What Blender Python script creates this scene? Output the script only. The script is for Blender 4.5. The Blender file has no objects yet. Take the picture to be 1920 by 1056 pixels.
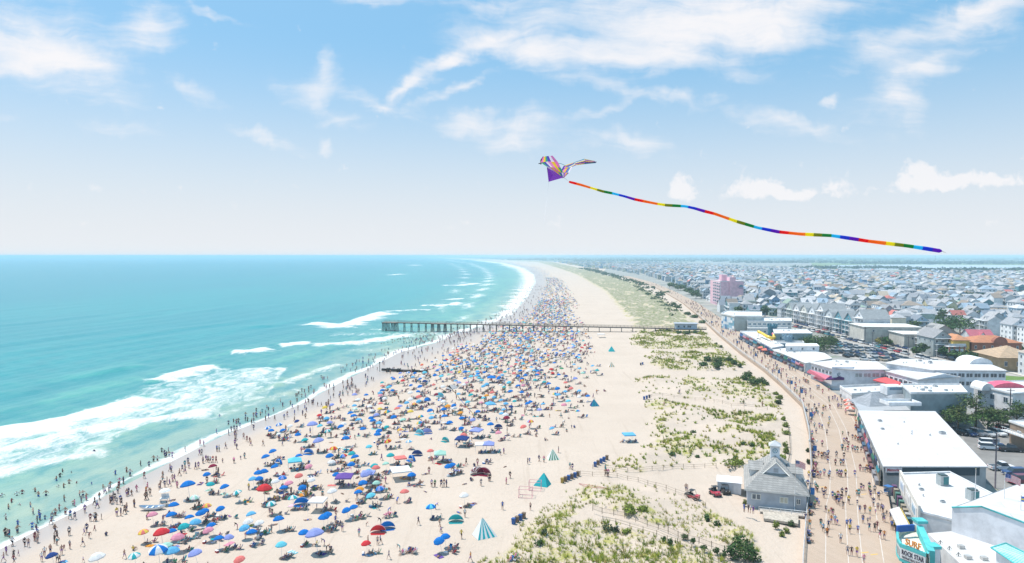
import bpy, bmesh, math, random
import numpy as np
from mathutils import Vector, Matrix
random.seed(11); RNG = np.random.default_rng(5)
R = math.radians
S = bpy.context.scene
COL = S.collection
rnd, uni, pick = random.random, random.uniform, random.choice
HC, PITCH, F = 50.0, R(2.17), 1280.0            # camera height, tilt, focal length in photo pixels

# ------------------------------------------------------------------ survey helpers: where a sight line meets a level
def ray(px, py):
    x = (px-960)/F; u = -(py-528)/F
    return (x, math.cos(PITCH)+math.sin(PITCH)*u, -math.sin(PITCH)+math.cos(PITCH)*u)
def at(px, py, z=0.0):
    d = ray(px, py); t = (z-HC)/d[2]
    return (d[0]*t, d[1]*t)
def at_dist(px, py, Y):
    d = ray(px, py); t = Y/d[1]
    return Vector((d[0]*t, Y, HC+d[2]*t))
def proj(x, y, z):
    dz = z-HC; fw = y*math.cos(PITCH)-dz*math.sin(PITCH); up = y*math.sin(PITCH)+dz*math.cos(PITCH)
    return (960+F*x/fw, 528-F*up/fw)

def curve(pts):
    p = sorted(pts, key=lambda q: q[1]); ys = [q[1] for q in p]; xs = [q[0] for q in p]
    return lambda y: np.interp(y, ys, xs)
def wobble(y, s, a): return a*np.sin(y/s+1.3)+.5*a*np.sin(y/(s*.43)+4.)
_shore = curve([(-92,20),(-90,80),(-88,110),(-85.5,132),(-84.4,150),(-82.2,172),(-80.5,189),(-76.9,203),(-71,230),(-68,266),(-65,291),(-62,318),(-58,353),(-45,385),(-34,438),(-14,509),(0,578),(20,847),(44,1267),(58,1803),(50,2725),(-35,4418),(-353,7537),(-1445,14236),(-4000,26000),(-20000,80000)])
shore_x = lambda y: _shore(y)+wobble(y, 17., .9)+wobble(y, 5.3, .35)
_dune = curve([(-30,60),(-9,100),(-2,112),(3.9,124),(10.8,136),(28.9,166),(40,196),(44,230),(47,259),(60,290),(64,339),(66,381),(77,436),(86,509),(96,610),(125,937),(162,1731),(172,2411),(192,4920),(-100,7537),(-1200,14236),(-3700,26000),(-19000,80000)])
dune_x = lambda y: _dune(y)+wobble(y, 9., 2.2)
strip_x = curve([(20,60),(47,116),(65.6,160),(77,190),(87,217),(98,265),(105,305),(113,381),(134,488),(159,678),(219,1216),(252,2015),(300,4920),(100,7537),(-1000,14236),(-3500,26000),(-18000,80000)])
bwL_x = curve([(22,50),(44.2,102.3),(52,119.3),(65.5,148),(79.3,181),(91.5,213.6),(98.5,248.7),(104,280.5),(111,330.6),(124,410),(145.7,531),(171,684),(201.6,914),(232,1186),(256,1598),(300,2600)])
bwR_x = lambda y: bwL_x(y)+np.interp(y, [50,102,185,245,330,1600], [15,15.2,16.6,14.8,14.6,14])
DECK = 3.2
def base_z(x, y):
    u = x-_shore(y)
    z = np.interp(u, [-40,-9,0,14,45,100,170], [-3.5,-.5,.02,.55,1.15,1.75,2.0])
    ins = np.clip((x-_dune(y))/6, 0, 1)*np.clip((strip_x(y)-x)/5, 0, 1)
    b = (np.sin(x*.31+y*.11)+np.sin(y*.23-x*.17+1.)+np.sin(x*.71+y*.53)*.5+np.sin(y*.91-x*.37)*.4)
    return z+ins*(.55+.33*b)
gz = lambda x, y: float(base_z(np.array(x, float), np.array(y, float)))
def ground(px, py, z0=1.2):
    z = z0
    for _ in range(5):
        x, y = at(px, py, z); z = gz(x, y)
    return Vector((x, y, z))
def ground_up(px, py, dz):
    z = 1.2
    for _ in range(6):
        x, y = at(px, py, z+dz); z = gz(x, y)
    return Vector((x, y, z))
def ZA(zx, zy, ox, oy=680, k=.35608): return (ox+zx*k, oy+zy*k)   # survey sheet coordinates to photo pixels
def vnoise(x, y):
    x = np.asarray(x, float); y = np.asarray(y, float); xi, yi = np.floor(x), np.floor(y); fx, fy = x-xi, y-yi; fx = fx*fx*(3-2*fx); fy = fy*fy*(3-2*fy)
    h = lambda a, b: np.modf(np.abs(np.sin(a*127.1+b*311.7+3.3)*43758.5453))[0]
    return (h(xi, yi)*(1-fx)+h(xi+1, yi)*fx)*(1-fy)+(h(xi, yi+1)*(1-fx)+h(xi+1, yi+1)*fx)*fy
def fbm(x, y): return .5*vnoise(x, y)+.27*vnoise(x*2.1+7, y*2.1)+.15*vnoise(x*4.3, y*4.3+5)+.08*vnoise(x*9.1, y*9.1)
def inpoly(x, y, poly):
    c = False; n = len(poly); j = n-1
    for i in range(n):
        xi, yi = poly[i]; xj, yj = poly[j]
        if (yi > y) != (yj > y) and x < (xj-xi)*(y-yi)/(yj-yi)+xi: c = not c
        j = i
    return c
BARE = [[at(*p, 2) for p in q] for q in (
    [(1010,862),(1110,882),(1200,888),(1335,878),(1400,890),(1505,945),(1505,1100),(1462,1100),(1405,1005),(1352,968),(1290,935),(1200,908),(1090,906),(1030,915)],
    [(1060,985),(1090,952),(1115,948),(1220,983),(1330,1016),(1480,1062),(1390,1068),(1270,1030),(1180,993),(1100,975)],
    [(1150,742),(1240,741),(1440,766),(1470,790),(1440,782),(1240,752),(1150,756)],
    [(1150,692),(1400,697),(1450,706),(1400,711),(1150,706)],
    [(1170,654),(1340,656),(1345,662),(1170,662)])]

# ------------------------------------------------------------------ materials
def new_mat(name):
    m = bpy.data.materials.new(name); m.use_nodes = True
    nt = m.node_tree; b = nt.nodes['Principled BSDF']
    return m, nt, b
def N(nt, t, **k):
    n = nt.nodes.new(t)
    for a, v in k.items():
        if a.startswith('i_'):
            n.inputs[int(a[2:])].default_value = v
        else: setattr(n, a, v)
    return n
def L(nt, a, b): nt.links.new(a, b)
def noise(nt, scale, detail=3, rough=.55, vec=None, dist=0.):
    n = N(nt, 'ShaderNodeTexNoise'); n.inputs['Scale'].default_value = scale; n.inputs['Detail'].default_value = detail
    n.inputs['Roughness'].default_value = rough; n.inputs['Distortion'].default_value = dist
    if vec is not None: L(nt, vec, n.inputs['Vector'])
    return n.outputs['Fac']
def pos(nt, sx=1, sy=1, sz=1, rot=0., obj=False):
    g = N(nt, 'ShaderNodeTexCoord').outputs['Object'] if obj else N(nt, 'ShaderNodeNewGeometry').outputs['Position']
    mp = N(nt, 'ShaderNodeMapping'); mp.inputs['Scale'].default_value = (sx, sy, sz); mp.inputs['Rotation'].default_value = (0, 0, rot)
    L(nt, g, mp.inputs['Vector']); return mp.outputs['Vector']
def ramp(nt, fac, a, b, lo=0., hi=1., smooth=True):
    m = N(nt, 'ShaderNodeMapRange'); m.interpolation_type = 'SMOOTHSTEP' if smooth else 'LINEAR'
    m.inputs['From Min'].default_value = a; m.inputs['From Max'].default_value = b
    m.inputs['To Min'].default_value = lo; m.inputs['To Max'].default_value = hi
    L(nt, fac, m.inputs['Value']); return m.outputs['Result']
def mix(nt, fac, a, b, mode='MIX'):
    m = N(nt, 'ShaderNodeMix'); m.data_type = 'RGBA'; m.blend_type = mode
    for s, v in ((0, fac), (6, a), (7, b)):
        if hasattr(v, 'node'): L(nt, v, m.inputs[s])
        else: m.inputs[s].default_value = v if s == 0 else (*v[:3], 1)
    return m.outputs[2]
def math_(nt, op, a, b=0.):
    m = N(nt, 'ShaderNodeMath', operation=op)
    for i, v in ((0, a), (1, b)):
        if hasattr(v, 'node'): L(nt, v, m.inputs[i])
        else: m.inputs[i].default_value = v
    return m.outputs[0]
def attr(nt, name, out='Fac'):
    return N(nt, 'ShaderNodeAttribute', attribute_name=name).outputs[out]
def bump(nt, b, h, strength=.3, dist=.1):
    n = N(nt, 'ShaderNodeBump'); n.inputs['Strength'].default_value = strength; n.inputs['Distance'].default_value = dist
    L(nt, h, n.inputs['Height']); L(nt, n.outputs[0], b.inputs['Normal'])
def tone(name, rough=.7, scale=3., amt=.25, spec=.3, metal=0., trans=0.):
    """painted / woven surface: own colour (attribute 'col') with weathering"""
    m, nt, b = new_mat(name)
    n = noise(nt, scale, 4, .6, pos(nt)); v = ramp(nt, n, .3, .7, 1-amt, 1+amt*.4)
    c = mix(nt, 1., attr(nt, 'col', 'Color'), (1, 1, 1), 'MULTIPLY')
    mm = N(nt, 'ShaderNodeVectorMath', operation='SCALE'); L(nt, c, mm.inputs[0]); L(nt, v, mm.inputs[3])
    L(nt, mm.outputs[0], b.inputs['Base Color'])
    b.inputs['Roughness'].default_value = rough; b.inputs['Specular IOR Level'].default_value = spec; b.inputs['Metallic'].default_value = metal
    if trans:
        t = N(nt, 'ShaderNodeBsdfTranslucent'); L(nt, mm.outputs[0], t.inputs[0])
        s = N(nt, 'ShaderNodeMixShader'); s.inputs[0].default_value = trans
        L(nt, b.outputs[0], s.inputs[1]); L(nt, t.outputs[0], s.inputs[2]); L(nt, s.outputs[0], nt.nodes['Material Output'].inputs[0])
    return m
M = {}
M['cloth'] = tone('woven_cloth', .9, 6., .12, .1, trans=.25)
M['kite'] = tone('kite_nylon', .6, 6., .03, .2, trans=.62)
M['figure'] = tone('figure', .8, 8., .1, .15)
M['paint'] = tone('weathered_paint', .6, .8, .16, .3)
M['wall'] = tone('siding', .75, .45, .2, .25)
M['gloss'] = tone('car_paint', .22, 1.5, .05, .6)
M['metal'] = tone('dull_metal', .4, 3., .15, .5, .4)
M['wood'] = tone('weathered_wood', .85, 2.2, .3, .15)
M['glass'] = tone('dark_glass', .08, .6, .3, .8)
M['leaf'] = tone('leaf', .65, .7, .45, .2, trans=.2)
M['grass'] = tone('beach_grass', .75, .3, .35, .1, trans=.25)

def roof_mat(name, streak=(.6, .06)):
    m, nt, b = new_mat(name)
    c = attr(nt, 'col', 'Color')
    a = noise(nt, .25, 5, .62, pos(nt)); f = ramp(nt, a, .35, .75, 0, .24)
    w = noise(nt, 1.6, 4, .6, pos(nt, streak[0], streak[1], 1)); g = ramp(nt, w, .45, .8, 0, .2)
    c1 = mix(nt, f, c, (.42, .41, .40)); c2 = mix(nt, g, c1, (.36, .35, .33))
    br = N(nt, 'ShaderNodeTexBrick'); L(nt, pos(nt, 1, 1, 1, R(20)), br.inputs['Vector']); br.inputs['Scale'].default_value = 1.; br.inputs['Brick Width'].default_value = 9.; br.inputs['Row Height'].default_value = 2.1; br.inputs['Mortar Size'].default_value = .05
    br.inputs['Color1'].default_value = (1, 1, 1, 1); br.inputs['Color2'].default_value = (.90, .90, .89, 1); br.inputs['Mortar'].default_value = (.72, .71, .70, 1); c2 = mix(nt, 1., c2, br.outputs[0], 'MULTIPLY')
    L(nt, c2, b.inputs['Base Color']); b.inputs['Roughness'].default_value = .75; b.inputs['Specular IOR Level'].default_value = .25
    bump(nt, b, noise(nt, 5, 3, .6, pos(nt)), .15, .05); return m
M['membrane'] = roof_mat('roof_membrane')
def shingle():
    m, nt, b = new_mat('shingles')
    br = N(nt, 'ShaderNodeTexBrick'); br.inputs['Scale'].default_value = 1.0
    br.inputs['Color1'].default_value = (.85,)*3+(1,); br.inputs['Color2'].default_value = (1.1,)*3+(1,); br.inputs['Mortar'].default_value = (.6,)*3+(1,)
    br.inputs['Mortar Size'].default_value = .03; br.inputs['Brick Width'].default_value = .9; br.inputs['Row Height'].default_value = .3
    mp = N(nt, 'ShaderNodeTexCoord'); cx = N(nt, 'ShaderNodeSeparateXYZ'); L(nt, mp.outputs['Object'], cx.inputs[0])
    cb = N(nt, 'ShaderNodeCombineXYZ'); L(nt, math_(nt, 'ADD', cx.outputs[0], cx.outputs[1]), cb.inputs[0]); L(nt, cx.outputs[2], cb.inputs[1])
    L(nt, cb.outputs[0], br.inputs['Vector'])
    c = mix(nt, 1., attr(nt, 'col', 'Color'), br.outputs[0], 'MULTIPLY')
    c = mix(nt, ramp(nt, noise(nt, .9, 4, .6, pos(nt)), .4, .75, 0, .3), c, (.2, .2, .2))
    L(nt, c, b.inputs['Base Color']); b.inputs['Roughness'].default_value = .9; b.inputs['Specular IOR Level'].default_value = .15
    return m
M['shingle'] = shingle()

def sand_mat():
    m, nt, b = new_mat('beach_sand')
    p = pos(nt)
    c = mix(nt, ramp(nt, noise(nt, .05, 4, .6, p), .3, .7), (.505, .415, .340), (.545, .45, .372))
    c = mix(nt, ramp(nt, noise(nt, .55, 4, .65, p), .5, .75, 0, .45), c, (.465, .375, .30))
    c = mix(nt, ramp(nt, noise(nt, 2.2, 3, .7, p), .55, .8, 0, .4), c, (.42, .34, .27))
    # tyre and foot tracks running along the beach
    tr = noise(nt, 1., 3, .5, pos(nt, .9, .03, 1, R(-12))); c = mix(nt, ramp(nt, tr, .58, .72, 0, .38), c, (.43, .345, .275))
    veg = attr(nt, 'veg'); vn = noise(nt, .35, 5, .68, p); vf = noise(nt, 2.6, 4, .7, p)
    v = math_(nt, 'MULTIPLY', ramp(nt, veg, .05, .5), ramp(nt, math_(nt, 'ADD', math_(nt, 'MULTIPLY', vn, .6), math_(nt, 'MULTIPLY', vf, .4)), .47, .60))
    gcol = mix(nt, ramp(nt, noise(nt, .12, 4, .6, p), .35, .65), (.34, .335, .06), (.43, .37, .13))
    gcol = mix(nt, ramp(nt, noise(nt, .9, 4, .7, p), .5, .7), gcol, (.22, .27, .045))
    gcol = mix(nt, ramp(nt, veg, .86, 1.), gcol, (.135, .17, .055))
    v = math_(nt, 'MAXIMUM', v, math_(nt, 'MULTIPLY', ramp(nt, veg, .88, 1., 0, .8), ramp(nt, vn, .36, .52)))
    c = mix(nt, math_(nt, 'MULTIPLY', v, .92), c, gcol)
    wet = attr(nt, 'wet'); wn = math_(nt, 'ADD', wet, math_(nt, 'MULTIPLY', math_(nt, 'SUBTRACT', noise(nt, .12, 4, .6, p), .5), .5))
    w = ramp(nt, wn, .15, .8)
    c = mix(nt, w, c, (.42, .355, .31))
    L(nt, c, b.inputs['Base Color'])
    L(nt, ramp(nt, wn, .3, .95, .9, .3), b.inputs['Roughness']); L(nt, ramp(nt, wn, .4, .8, .1, .5), b.inputs['Specular IOR Level'])
    h = math_(nt, 'ADD', noise(nt, 1.1, 4, .7, p), math_(nt, 'MULTIPLY', noise(nt, 3.5, 3, .6, p), .5))
    h = math_(nt, 'MULTIPLY', h, ramp(nt, wn, .3, .6, 1, .05))
    bump(nt, b, h, .85, .25); return m
M['sand'] = sand_mat()

def sea_mat():
    m, nt, b = new_mat('sea_water')
    p = pos(nt)
    off = attr(nt, 'off')                                    # metres offshore / 1000
    c = mix(nt, ramp(nt, off, .0, .05), (.36, .42, .31), (.11, .35, .285))
    c = mix(nt, ramp(nt, off, .04, .16), c, (.012, .265, .275))
    c = mix(nt, ramp(nt, off, .15, .9), c, (.006, .21, .255))
    pa = noise(nt, 1., 4, .6, pos(nt, .006, .0016, 1, R(8))); c = mix(nt, ramp(nt, pa, .4, .65, 0, .5), c, (.008, .185, .235))
    rp = noise(nt, 1., 4, .65, pos(nt, .10, .05, 1, R(10))); c = mix(nt, ramp(nt, rp, .42, .66, 0, .6), c, (.015, .21, .235))
    foam = attr(nt, 'foam')
    fn = noise(nt, 1., 6, .7, pos(nt, .22, .10, 1, R(-8)), 1.2); fs = noise(nt, 1.3, 5, .75, p, .6)
    t = math_(nt, 'ADD', math_(nt, 'MULTIPLY', fn, .65), math_(nt, 'MULTIPLY', fs, .35))
    t = math_(nt, 'ADD', math_(nt, 'MULTIPLY', math_(nt, 'SUBTRACT', t, .5), 1.5), .5)
    lo = math_(nt, 'SUBTRACT', .90, math_(nt, 'MULTIPLY', foam, .62))
    f = ramp(nt, math_(nt, 'SUBTRACT', t, lo), -.20, .22)
    f = math_(nt, 'MULTIPLY', f, ramp(nt, foam, .02, .2))
    c = mix(nt, math_(nt, 'MULTIPLY', f, .9), c, (.70, .675, .66))
    L(nt, c, b.inputs['Base Color'])
    L(nt, ramp(nt, f, 0, .6, .28, .9), b.inputs['Roughness']); L(nt, ramp(nt, f, 0, .6, .2, .1), b.inputs['Specular IOR Level'])
    w1 = noise(nt, 1., 4, .6, pos(nt, .55, .30, 1, R(12)), .3); w2 = noise(nt, 1.8, 3, .6, p)
    h = math_(nt, 'ADD', w1, math_(nt, 'MULTIPLY', w2, .3)); h = math_(nt, 'ADD', h, math_(nt, 'MULTIPLY', f, .4))
    bump(nt, b, h, .55, .5); return m
M['sea'] = sea_mat()

def plain(name, ca, cb, scale, rough=.85, fine=3., ca2=None, spec=.2):
    m, nt, b = new_mat(name); p = pos(nt)
    c = mix(nt, ramp(nt, noise(nt, scale, 5, .62, p), .35, .65), ca, cb)
    if ca2: c = mix(nt, ramp(nt, noise(nt, scale*5, 5, .7, p), .52, .68), c, ca2)
    c = mix(nt, ramp(nt, noise(nt, fine, 3, .6, p), .4, .8, 0, .3), c, tuple(v*.6 for v in cb))
    L(nt, c, b.inputs['Base Color']); b.inputs['Roughness'].default_value = rough; b.inputs['Specular IOR Level'].default_value = spec
    bump(nt, b, noise(nt, fine, 3, .6, p), .2, .05); return m
M['asphalt'] = plain('asphalt', (.20, .19, .18), (.27, .255, .24), .15)
M['street'] = plain('old_street', (.33, .31, .29), (.42, .39, .36), .12)
M['town'] = plain('town_ground', (.24, .24, .23), (.38, .36, .33), .03, ca2=(.15, .19, .10))
M['marsh'] = plain('marsh_grass', (.16, .22, .09), (.22, .27, .10), .004, fine=.03, ca2=(.12, .18, .08))
M['bay'] = plain('bay_water', (.42, .50, .55), (.48, .55, .60), .003, .3, .01, spec=.5)
M['wood_far'] = plain('far_woods', (.04, .09, .05), (.06, .12, .06), .003, fine=.02, ca2=(.03, .07, .04))
M['lawn'] = plain('lawn', (.10, .18, .04), (.14, .22, .06), .4)
M['concrete'] = plain('pale_concrete', (.48, .45, .41), (.56, .52, .47), .2)
def deck_mat():
    m, nt, b = new_mat('deck_boards')
    br = N(nt, 'ShaderNodeTexBrick'); L(nt, pos(nt, 1, 1, 1, R(64)), br.inputs['Vector']); br.inputs['Scale'].default_value = 1.
    br.inputs['Brick Width'].default_value = 4.; br.inputs['Row Height'].default_value = .16; br.inputs['Mortar Size'].default_value = .006
    br.inputs['Color1'].default_value = (.41, .312, .237, 1); br.inputs['Color2'].default_value = (.46, .352, .274, 1); br.inputs['Mortar'].default_value = (.25, .18, .12, 1)
    c = mix(nt, ramp(nt, noise(nt, .12, 5, .65, pos(nt)), .38, .7, 0, .55), br.outputs[0], (.48, .375, .295))
    c = mix(nt, ramp(nt, noise(nt, 1., 4, .6, pos(nt, .5, .06, 1, R(-20))), .5, .75, 0, .35), c, (.44, .32, .22))
    L(nt, c, b.inputs['Base Color']); b.inputs['Roughness'].default_value = .8; b.inputs['Specular IOR Level'].default_value = .2
    bump(nt, b, br.outputs['Fac'], .3, .02); return m
M['deck'] = deck_mat()

# ------------------------------------------------------------------ mesh builder
def V(*a): return Vector(a)
class MB:
    def __init__(s): s.v = []; s.f = []; s.c = []; s.m = []; s.sm = []
    def face(s, pts, col=(.8, .8, .8), mi=0, sm=False):
        n = len(s.v); s.v += [tuple(p) for p in pts]; s.f.append(tuple(range(n, n+len(pts)))); s.c.append(col); s.m.append(mi); s.sm.append(sm)
    def raw(s, vs, fs, col, mi=0, sm=False):
        n = len(s.v); s.v += [tuple(p) for p in vs]
        for f in fs: s.f.append(tuple(i+n for i in f)); s.c.append(col); s.m.append(mi); s.sm.append(sm)
    def box(s, c, d, col=(.8, .8, .8), rz=0., mi=0, top=None):
        hx, hy, hz = d[0]/2, d[1]/2, d[2]/2; co, si = math.cos(rz), math.sin(rz)
        vs = [(c[0]+x*hx*co-y*hy*si, c[1]+x*hx*si+y*hy*co, c[2]+z*hz) for z in (-1, 1) for x, y in ((-1,-1),(1,-1),(1,1),(-1,1))]
        s.raw(vs, [(3,2,1,0),(0,1,5,4),(1,2,6,5),(2,3,7,6),(3,0,4,7)], col, mi); s.raw([vs[i] for i in (4,5,6,7)], [(0,1,2,3)], top or col, mi)
    def prism(s, poly, z0, z1, col, top=None, mi=0, mt=None, bottom=False):
        n = len(poly)
        if sum(poly[i][0]*poly[(i+1)%n][1]-poly[(i+1)%n][0]*poly[i][1] for i in range(n)) < 0: poly = poly[::-1]
        vs = [(p[0], p[1], z0) for p in poly]+[(p[0], p[1], z1) for p in poly]
        s.raw(vs, [(i, (i+1)%n, (i+1)%n+n, i+n) for i in range(n)], col, mi)
        s.raw(vs[n:], [tuple(range(n))], top or col, mi if mt is None else mt)
        if bottom: s.raw(vs[:n], [tuple(range(n))[::-1]], col, mi)
    def tube(s, pts, rad, col=(.8, .8, .8), n=8, mi=0, caps=True, cols=None, sm=True):
        pts = [Vector(p) for p in pts]; rings = []; up = Vector((.13, .21, .97))
        base = len(s.v)
        for i, p in enumerate(pts):
            t = (pts[min(i+1, len(pts)-1)]-pts[max(i-1, 0)]).normalized()
            a = t.cross(up)
            if a.length < .05: a = t.cross(Vector((1, .1, 0)))
            a.normalize(); b2 = t.cross(a); r = rad[i] if isinstance(rad, (list, tuple)) else rad
            for k in range(n):
                g = 2*math.pi*k/n; s.v.append(tuple(p+a*(math.cos(g)*r)+b2*(math.sin(g)*r)))
        for i in range(len(pts)-1):
            for k in range(n):
                s.f.append((base+i*n+k, base+i*n+(k+1)%n, base+(i+1)*n+(k+1)%n, base+(i+1)*n+k)); s.c.append(cols[i] if cols else col); s.m.append(mi); s.sm.append(sm)
        if caps:
            for j, o in ((0, -1), (len(pts)-1, 1)):
                s.f.append(tuple(base+j*n+k for k in range(n))[::-o]); s.c.append(col if not cols else cols[0 if j == 0 else -1]); s.m.append(mi); s.sm.append(False)
    def cyl(s, c, r, h, col=(.8, .8, .8), n=12, r2=None, mi=0): s.tube([c, (c[0], c[1], c[2]+h)], [r, r if r2 is None else r2], col, n, mi)
    def lathe(s, c, prof, col, n=12, mi=0, cols=None, sm=True, sx=1.):
        base = len(s.v)
        for r, z in prof:
            for k in range(n):
                g = 2*math.pi*k/n; s.v.append((c[0]+math.cos(g)*r*sx, c[1]+math.sin(g)*r, c[2]+z))
        for i in range(len(prof)-1):
            for k in range(n):
                s.f.append((base+i*n+k, base+i*n+(k+1)%n, base+(i+1)*n+(k+1)%n, base+(i+1)*n+k)); s.c.append(cols[k % len(cols)] if cols else col); s.m.append(mi); s.sm.append(sm)
    def build(s, name, mats, parent=None, loc=None, rz=0.):
        me = bpy.data.meshes.new(name); me.from_pydata(s.v, [], s.f)
        for m in (mats if isinstance(mats, (list, tuple)) else [mats]): me.materials.append(M[m])
        if s.f:
            me.polygons.foreach_set('material_index', s.m); me.polygons.foreach_set('use_smooth', s.sm)
            ca = me.color_attributes.new('col', 'FLOAT_COLOR', 'CORNER')
            cc = np.repeat(np.array([(*c[:3], 1.) for c in s.c], np.float32), [len(f) for f in s.f], axis=0)
            ca.data.foreach_set('color', cc.ravel())
        o = bpy.data.objects.new(name, me); COL.objects.link(o)
        if parent is not None: o.parent = parent
        if loc is not None: o.location = loc
        o.rotation_euler.z = rz
        return o
def empty(name, loc=(0, 0, 0), rz=0.):
    o = bpy.data.objects.new(name, None); COL.objects.link(o); o.location = loc; o.rotation_euler.z = rz; o.empty_display_size = .3; return o
def tag(o, label=None, cat=None, group=None, kind=None):
    if label: o['label'] = label
    if cat: o['category'] = cat
    if group: o['group'] = group
    if kind: o['kind'] = kind
    return o
def copy_tree(o, parent=None):
    c = o.copy(); COL.objects.link(c); c.parent = parent
    for ch in o.children: copy_tree(ch, c)
    return c
def np_mesh(name, vs, quads, mats, attrs=None, smooth=True, cols=None, loops=4):
    me = bpy.data.meshes.new(name); nv, nf = len(vs), len(quads)
    me.vertices.add(nv); me.vertices.foreach_set('co', np.asarray(vs, np.float32).ravel())
    me.loops.add(nf*loops); me.loops.foreach_set('vertex_index', np.asarray(quads, np.int32).ravel())
    me.polygons.add(nf); me.polygons.foreach_set('loop_start', np.arange(0, nf*loops, loops, dtype=np.int32)); me.polygons.foreach_set('loop_total', np.full(nf, loops, np.int32))
    me.update(calc_edges=True); me.polygons.foreach_set('use_smooth', [smooth]*nf)
    for m in mats: me.materials.append(M[m])
    for k, a in (attrs or {}).items():
        t = me.attributes.new(k, 'FLOAT', 'POINT'); t.data.foreach_set('value', np.asarray(a, np.float32).ravel())
    if cols is not None:
        ca = me.color_attributes.new('col', 'FLOAT_COLOR', 'CORNER'); cc = np.ones((nf, 4), np.float32); cc[:, :3] = cols
        ca.data.foreach_set('color', np.repeat(cc, loops, axis=0).ravel())
    me.validate(); o = bpy.data.objects.new(name, me); COL.objects.link(o); return o
def grid_quads(r, c):
    i = np.arange(r-1)[:, None]*c+np.arange(c-1)[None, :]
    return np.stack([i, i+1, i+c+1, i+c], -1).reshape(-1, 4)

# ------------------------------------------------------------------ labels that single things out
LM = {'beach': [], 'town': [], 'walk': []}
PENDING = []
def want(o, descr, cat, group, x, y, zone): tag(o, None, cat, group); PENDING.append((o, descr, x, y, zone))
ORD = ['nearest','second','third','fourth','fifth','sixth','seventh','eighth','ninth','tenth','eleventh','twelfth']
def ordinal(i): return ORD[i] if i < len(ORD) else '%d%s' % (i+1, {1:'st',2:'nd',3:'rd'}.get((i+1) % 10 if (i+1) % 100 not in (11,12,13) else 0, 'th'))
DIRS = {'beach': ('inland of','beyond','seaward of','before'), 'town': ('inland of','beyond','seaward of','before'), 'walk': ('inland of','beyond','seaward of','before')}
def finish_labels():
    buckets = {}
    for o, d, x, y, zone in PENDING:
        lm = min(LM[zone], key=lambda q: (q[1]-x)**2+((q[2]-y)*.8)**2)
        a = math.atan2(y-lm[2], x-lm[1]); k = int(((a+math.pi/4) % (2*math.pi))//(math.pi/2)) % 4
        buckets.setdefault((d, DIRS[zone][k], lm[0]), []).append((math.hypot(x-lm[1], y-lm[2]), o))
    for (d, w, l), v in buckets.items():
        v.sort(key=lambda q: q[0])
        for i, (_, o) in enumerate(v):
            o['label'] = f'{d} {w} the {l}' if len(v) == 1 else f'{d}, {ordinal(i)} {w} the {l}'

# ------------------------------------------------------------------ camera, light, sky
cam = bpy.data.cameras.new('camera'); co = bpy.data.objects.new('camera', cam); COL.objects.link(co); S.camera = co
co.location = (0, 0, HC); co.rotation_euler = (math.pi/2-PITCH, 0, 0); cam.sensor_width = 36; cam.lens = 36*F/1920; cam.clip_start = .5; cam.clip_end = 200000
EL, AZ = R(66), R(-58)                                             # sun up, and round from the way we look (towards the sea)
sd = Vector((math.sin(AZ)*math.cos(EL), math.cos(AZ)*math.cos(EL), math.sin(EL)))
sl = bpy.data.lights.new('sun', 'SUN'); sl.energy = 4.6; sl.angle = R(.53); sl.color = (1, .955, .89)
so = bpy.data.objects.new('sun', sl); COL.objects.link(so); so.rotation_euler = sd.to_track_quat('Z', 'Y').to_euler(); so.location = (0, 0, 300)
W = bpy.data.worlds.new('World'); S.world = W; W.use_nodes = True; wt = W.node_tree; bg = wt.nodes['Background']
sky = N(wt, 'ShaderNodeTexSky', sky_type='NISHITA'); sky.sun_disc = False; sky.sun_elevation = EL; sky.sun_rotation = AZ
sky.altitude = 0; sky.air_density = 1.0; sky.dust_density = 2.2; sky.ozone_density = 2.2
SKY_STR = .12
bg.inputs[1].default_value = SKY_STR
dirn = N(wt, 'ShaderNodeTexCoord').outputs['Generated']
sx = N(wt, 'ShaderNodeSeparateXYZ'); L(wt, dirn, sx.inputs[0])
yy = math_(wt, 'MAXIMUM', sx.outputs[1], .04)
cb = N(wt, 'ShaderNodeCombineXYZ'); L(wt, math_(wt, 'DIVIDE', sx.outputs[0], yy), cb.inputs[0]); L(wt, math_(wt, 'DIVIDE', sx.outputs[2], yy), cb.inputs[1])
P0 = cb.outputs[0]                                                 # a compass-and-height chart of the northern sky
def sxy(px, py):
    d = ray(px, py); return d[0]/d[1], d[2]/d[1]
def warp(vec, scale, amp, detail=4):
    n = N(wt, 'ShaderNodeTexNoise'); n.inputs['Scale'].default_value = scale; n.inputs['Detail'].default_value = detail; n.inputs['Roughness'].default_value = .6
    L(wt, vec, n.inputs['Vector'])
    s1 = N(wt, 'ShaderNodeVectorMath', operation='SUBTRACT'); L(wt, n.outputs['Color'], s1.inputs[0]); s1.inputs[1].default_value = (.5, .5, .5)
    s2 = N(wt, 'ShaderNodeVectorMath', operation='SCALE'); L(wt, s1.outputs[0], s2.inputs[0]); s2.inputs[3].default_value = amp
    s3 = N(wt, 'ShaderNodeVectorMath', operation='ADD'); L(wt, vec, s3.inputs[0]); L(wt, s2.outputs[0], s3.inputs[1]); return s3.outputs[0]
PW = warp(warp(P0, 4.5, .10), 17, .05, 6)
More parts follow.
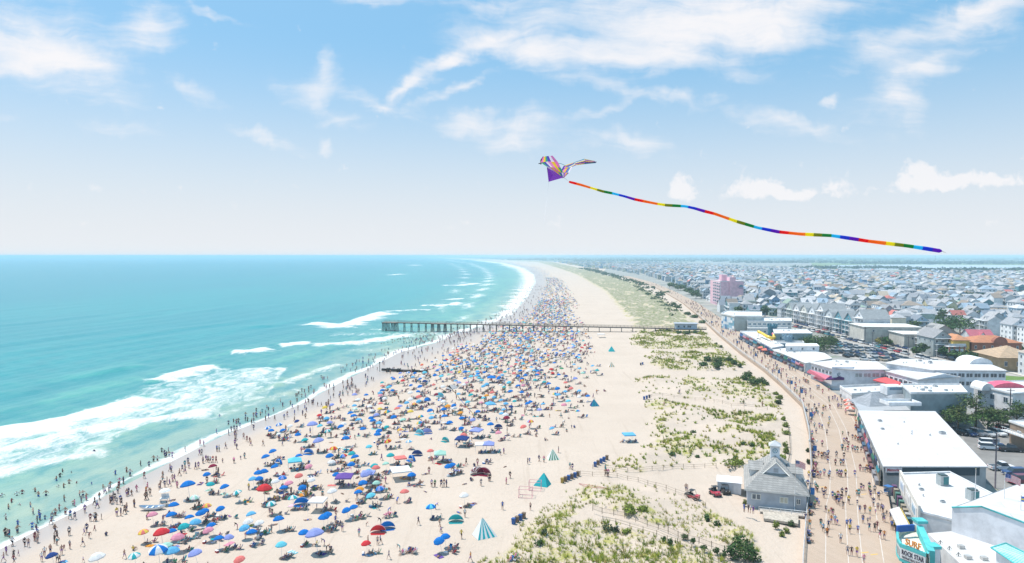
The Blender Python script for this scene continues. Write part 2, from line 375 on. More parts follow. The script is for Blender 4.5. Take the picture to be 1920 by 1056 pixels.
def blobs(lst, vec):
    tot = None
    for px, py, rx, ry, ang, wgt in lst:
        cx, cy = sxy(px, py)
        mp = N(wt, 'ShaderNodeMapping', vector_type='TEXTURE'); mp.inputs['Location'].default_value = (cx, cy, 0)
        mp.inputs['Rotation'].default_value = (0, 0, R(ang)); mp.inputs['Scale'].default_value = (rx/F, ry/F, 1)
        L(wt, vec, mp.inputs['Vector'])
        ln = N(wt, 'ShaderNodeVectorMath', operation='LENGTH'); L(wt, mp.outputs[0], ln.inputs[0])
        r = ramp(wt, ln.outputs['Value'], 1.55, 0., 0, wgt)
        tot = r if tot is None else math_(wt, 'ADD', tot, r)
    return tot
# angle is counter-clockwise; radii in the survey's pixels
CIRRUS = [(40,70,200,95,-12,1.),(150,118,120,30,-18,.6),(295,58,60,55,0,.95),(605,152,36,32,0,.75),(600,120,14,30,8,.4),(570,185,85,26,-28,.5),(640,215,80,16,-32,.4),
 (370,178,75,18,-22,.5),(500,252,85,13,-12,.75),(690,205,60,14,-32,.6),(745,185,48,17,48,.75),(790,145,65,26,30,.95),(835,112,30,22,30,.8),(850,178,82,13,22,.85),(760,222,60,12,-8,.6),
 (622,270,17,18,0,.9),(860,235,55,18,15,.6),(925,250,95,36,-12,.7),(1000,232,60,26,10,.5),(1120,212,75,13,20,.6),(900,95,60,30,20,.8),(1190,38,330,92,-2,1.0),(1450,30,270,62,12,.95),(1000,95,150,40,-14,.75),(1240,118,210,26,-10,.4),
 (1190,175,120,18,-14,.5),(1330,215,170,16,-16,.6),(1480,232,120,20,-14,.7),(1180,265,90,24,-8,.55),(1060,262,170,26,0,.4),(1560,183,20,12,0,.7),(1750,60,220,32,20,.75),(1700,150,75,42,35,.55),(1705,205,55,26,-45,.5),(1790,110,150,40,25,.5),(1850,30,130,40,12,.5),(1640,190,90,70,20,.25),
 (375,18,40,8,-35,.5),(440,52,80,8,-18,.3),(220,238,90,15,-10,.4),(180,190,110,18,-10,.3),(10,212,35,12,0,.4),(900,6,80,16,0,.5),(690,4,120,14,0,.4)]
CUMULUS = [(1270,352,34,28,0,.8),(1300,372,60,16,-5,.6),(1410,352,55,32,8,.9),(1450,358,80,18,0,.7),(1582,346,34,22,0,.8),(1520,362,90,12,0,.5),(1735,330,52,34,0,1.),(1790,338,60,22,-5,.8),(1880,338,70,18,4,.9),(1690,350,60,14,0,.6),(1345,300,50,18,-5,.4),(1060,410,60,16,0,.35),(860,425,150,18,-2,.25),(180,360,170,18,0,.25),(480,362,90,12,0,.2),(1850,420,120,20,0,.2)]
ci = blobs(CIRRUS, PW)
# cirrus fibres run up to the upper right
mpf = N(wt, 'ShaderNodeMapping'); mpf.inputs['Rotation'].default_value = (0, 0, R(22)); mpf.inputs['Scale'].default_value = (5, 32, 1); L(wt, warp(P0, 3., .12), mpf.inputs['Vector'])
nf_ = N(wt, 'ShaderNodeTexNoise'); nf_.inputs['Scale'].default_value = 1.; nf_.inputs['Detail'].default_value = 8; nf_.inputs['Roughness'].default_value = .62; L(wt, mpf.outputs[0], nf_.inputs['Vector'])
nb = noise(wt, 9., 8, .62, PW)
fib = math_(wt, 'ADD', math_(wt, 'MULTIPLY', nf_.outputs['Fac'], .66), math_(wt, 'MULTIPLY', nb, .34))
cden = math_(wt, 'ADD', math_(wt, 'MULTIPLY', ci, .9), math_(wt, 'MULTIPLY', math_(wt, 'SUBTRACT', fib, .51), 2.9))
cden = math_(wt, 'MULTIPLY', ramp(wt, cden, .0, 1.45, 0, .92), ramp(wt, ci, .0, .3))
cu = blobs(CUMULUS, warp(warp(P0, 14., .04, 3), 45, .02, 5))
cuden = ramp(wt, math_(wt, 'ADD', cu, math_(wt, 'MULTIPLY', math_(wt, 'SUBTRACT', noise(wt, 34, 7, .6, warp(P0, 40, .02)), .5), 2.6)), .36, .95, 0, .72)
den = math_(wt, 'MAXIMUM', cden, cuden)
# thin milky veil towards the horizon, as on a humid summer day
veil = ramp(wt, sx.outputs[2], .31, -.03, 0, 1., True)
SKYB = 1/SKY_STR
skyc = mix(wt, .62, sky.outputs[0], tuple(v*SKYB for v in (.22, .56, .86)))
skyc = mix(wt, veil, skyc, tuple(v*SKYB for v in (.75, .765, .79)))
cc_ = mix(wt, den, skyc, tuple(v*SKYB for v in (.87, .845, .85)))
lp = ramp(wt, sx.outputs[1], .0, .1)                                # that chart covers the half of the sky ahead; behind us plain sky
fin = mix(wt, lp, skyc, cc_)
L(wt, fin, bg.inputs[0])
S.view_settings.view_transform = 'Standard'; S.view_settings.look = 'None'; S.view_settings.exposure = .19; S.view_settings.gamma = 1
S.cycles.max_bounces = 5; S.cycles.diffuse_bounces = 2; S.cycles.glossy_bounces = 2; S.cycles.transparent_max_bounces = 8; S.cycles.volume_bounces = 2; S.cycles.transmission_bounces = 2
S.cycles.use_denoising = True; S.cycles.caustics_reflective = False; S.cycles.caustics_refractive = False; S.cycles.use_adaptive_sampling = True; S.cycles.adaptive_threshold = .01
S.render.use_persistent_data = False

# ------------------------------------------------------------------ sea, beach, land
rowsY = [45.]
while rowsY[-1] < 70000: rowsY.append(rowsY[-1]*(1.0085 if rowsY[-1] < 1500 else 1.02))
rowsY = np.array(rowsY)
def dist_poly(X, Y, pts):
    """distance to a polyline, and along which side (left of travel > 0), and the 0..1 run along it"""
    best = np.full(X.shape, 1e9); side = np.zeros(X.shape); run = np.zeros(X.shape); n = len(pts)-1
    for i in range(n):
        ax, ay = pts[i]; bx, by = pts[i+1]; dx, dy = bx-ax, by-ay; l2 = dx*dx+dy*dy+1e-9
        t = np.clip(((X-ax)*dx+(Y-ay)*dy)/l2, 0, 1); qx = X-(ax+t*dx); qy = Y-(ay+t*dy); d = np.hypot(qx, qy)
        m = d < best; best = np.where(m, d, best); side = np.where(m, np.sign(dx*qy-dy*qx), side); run = np.where(m, (i+t)/n, run)
    return best, side, run
nc = 230; tcol = 1-(1-np.linspace(0, 1, nc))**1.7
Yg = np.repeat(rowsY[:, None], nc, 1)
xr = shore_x(rowsY)+5; xl = np.minimum(-.92*rowsY-40, xr-200)
Xg = xl[:, None]+(xr-xl)[:, None]*tcol[None, :]
off = shore_x(Yg)-Xg
def px_line(pts, z=0): return [at(*p, z) for p in pts]
foam = np.zeros(Xg.shape); lift = np.zeros(Xg.shape)
# breaking crests: (photo trace from sea side end to shore side end, metres of white behind, in front, strength, crest height)
BRK = [([(-60,835),(0,806),(71,797),(135,783),(199,765),(235,755),(270,744)],4,16,1.15,.8),
 ([(-60,860),(0,845),(60,830),(142,808),(250,790),(330,780),(413,765)],5,10,.95,.25),([(-60,900),(0,893),(53,873),(142,859),(215,846)],12,4,.8,.1),
 ([(285,717),(330,702),(370,692),(399,687)],5,12,1.1,.7),([(399,706),(450,700),(500,695)],10,14,.62,.1),([(340,735),(430,722),(520,712)],9,12,.45,.1),
 ([(587,605),(640,610),(687,595),(717,585)],5,16,1.15,.8),([(717,584),(760,582),(812,581)],6,8,.85,.4),([(787,573),(820,573),(850,571),(858,567)],8,10,1.05,.6),([(835,563),(860,560),(871,560)],8,10,1.,.5),
 ([(827,535),(860,535),(880,533),(895,531)],14,16,1.1,.6),([(895,535),(930,533)],14,14,.75,.3),([(730,516),(751,514)],16,24,1.1,.7),([(771,497),(787,498)],40,40,1.1,.6),([(858,505),(880,506)],30,30,.6,.2),
 ([(525,646),(550,645),(572,641)],6,11,1.15,.7),([(435,660),(470,659),(500,653)],5,10,1.05,.6),([(580,646),(640,645),(690,640),(717,634),(780,626)],7,10,.95,.4),([(610,627),(720,627),(850,626)],14,10,.6,.1),([(640,655),(710,657)],6,8,.5,.1),
 ([(520,722),(560,708),(610,690),(635,682)],3,6,.72,.3),([(380,790),(450,765),(520,742),(560,728)],3,5,.5,.15),([(690,618),(716,618)],6,8,.6,.1),([(870,553),(900,552)],10,12,.7,.2),([(640,535),(720,532)],12,10,.35,.2)]
for pts, back, front, st, hgt in BRK:
    g = px_line(pts); sel = (Yg > min(q[1] for q in g)-70) & (Yg < max(q[1] for q in g)+160)
    d, sde, run = dist_poly(Xg[sel], Yg[sel], g)
    w = np.where(sde > 0, back, front)*(1+.25*np.sin(run*23)+.2*np.sin(run*57+2))
    e = np.clip(1-d/(w*1.7), 0, 1); e = e*e*(3-2*e)*st*np.clip(np.minimum(run, 1-run)*9+.35, 0, 1)
    foam[sel] = np.maximum(foam[sel], e); lift[sel] += hgt*np.exp(-(d/3.2)**2)
# swells that have not broken yet
for pts, hgt, wd in [([(120,716),(190,700),(240,690),(300,682)],.9,5),([(560,608),(500,612),(440,612)],.5,6),([(0,742),(80,728)],.4,5),([(280,745),(330,735),(420,715)],.4,4)]:
    d, sde, run = dist_poly(Xg, Yg, px_line(pts)); lift += hgt*np.exp(-(d/wd)**2)*np.sin(np.pi*np.clip(run, .02, .98))
# churned white water between the bars and the beach, and the swash at its edge
poly = px_line([(-60,820),(135,783),(285,722),(399,690),(540,690),(500,745),(400,770),(260,800),(150,862),(-60,905)])
inside = np.array([inpoly(x, y, poly) if y < 330 else False for x, y in zip(Xg.ravel(), Yg.ravel())]).reshape(Xg.shape)
foam = np.where(inside, np.maximum(foam, .60-.1*np.sin(off/9.)), foam)
sw_w = np.interp(Yg, [80,250,420,520,700,1300,3000,9000], [2.6,3.,7,10,18,30,60,140])
sw = np.clip(1.15-np.abs(off-sw_w*.35)/(sw_w*(1+.4*np.sin(Yg/13.)+.3*np.sin(Yg/5.1))), 0, 1); foam = np.maximum(foam, sw)
band = np.clip(1-np.abs(off-sw_w*3.0)/(sw_w*1.0), 0, 1)*np.interp(Yg, [90,400,620,800,4000], [.28,.45,.75,.8,.8])*(.75+.35*np.sin(Yg/31.+off/11)); foam = np.maximum(foam, band)
band = np.clip(1-np.abs(off-sw_w*4.6)/(sw_w*1.1), 0, 1)*np.interp(Yg, [90,400,620,1800,6000], [.3,.35,.55,.7,.6])*(.7+.4*np.sin(Yg/47.)); foam = np.maximum(foam, band)
fade = np.clip(1-(Yg-300)/900, 0, 1)
zs = lift+fade*(.32*np.sin(off/6.1+.9*np.sin(Yg/37.)+.4*np.sin(Yg/11.))*np.clip(.5+np.sin(off/29.+Yg/61.),0,1)+.12*np.sin(off/3.4+.5*np.sin(Yg/19.))+.08*np.sin(Xg*.31+Yg*.52)+.06*np.sin(Xg*.83-Yg*.21))*np.clip(off/25, 0, 1)
zs = zs*np.clip((off+2)/12, 0, 1)-.0*off; zs = np.where(off < 0, np.minimum(zs, .05), zs)
vs = np.stack([Xg, Yg, zs+.03], -1).reshape(-1, 3)
tag(np_mesh('sea', vs, grid_quads(len(rowsY), nc), ['sea'], {'foam': foam, 'off': off/1000.}), kind='structure')

def veg_field(x, y):
    d1 = x-_dune(y); d2 = strip_x(y)-x
    v = np.clip(d1/5+.3*np.sin(y*.27+x*.13), 0, 1)*np.clip(d2/4, 0, 1)
    v = v*np.interp(y, [60,118,140,290,330,420,480,1000], [.85,.85,.60,.60,.84,.9,1.,1.])
    pt = np.clip((fbm(x/11.+3, y/17.)-np.interp(y, [60,128,145,250,300,400,450,600], [.33,.36,.44,.42,.34,.28,.26,.20]))/.13, 0, 1); v = v*(.10+.90*pt)
    return v
nb_ = 170; tb = np.linspace(0, 1, nb_); by = rowsY[(rowsY < 40000)]
x0 = shore_x(by)-7; x1 = bwL_x(by)+np.interp(by, [0, 1500, 1700, 2600, 5000], [2, 2, -40, 60, 60])
x1 = np.where(by > 2600, strip_x(by)+40, x1)
Xb = x0[:, None]+(x1-x0)[:, None]*tb[None, :]; Yb = np.repeat(by[:, None], nb_, 1)
zb = base_z(Xb, Yb); veg = veg_field(Xb, Yb)
for q in BARE:
    ymin, ymax = min(p[1] for p in q), max(p[1] for p in q)
    for i in np.nonzero((by > ymin) & (by < ymax))[0]:
        for j in range(nb_):
            if inpoly(Xb[i, j], Yb[i, j], q): veg[i, j] = 0; zb[i, j] = min(zb[i, j], 2.0)
ub = Xb-_shore(Yb)
wetw = np.interp(Yb, [80,160,220,300,360,440,520,800,3000], [9,10,14,27,32,28,24,28,60])
wet = np.clip(1.25-ub/wetw, 0, 1.2)
tag(np_mesh('beach', np.stack([Xb, Yb, zb], -1).reshape(-1, 3), grid_quads(len(by), nb_), ['sand'], {'wet': wet, 'veg': veg}), kind='structure')

def sheet(name, pts, z, mat, kind='structure'):
    m = MB(); m.face([(p[0], p[1], z) for p in (pts if sum(pts[i][0]*pts[(i+1)%len(pts)][1]-pts[(i+1)%len(pts)][0]*pts[i][1] for i in range(len(pts))) > 0 else pts[::-1])])
    return tag(m.build(name, mat), kind=kind)
ty = [45, 80, 102, 140, 181, 213, 249, 280, 330, 410, 531, 684, 914, 1186, 1598]
town = [(float(bwL_x(y))+2.5, y) for y in ty]+[(290,2600),(320,4900),(300,6500),(4000,6500),(9000,4000),(400,45)]
sheet('town_ground', town, 1.75, 'town')
sheet('mainland', [(-1000,14236),(300,6480),(100,5600),(260,4900),(9000,3000),(60000,3000),(60000,70000),(-18000,70000)], 1.72, 'wood_far')
sheet('marsh', px_line([(1530,504),(1760,508),(1925,513),(1990,513),(1990,491),(1600,488),(1520,493)], 1.9), 1.9, 'marsh')
sheet('bay_water', px_line([(1528,502),(1600,505.5),(1760,506),(1925,508),(1990,508.5),(1990,498),(1700,496),(1560,497.5)], 2.05), 2.05, 'bay')
sheet('bay_channel', px_line([(1700,488.5),(1990,489.6),(1990,487.8),(1750,487.5)], 2.05), 2.05, 'bay')

# air: a humid summer haze
hz = MB(); hz.box((20000, 15000, 25.4), (110000, 112000, 60.))
hm = bpy.data.materials.new('haze_air'); hm.use_nodes = True; ht = hm.node_tree; ht.nodes.remove(ht.nodes['Principled BSDF'])
pv = N(ht, 'ShaderNodeVolumePrincipled'); pv.inputs['Color'].default_value = (.60, .84, .97, 1); pv.inputs['Density'].default_value = .00016; pv.inputs['Anisotropy'].default_value = .0
L(ht, pv.outputs[0], ht.nodes['Material Output'].inputs['Volume']); M['haze'] = hm
ho = hz.build('haze', 'haze'); tag(ho, kind='stuff')

# ------------------------------------------------------------------ people
W.cycles.sampling_method = 'MANUAL'; W.cycles.sample_map_resolution = 256
SKIN = [(.52,.32,.24),(.43,.26,.19),(.60,.40,.32),(.30,.17,.12),(.48,.29,.22)]
HAIR = [(.05,.03,.02),(.12,.07,.04),(.30,.19,.08),(.02,.02,.02),(.45,.33,.17)]
CLO = {'navy':(.03,.045,.16),'black':(.025,.025,.035),'white':(.74,.74,.74),'red':(.55,.05,.06),'pink':(.72,.22,.38),'blue':(.04,.14,.50),'teal':(.03,.33,.38),
 'yellow':(.72,.52,.06),'grey':(.28,.28,.31),'purple':(.20,.07,.34),'green':(.06,.30,.14),'orange':(.72,.26,.05),'lilac':(.45,.36,.62),'azure':(.24,.48,.70),'maroon':(.22,.03,.06)}
BONES = [('pelvis','spine'),('spine','chest'),('chest','neck'),('neck','head'),('head','crown'),
 ('chest','ls'),('ls','le'),('le','lw'),('lw','lh'),('chest','rs'),('rs','re'),('re','rw'),('rw','rh'),
 ('pelvis','lp'),('lp','lk'),('lk','la'),('la','lt'),('pelvis','rp'),('rp','rk'),('rk','ra'),('ra','rt')]
RAD = dict(pelvis=.145,spine=.13,chest=.15,neck=.058,head=.092,crown=.075,ls=.068,le=.045,lw=.033,lh=.036,lp=.095,lk=.062,la=.042,lt=.038)
for k in list(RAD):
    if k[0] == 'l' and len(k) == 2: RAD['r'+k[1]] = RAD[k]
def stand():
    return dict(pelvis=V(0,0,.93),spine=V(0,0,1.12),chest=V(0,.01,1.33),neck=V(0,0,1.50),head=V(0,-.02,1.59),crown=V(0,-.01,1.67),
     ls=V(.19,0,1.42),le=V(.25,.03,1.14),lw=V(.26,-.05,.90),lh=V(.26,-.08,.80),rs=V(-.19,0,1.42),re=V(-.25,.03,1.14),rw=V(-.26,-.05,.90),rh=V(-.26,-.08,.80),
     lp=V(.095,0,.88),lk=V(.105,-.02,.48),la=V(.11,.02,.09),lt=V(.12,-.17,.035),rp=V(-.095,0,.88),rk=V(-.105,-.02,.48),ra=V(-.11,.02,.09),rt=V(-.12,-.17,.035))
def walk(a=1.):
    p = stand(); p.update(lk=V(.10,-.20*a-.03,.50),la=V(.11,-.30*a,.10),lt=V(.12,-.30*a-.18,.05),rk=V(-.10,.06*a-.03,.47),ra=V(-.11,.34*a,.13),rt=V(-.12,.34*a-.14,.04),
      le=V(.25,.14*a,1.16),lw=V(.25,.12*a-.06,.93),lh=V(.25,.10*a-.10,.84),re=V(-.25,-.10*a,1.14),rw=V(-.23,-.30*a,.98),rh=V(-.22,-.38*a,.92)); return p
def wade():
    p = stand(); p.update(le=V(.40,-.02,1.22),lw=V(.48,-.2,1.12),lh=V(.50,-.28,1.1),re=V(-.40,-.02,1.22),rw=V(-.50,-.16,1.14),rh=V(-.53,-.24,1.12)); return p
def point():
    p = stand(); p.update(le=V(.24,.1,1.16),lw=V(.12,-.12,1.08),lh=V(.06,-.16,1.06),re=V(-.36,-.05,1.52),rw=V(-.26,-.2,1.66),rh=V(-.2,-.2,1.7)); return p
def sit(back=.22, zz=.30, knee=.42):
    p = stand(); d = .93-zz
    for k in ('pelvis','spine','chest','neck','head','crown','ls','rs','le','re','lw','rw','lh','rh','lp','rp'):
        q = p[k].copy(); q.z -= d; q.y += max(q.z-zz, 0)*back; p[k] = q
    for s, c in ((1,'l'),(-1,'r')):
        p[c+'k'] = V(.12*s,-.42,knee); p[c+'a'] = V(.13*s,-.72,.12); p[c+'t'] = V(.14*s,-.86,.2)
        p[c+'w'] = p[c+'e']+V(0,-.22,-.05); p[c+'h'] = p[c+'w']+V(-.03*s,-.09,-.02)
    return p
def lie():
    p = stand(); q = {}
    for k, v in p.items(): q[k] = V(v.x, -.93+v.z if False else v.z-.9, .13+(-v.y)*.6)
    q['head'].z = .17; q['crown'].z = .15; q['lt'].z = q['rt'].z = .12; q['lk'] = V(.12,-.42,.28); return q
def bend():
    p = stand()
    for k in ('spine','chest','neck','head','crown','ls','rs','le','re','lw','rw','lh','rh'):
        v = p[k]-V(0,0,.93); c, s = math.cos(.95), math.sin(.95); p[k] = V(v.x, v.y*c-v.z*s, v.y*s+v.z*c+.93)
    for c in 'lr':
        p[c+'e'] = p[c+'s']+V(0,-.05,-.28); p[c+'w'] = p[c+'e']+V(0,-.08,-.22); p[c+'h'] = p[c+'w']+V(0,-.03,-.09)
    return p
POSES = {'walking':walk(1.),'strolling':walk(-.7),'standing':stand(),'wading':wade(),'pointing':point(),'sitting':sit(),'sitting up':sit(.05,.16,.5),'lying':lie(),'bending':bend()}
def figure_mesh(pose, female, sub=1):
    names = list(RAD); bm = bmesh.new(); sk = bm.verts.layers.skin.verify(); vv = {}
    for k in names:
        v = bm.verts.new(pose[k]); r = RAD[k]
        if female: r *= {'spine': .84, 'chest': .9, 'pelvis': 1.06, 'neck': .88}.get(k, .93)
        v[sk].radius = (r, r*(.78 if k in ('pelvis','spine','chest') else 1)); v[sk].use_root = k == 'pelvis'; vv[k] = v
    for a, b in BONES: bm.edges.new((vv[a], vv[b]))
    me = bpy.data.meshes.new('figure_form'); bm.to_mesh(me); bm.free()
    o = bpy.data.objects.new('figure_form', me); COL.objects.link(o)
    md = o.modifiers.new('skin', 'SKIN'); md.branch_smoothing = .4
    if sub: s = o.modifiers.new('sub', 'SUBSURF'); s.levels = sub; s.render_levels = sub
    dg = bpy.context.evaluated_depsgraph_get(); dg.update()
    out = bpy.data.meshes.new_from_object(o.evaluated_get(dg)); bpy.data.objects.remove(o); bpy.data.meshes.remove(me)
    # which bone each face belongs to
    zone = []
    for pl in out.polygons:
        c = pl.center; best = None
        for i, (a, b) in enumerate(BONES):
            A, B = pose[a], pose[b]; d = B-A; t = max(0, min(1, (c-A).dot(d)/(d.length_squared+1e-9))); ds = (c-(A+d*t)).length-.4*RAD[a]
            if best is None or ds < best[0]: best = (ds, i, t)
        n, t = BONES[best[1]], best[2]
        h = (pose['crown']-pose['neck']).normalized(); rel = (c-pose['head']); fr = Vector((0, -1, 0)); fr = (fr-h*fr.dot(h)).normalized()
        if n[1] in ('head','crown'):
            z = 'hair' if (rel.dot(h) > .055 or rel.dot(fr) < .0) and n[1] == 'crown' or (rel.dot(fr) < -.02) else 'skin'
        elif n in (('spine','chest'),('pelvis','spine'),('chest','neck')): z = 'shirt' if not (n[1] == 'neck' and t > .6) else 'skin'
        elif n[1] in ('ls','rs'): z = 'shirt'
        elif n[1] in ('le','re'): z = 'sleeve' if t < .55 else 'skin'
        elif n[1] in ('lp','rp'): z = 'shorts'
        elif n[1] in ('lk','rk'): z = 'shorts' if t < .62 else 'skin'
        elif n[1] in ('lt','rt'): z = 'shoe'
        else: z = 'skin'
        zone.append(z)
    return out, zone
FORM = {(k, f): figure_mesh(p, f) for k, p in POSES.items() for f in (False, True)}
FORM_LO = {k: figure_mesh(p, False, 0) for k, p in POSES.items()}
def outfit(top, bottom, swim):
    sk = pick(SKIN); hr = pick(HAIR); sh = pick([(.7,.7,.7),(.05,.05,.06),(.2,.15,.1),sk])
    t = sk if top is None else CLO[top]
    return dict(skin=sk, hair=hr, shirt=t, sleeve=t if not swim else sk, shorts=CLO[bottom], shoe=sk if swim else sh)
def paint_figure(me, zone, cols):
    ca = me.color_attributes.new('col', 'FLOAT_COLOR', 'CORNER'); ar = np.ones((len(me.loops), 4), np.float32)
    for pl, z in zip(me.polygons, zone): ar[pl.loop_start:pl.loop_start+pl.loop_total, :3] = cols[z]
    ca.data.foreach_set('color', ar.ravel())
PEOPLE = []                                                        # (distance, make individual(), pose, place ...)
def someone(pose, x, y, z, rz, zone, group, place, top=None, bottom=None, child=False, swim=None, hair_ok=True):
    PEOPLE.append(dict(pose=pose, x=x, y=y, z=z, rz=rz, zone=zone, group=group, place=place, top=top, bottom=bottom, child=child, swim=swim, d=math.hypot(x, y)))
TOPS_W = ['navy','navy','navy','black','black','black','white','blue','red','pink','blue','teal','yellow','grey','grey','purple','green','lilac','azure','maroon','orange']
BOTS = ['navy','navy','navy','black','black','black','blue','grey','maroon','teal','pink','purple']
def make_people(limit):
    PEOPLE.sort(key=lambda p: p['d'])
    for i, p in enumerate(PEOPLE):
        fem = rnd() < .5; swim = p['swim'] if p['swim'] is not None else False
        bot = p['bottom'] or pick(BOTS)
        top = p['top'] if p['top'] else (pick(TOPS_W) if not swim else (None if (not fem) and rnd() < .7 else (bot if fem else pick(['navy','blue','white']))))
        p['cols'] = outfit(top, bot, swim); sc = (uni(.58, .78) if p['child'] else uni(.93, 1.06))*(.96 if fem else 1.); p['sc'] = sc
        if i >= limit: continue
        src, zn = FORM[(p['pose'], fem)]; me = src.copy(); me.name = 'person'; me.materials.append(M['figure']); paint_figure(me, zn, p['cols'])
        me.polygons.foreach_set('use_smooth', [True]*len(me.polygons))
        o = bpy.data.objects.new('person', me); COL.objects.link(o); o.location = (p['x'], p['y'], p['z']); o.rotation_euler.z = p['rz']; o.scale = (sc,)*3
        k = 'child' if p['child'] else 'person'
        wear = f'shirtless {k} in {bot} trunks' if top is None else (f'{k} in {bot} swimsuit' if swim and top == bot else f'{k} in {top} top, {bot} bottoms')
        want(o, f"{wear} {p['pose']}{p['place']}" if len(p['place']) < 3 else f"{wear} {p['pose']} {p['place']}", 'person', p['group'], p['x'], p['y'], p['zone'])
    rest = PEOPLE[limit:]
    vs, qs, cs, base = [], [], [], 0
    cache = {}
    for k, (me, zn) in FORM_LO.items():
        co_ = np.empty(len(me.vertices)*3, np.float32); me.vertices.foreach_get('co', co_); fs = []; zz = []
        for pl, z in zip(me.polygons, zn):
            v = list(pl.vertices)
            if len(v) == 4: fs.append(v); zz.append(z)
            elif len(v) == 3: fs.append(v+[v[2]]); zz.append(z)
        tri = [(f, z) for f, z in zip(fs, zz) if f[2] != f[3]]
        cache[k] = (co_.reshape(-1, 3), np.array([f for f, _ in tri]), [z for _, z in tri])
    for p in rest:
        c, f, zz = cache[p['pose']]; a = p['rz']; ca, sa = math.cos(a), math.sin(a); q = c*p['sc']
        vs.append(np.stack([q[:, 0]*ca-q[:, 1]*sa+p['x'], q[:, 0]*sa+q[:, 1]*ca+p['y'], q[:, 2]+p['z']], -1)); qs.append(f+base); base += len(c)
        cs.append(np.array([p['cols'][z] for z in zz], np.float32))
    if vs: tag(np_mesh('beach_crowd', np.concatenate(vs), np.concatenate(qs), ['figure'], None, True, np.concatenate(cs)), kind='stuff')

# ------------------------------------------------------------------ beach furniture
UMB = {'royal blue':(.012,.19,.60),'navy':(.03,.07,.25),'sky blue':(.14,.46,.74),'red':(.66,.05,.06),'coral':(.78,.22,.20),'orange':(.82,.36,.05),'yellow':(.80,.60,.10),'white':(.80,.80,.80),
 'teal':(.03,.42,.46),'mint':(.40,.68,.58),'green':(.08,.32,.16),'lavender':(.30,.36,.72),'cyan':(.15,.58,.72),'pink':(.75,.32,.42),'purple':(.18,.10,.38),'maroon':(.26,.02,.06)}
RAINBOW = [UMB['red'],UMB['orange'],UMB['yellow'],UMB['teal'],UMB['royal blue'],UMB['lavender'],UMB['red'],UMB['yellow']]
def umb_cols(c):
    if c == 'rainbow': return RAINBOW
    if '-' in c: a, b = c.split('-'); return [UMB[a], UMB[b]]*4
    k = UMB[c]; return [k, tuple(v*.93 for v in k)]*4
CACHE = {}
def umbrella_meshes(c):
    if c in CACHE: return CACHE[c]
    m = MB(); cols = umb_cols(c); r = .86
    prof = [(.02,.46),(.25,.44),(.50,.34),(.73,.14),(r,.0)]
    m.lathe((0,0,0), [(a, z) for a, z in prof], cols[0], 8, cols=cols, sm=False)
    for k in range(8):                                              # the valance hangs below each panel
        a0, a1 = 2*math.pi*k/8, 2*math.pi*(k+1)/8
        m.face([(r*math.cos(a0), r*math.sin(a0), 0),(r*math.cos(a1), r*math.sin(a1), 0),(r*math.cos(a1), r*math.sin(a1), -.13),(r*math.cos(a0), r*math.sin(a0), -.13)], cols[k])
    o = m.build('canopy', 'cloth'); cme = o.data; bpy.data.objects.remove(o)
    m = MB(); m.tube([(0,0,-.05),(0,0,2.27)], .02, (.75,.75,.75), 6); m.tube([(0,0,2.35),(0,0,2.42)], .03, (.8,.8,.8), 6)
    for k in range(8):
        a = 2*math.pi*k/8; m.tube([(0,0,2.22),(.83*math.cos(a),.83*math.sin(a),1.84)], .008, (.7,.7,.7), 3, caps=False)
    o = m.build('pole', 'metal'); pme = o.data; bpy.data.objects.remove(o)
    m = MB(); m.lathe((0,0,1.82), prof, cols[0], 8, cols=cols, sm=False)
    for k in range(8):
        a0, a1 = 2*math.pi*k/8, 2*math.pi*(k+1)/8
        m.face([(r*math.cos(a0), r*math.sin(a0), 1.82),(r*math.cos(a1), r*math.sin(a1), 1.82),(r*math.cos(a1), r*math.sin(a1), 1.69),(r*math.cos(a0), r*math.sin(a0), 1.69)], cols[k])
    m.tube([(0,0,-.05),(0,0,2.36)], .02, (.75,.75,.75), 4)
    o = m.build('beach_umbrella', 'cloth'); ome = o.data; bpy.data.objects.remove(o)
    CACHE[c] = (cme, pme, ome); return CACHE[c]
UMBS = []
def umbrella(c, x, y, size=1., tilt=None):
    t = uni(0, .32) if tilt is None else tilt
    UMBS.append((math.hypot(x, y), c, x, y, gz(x, y), size, t, uni(0, 6.28), uni(-2.6, -.6)))
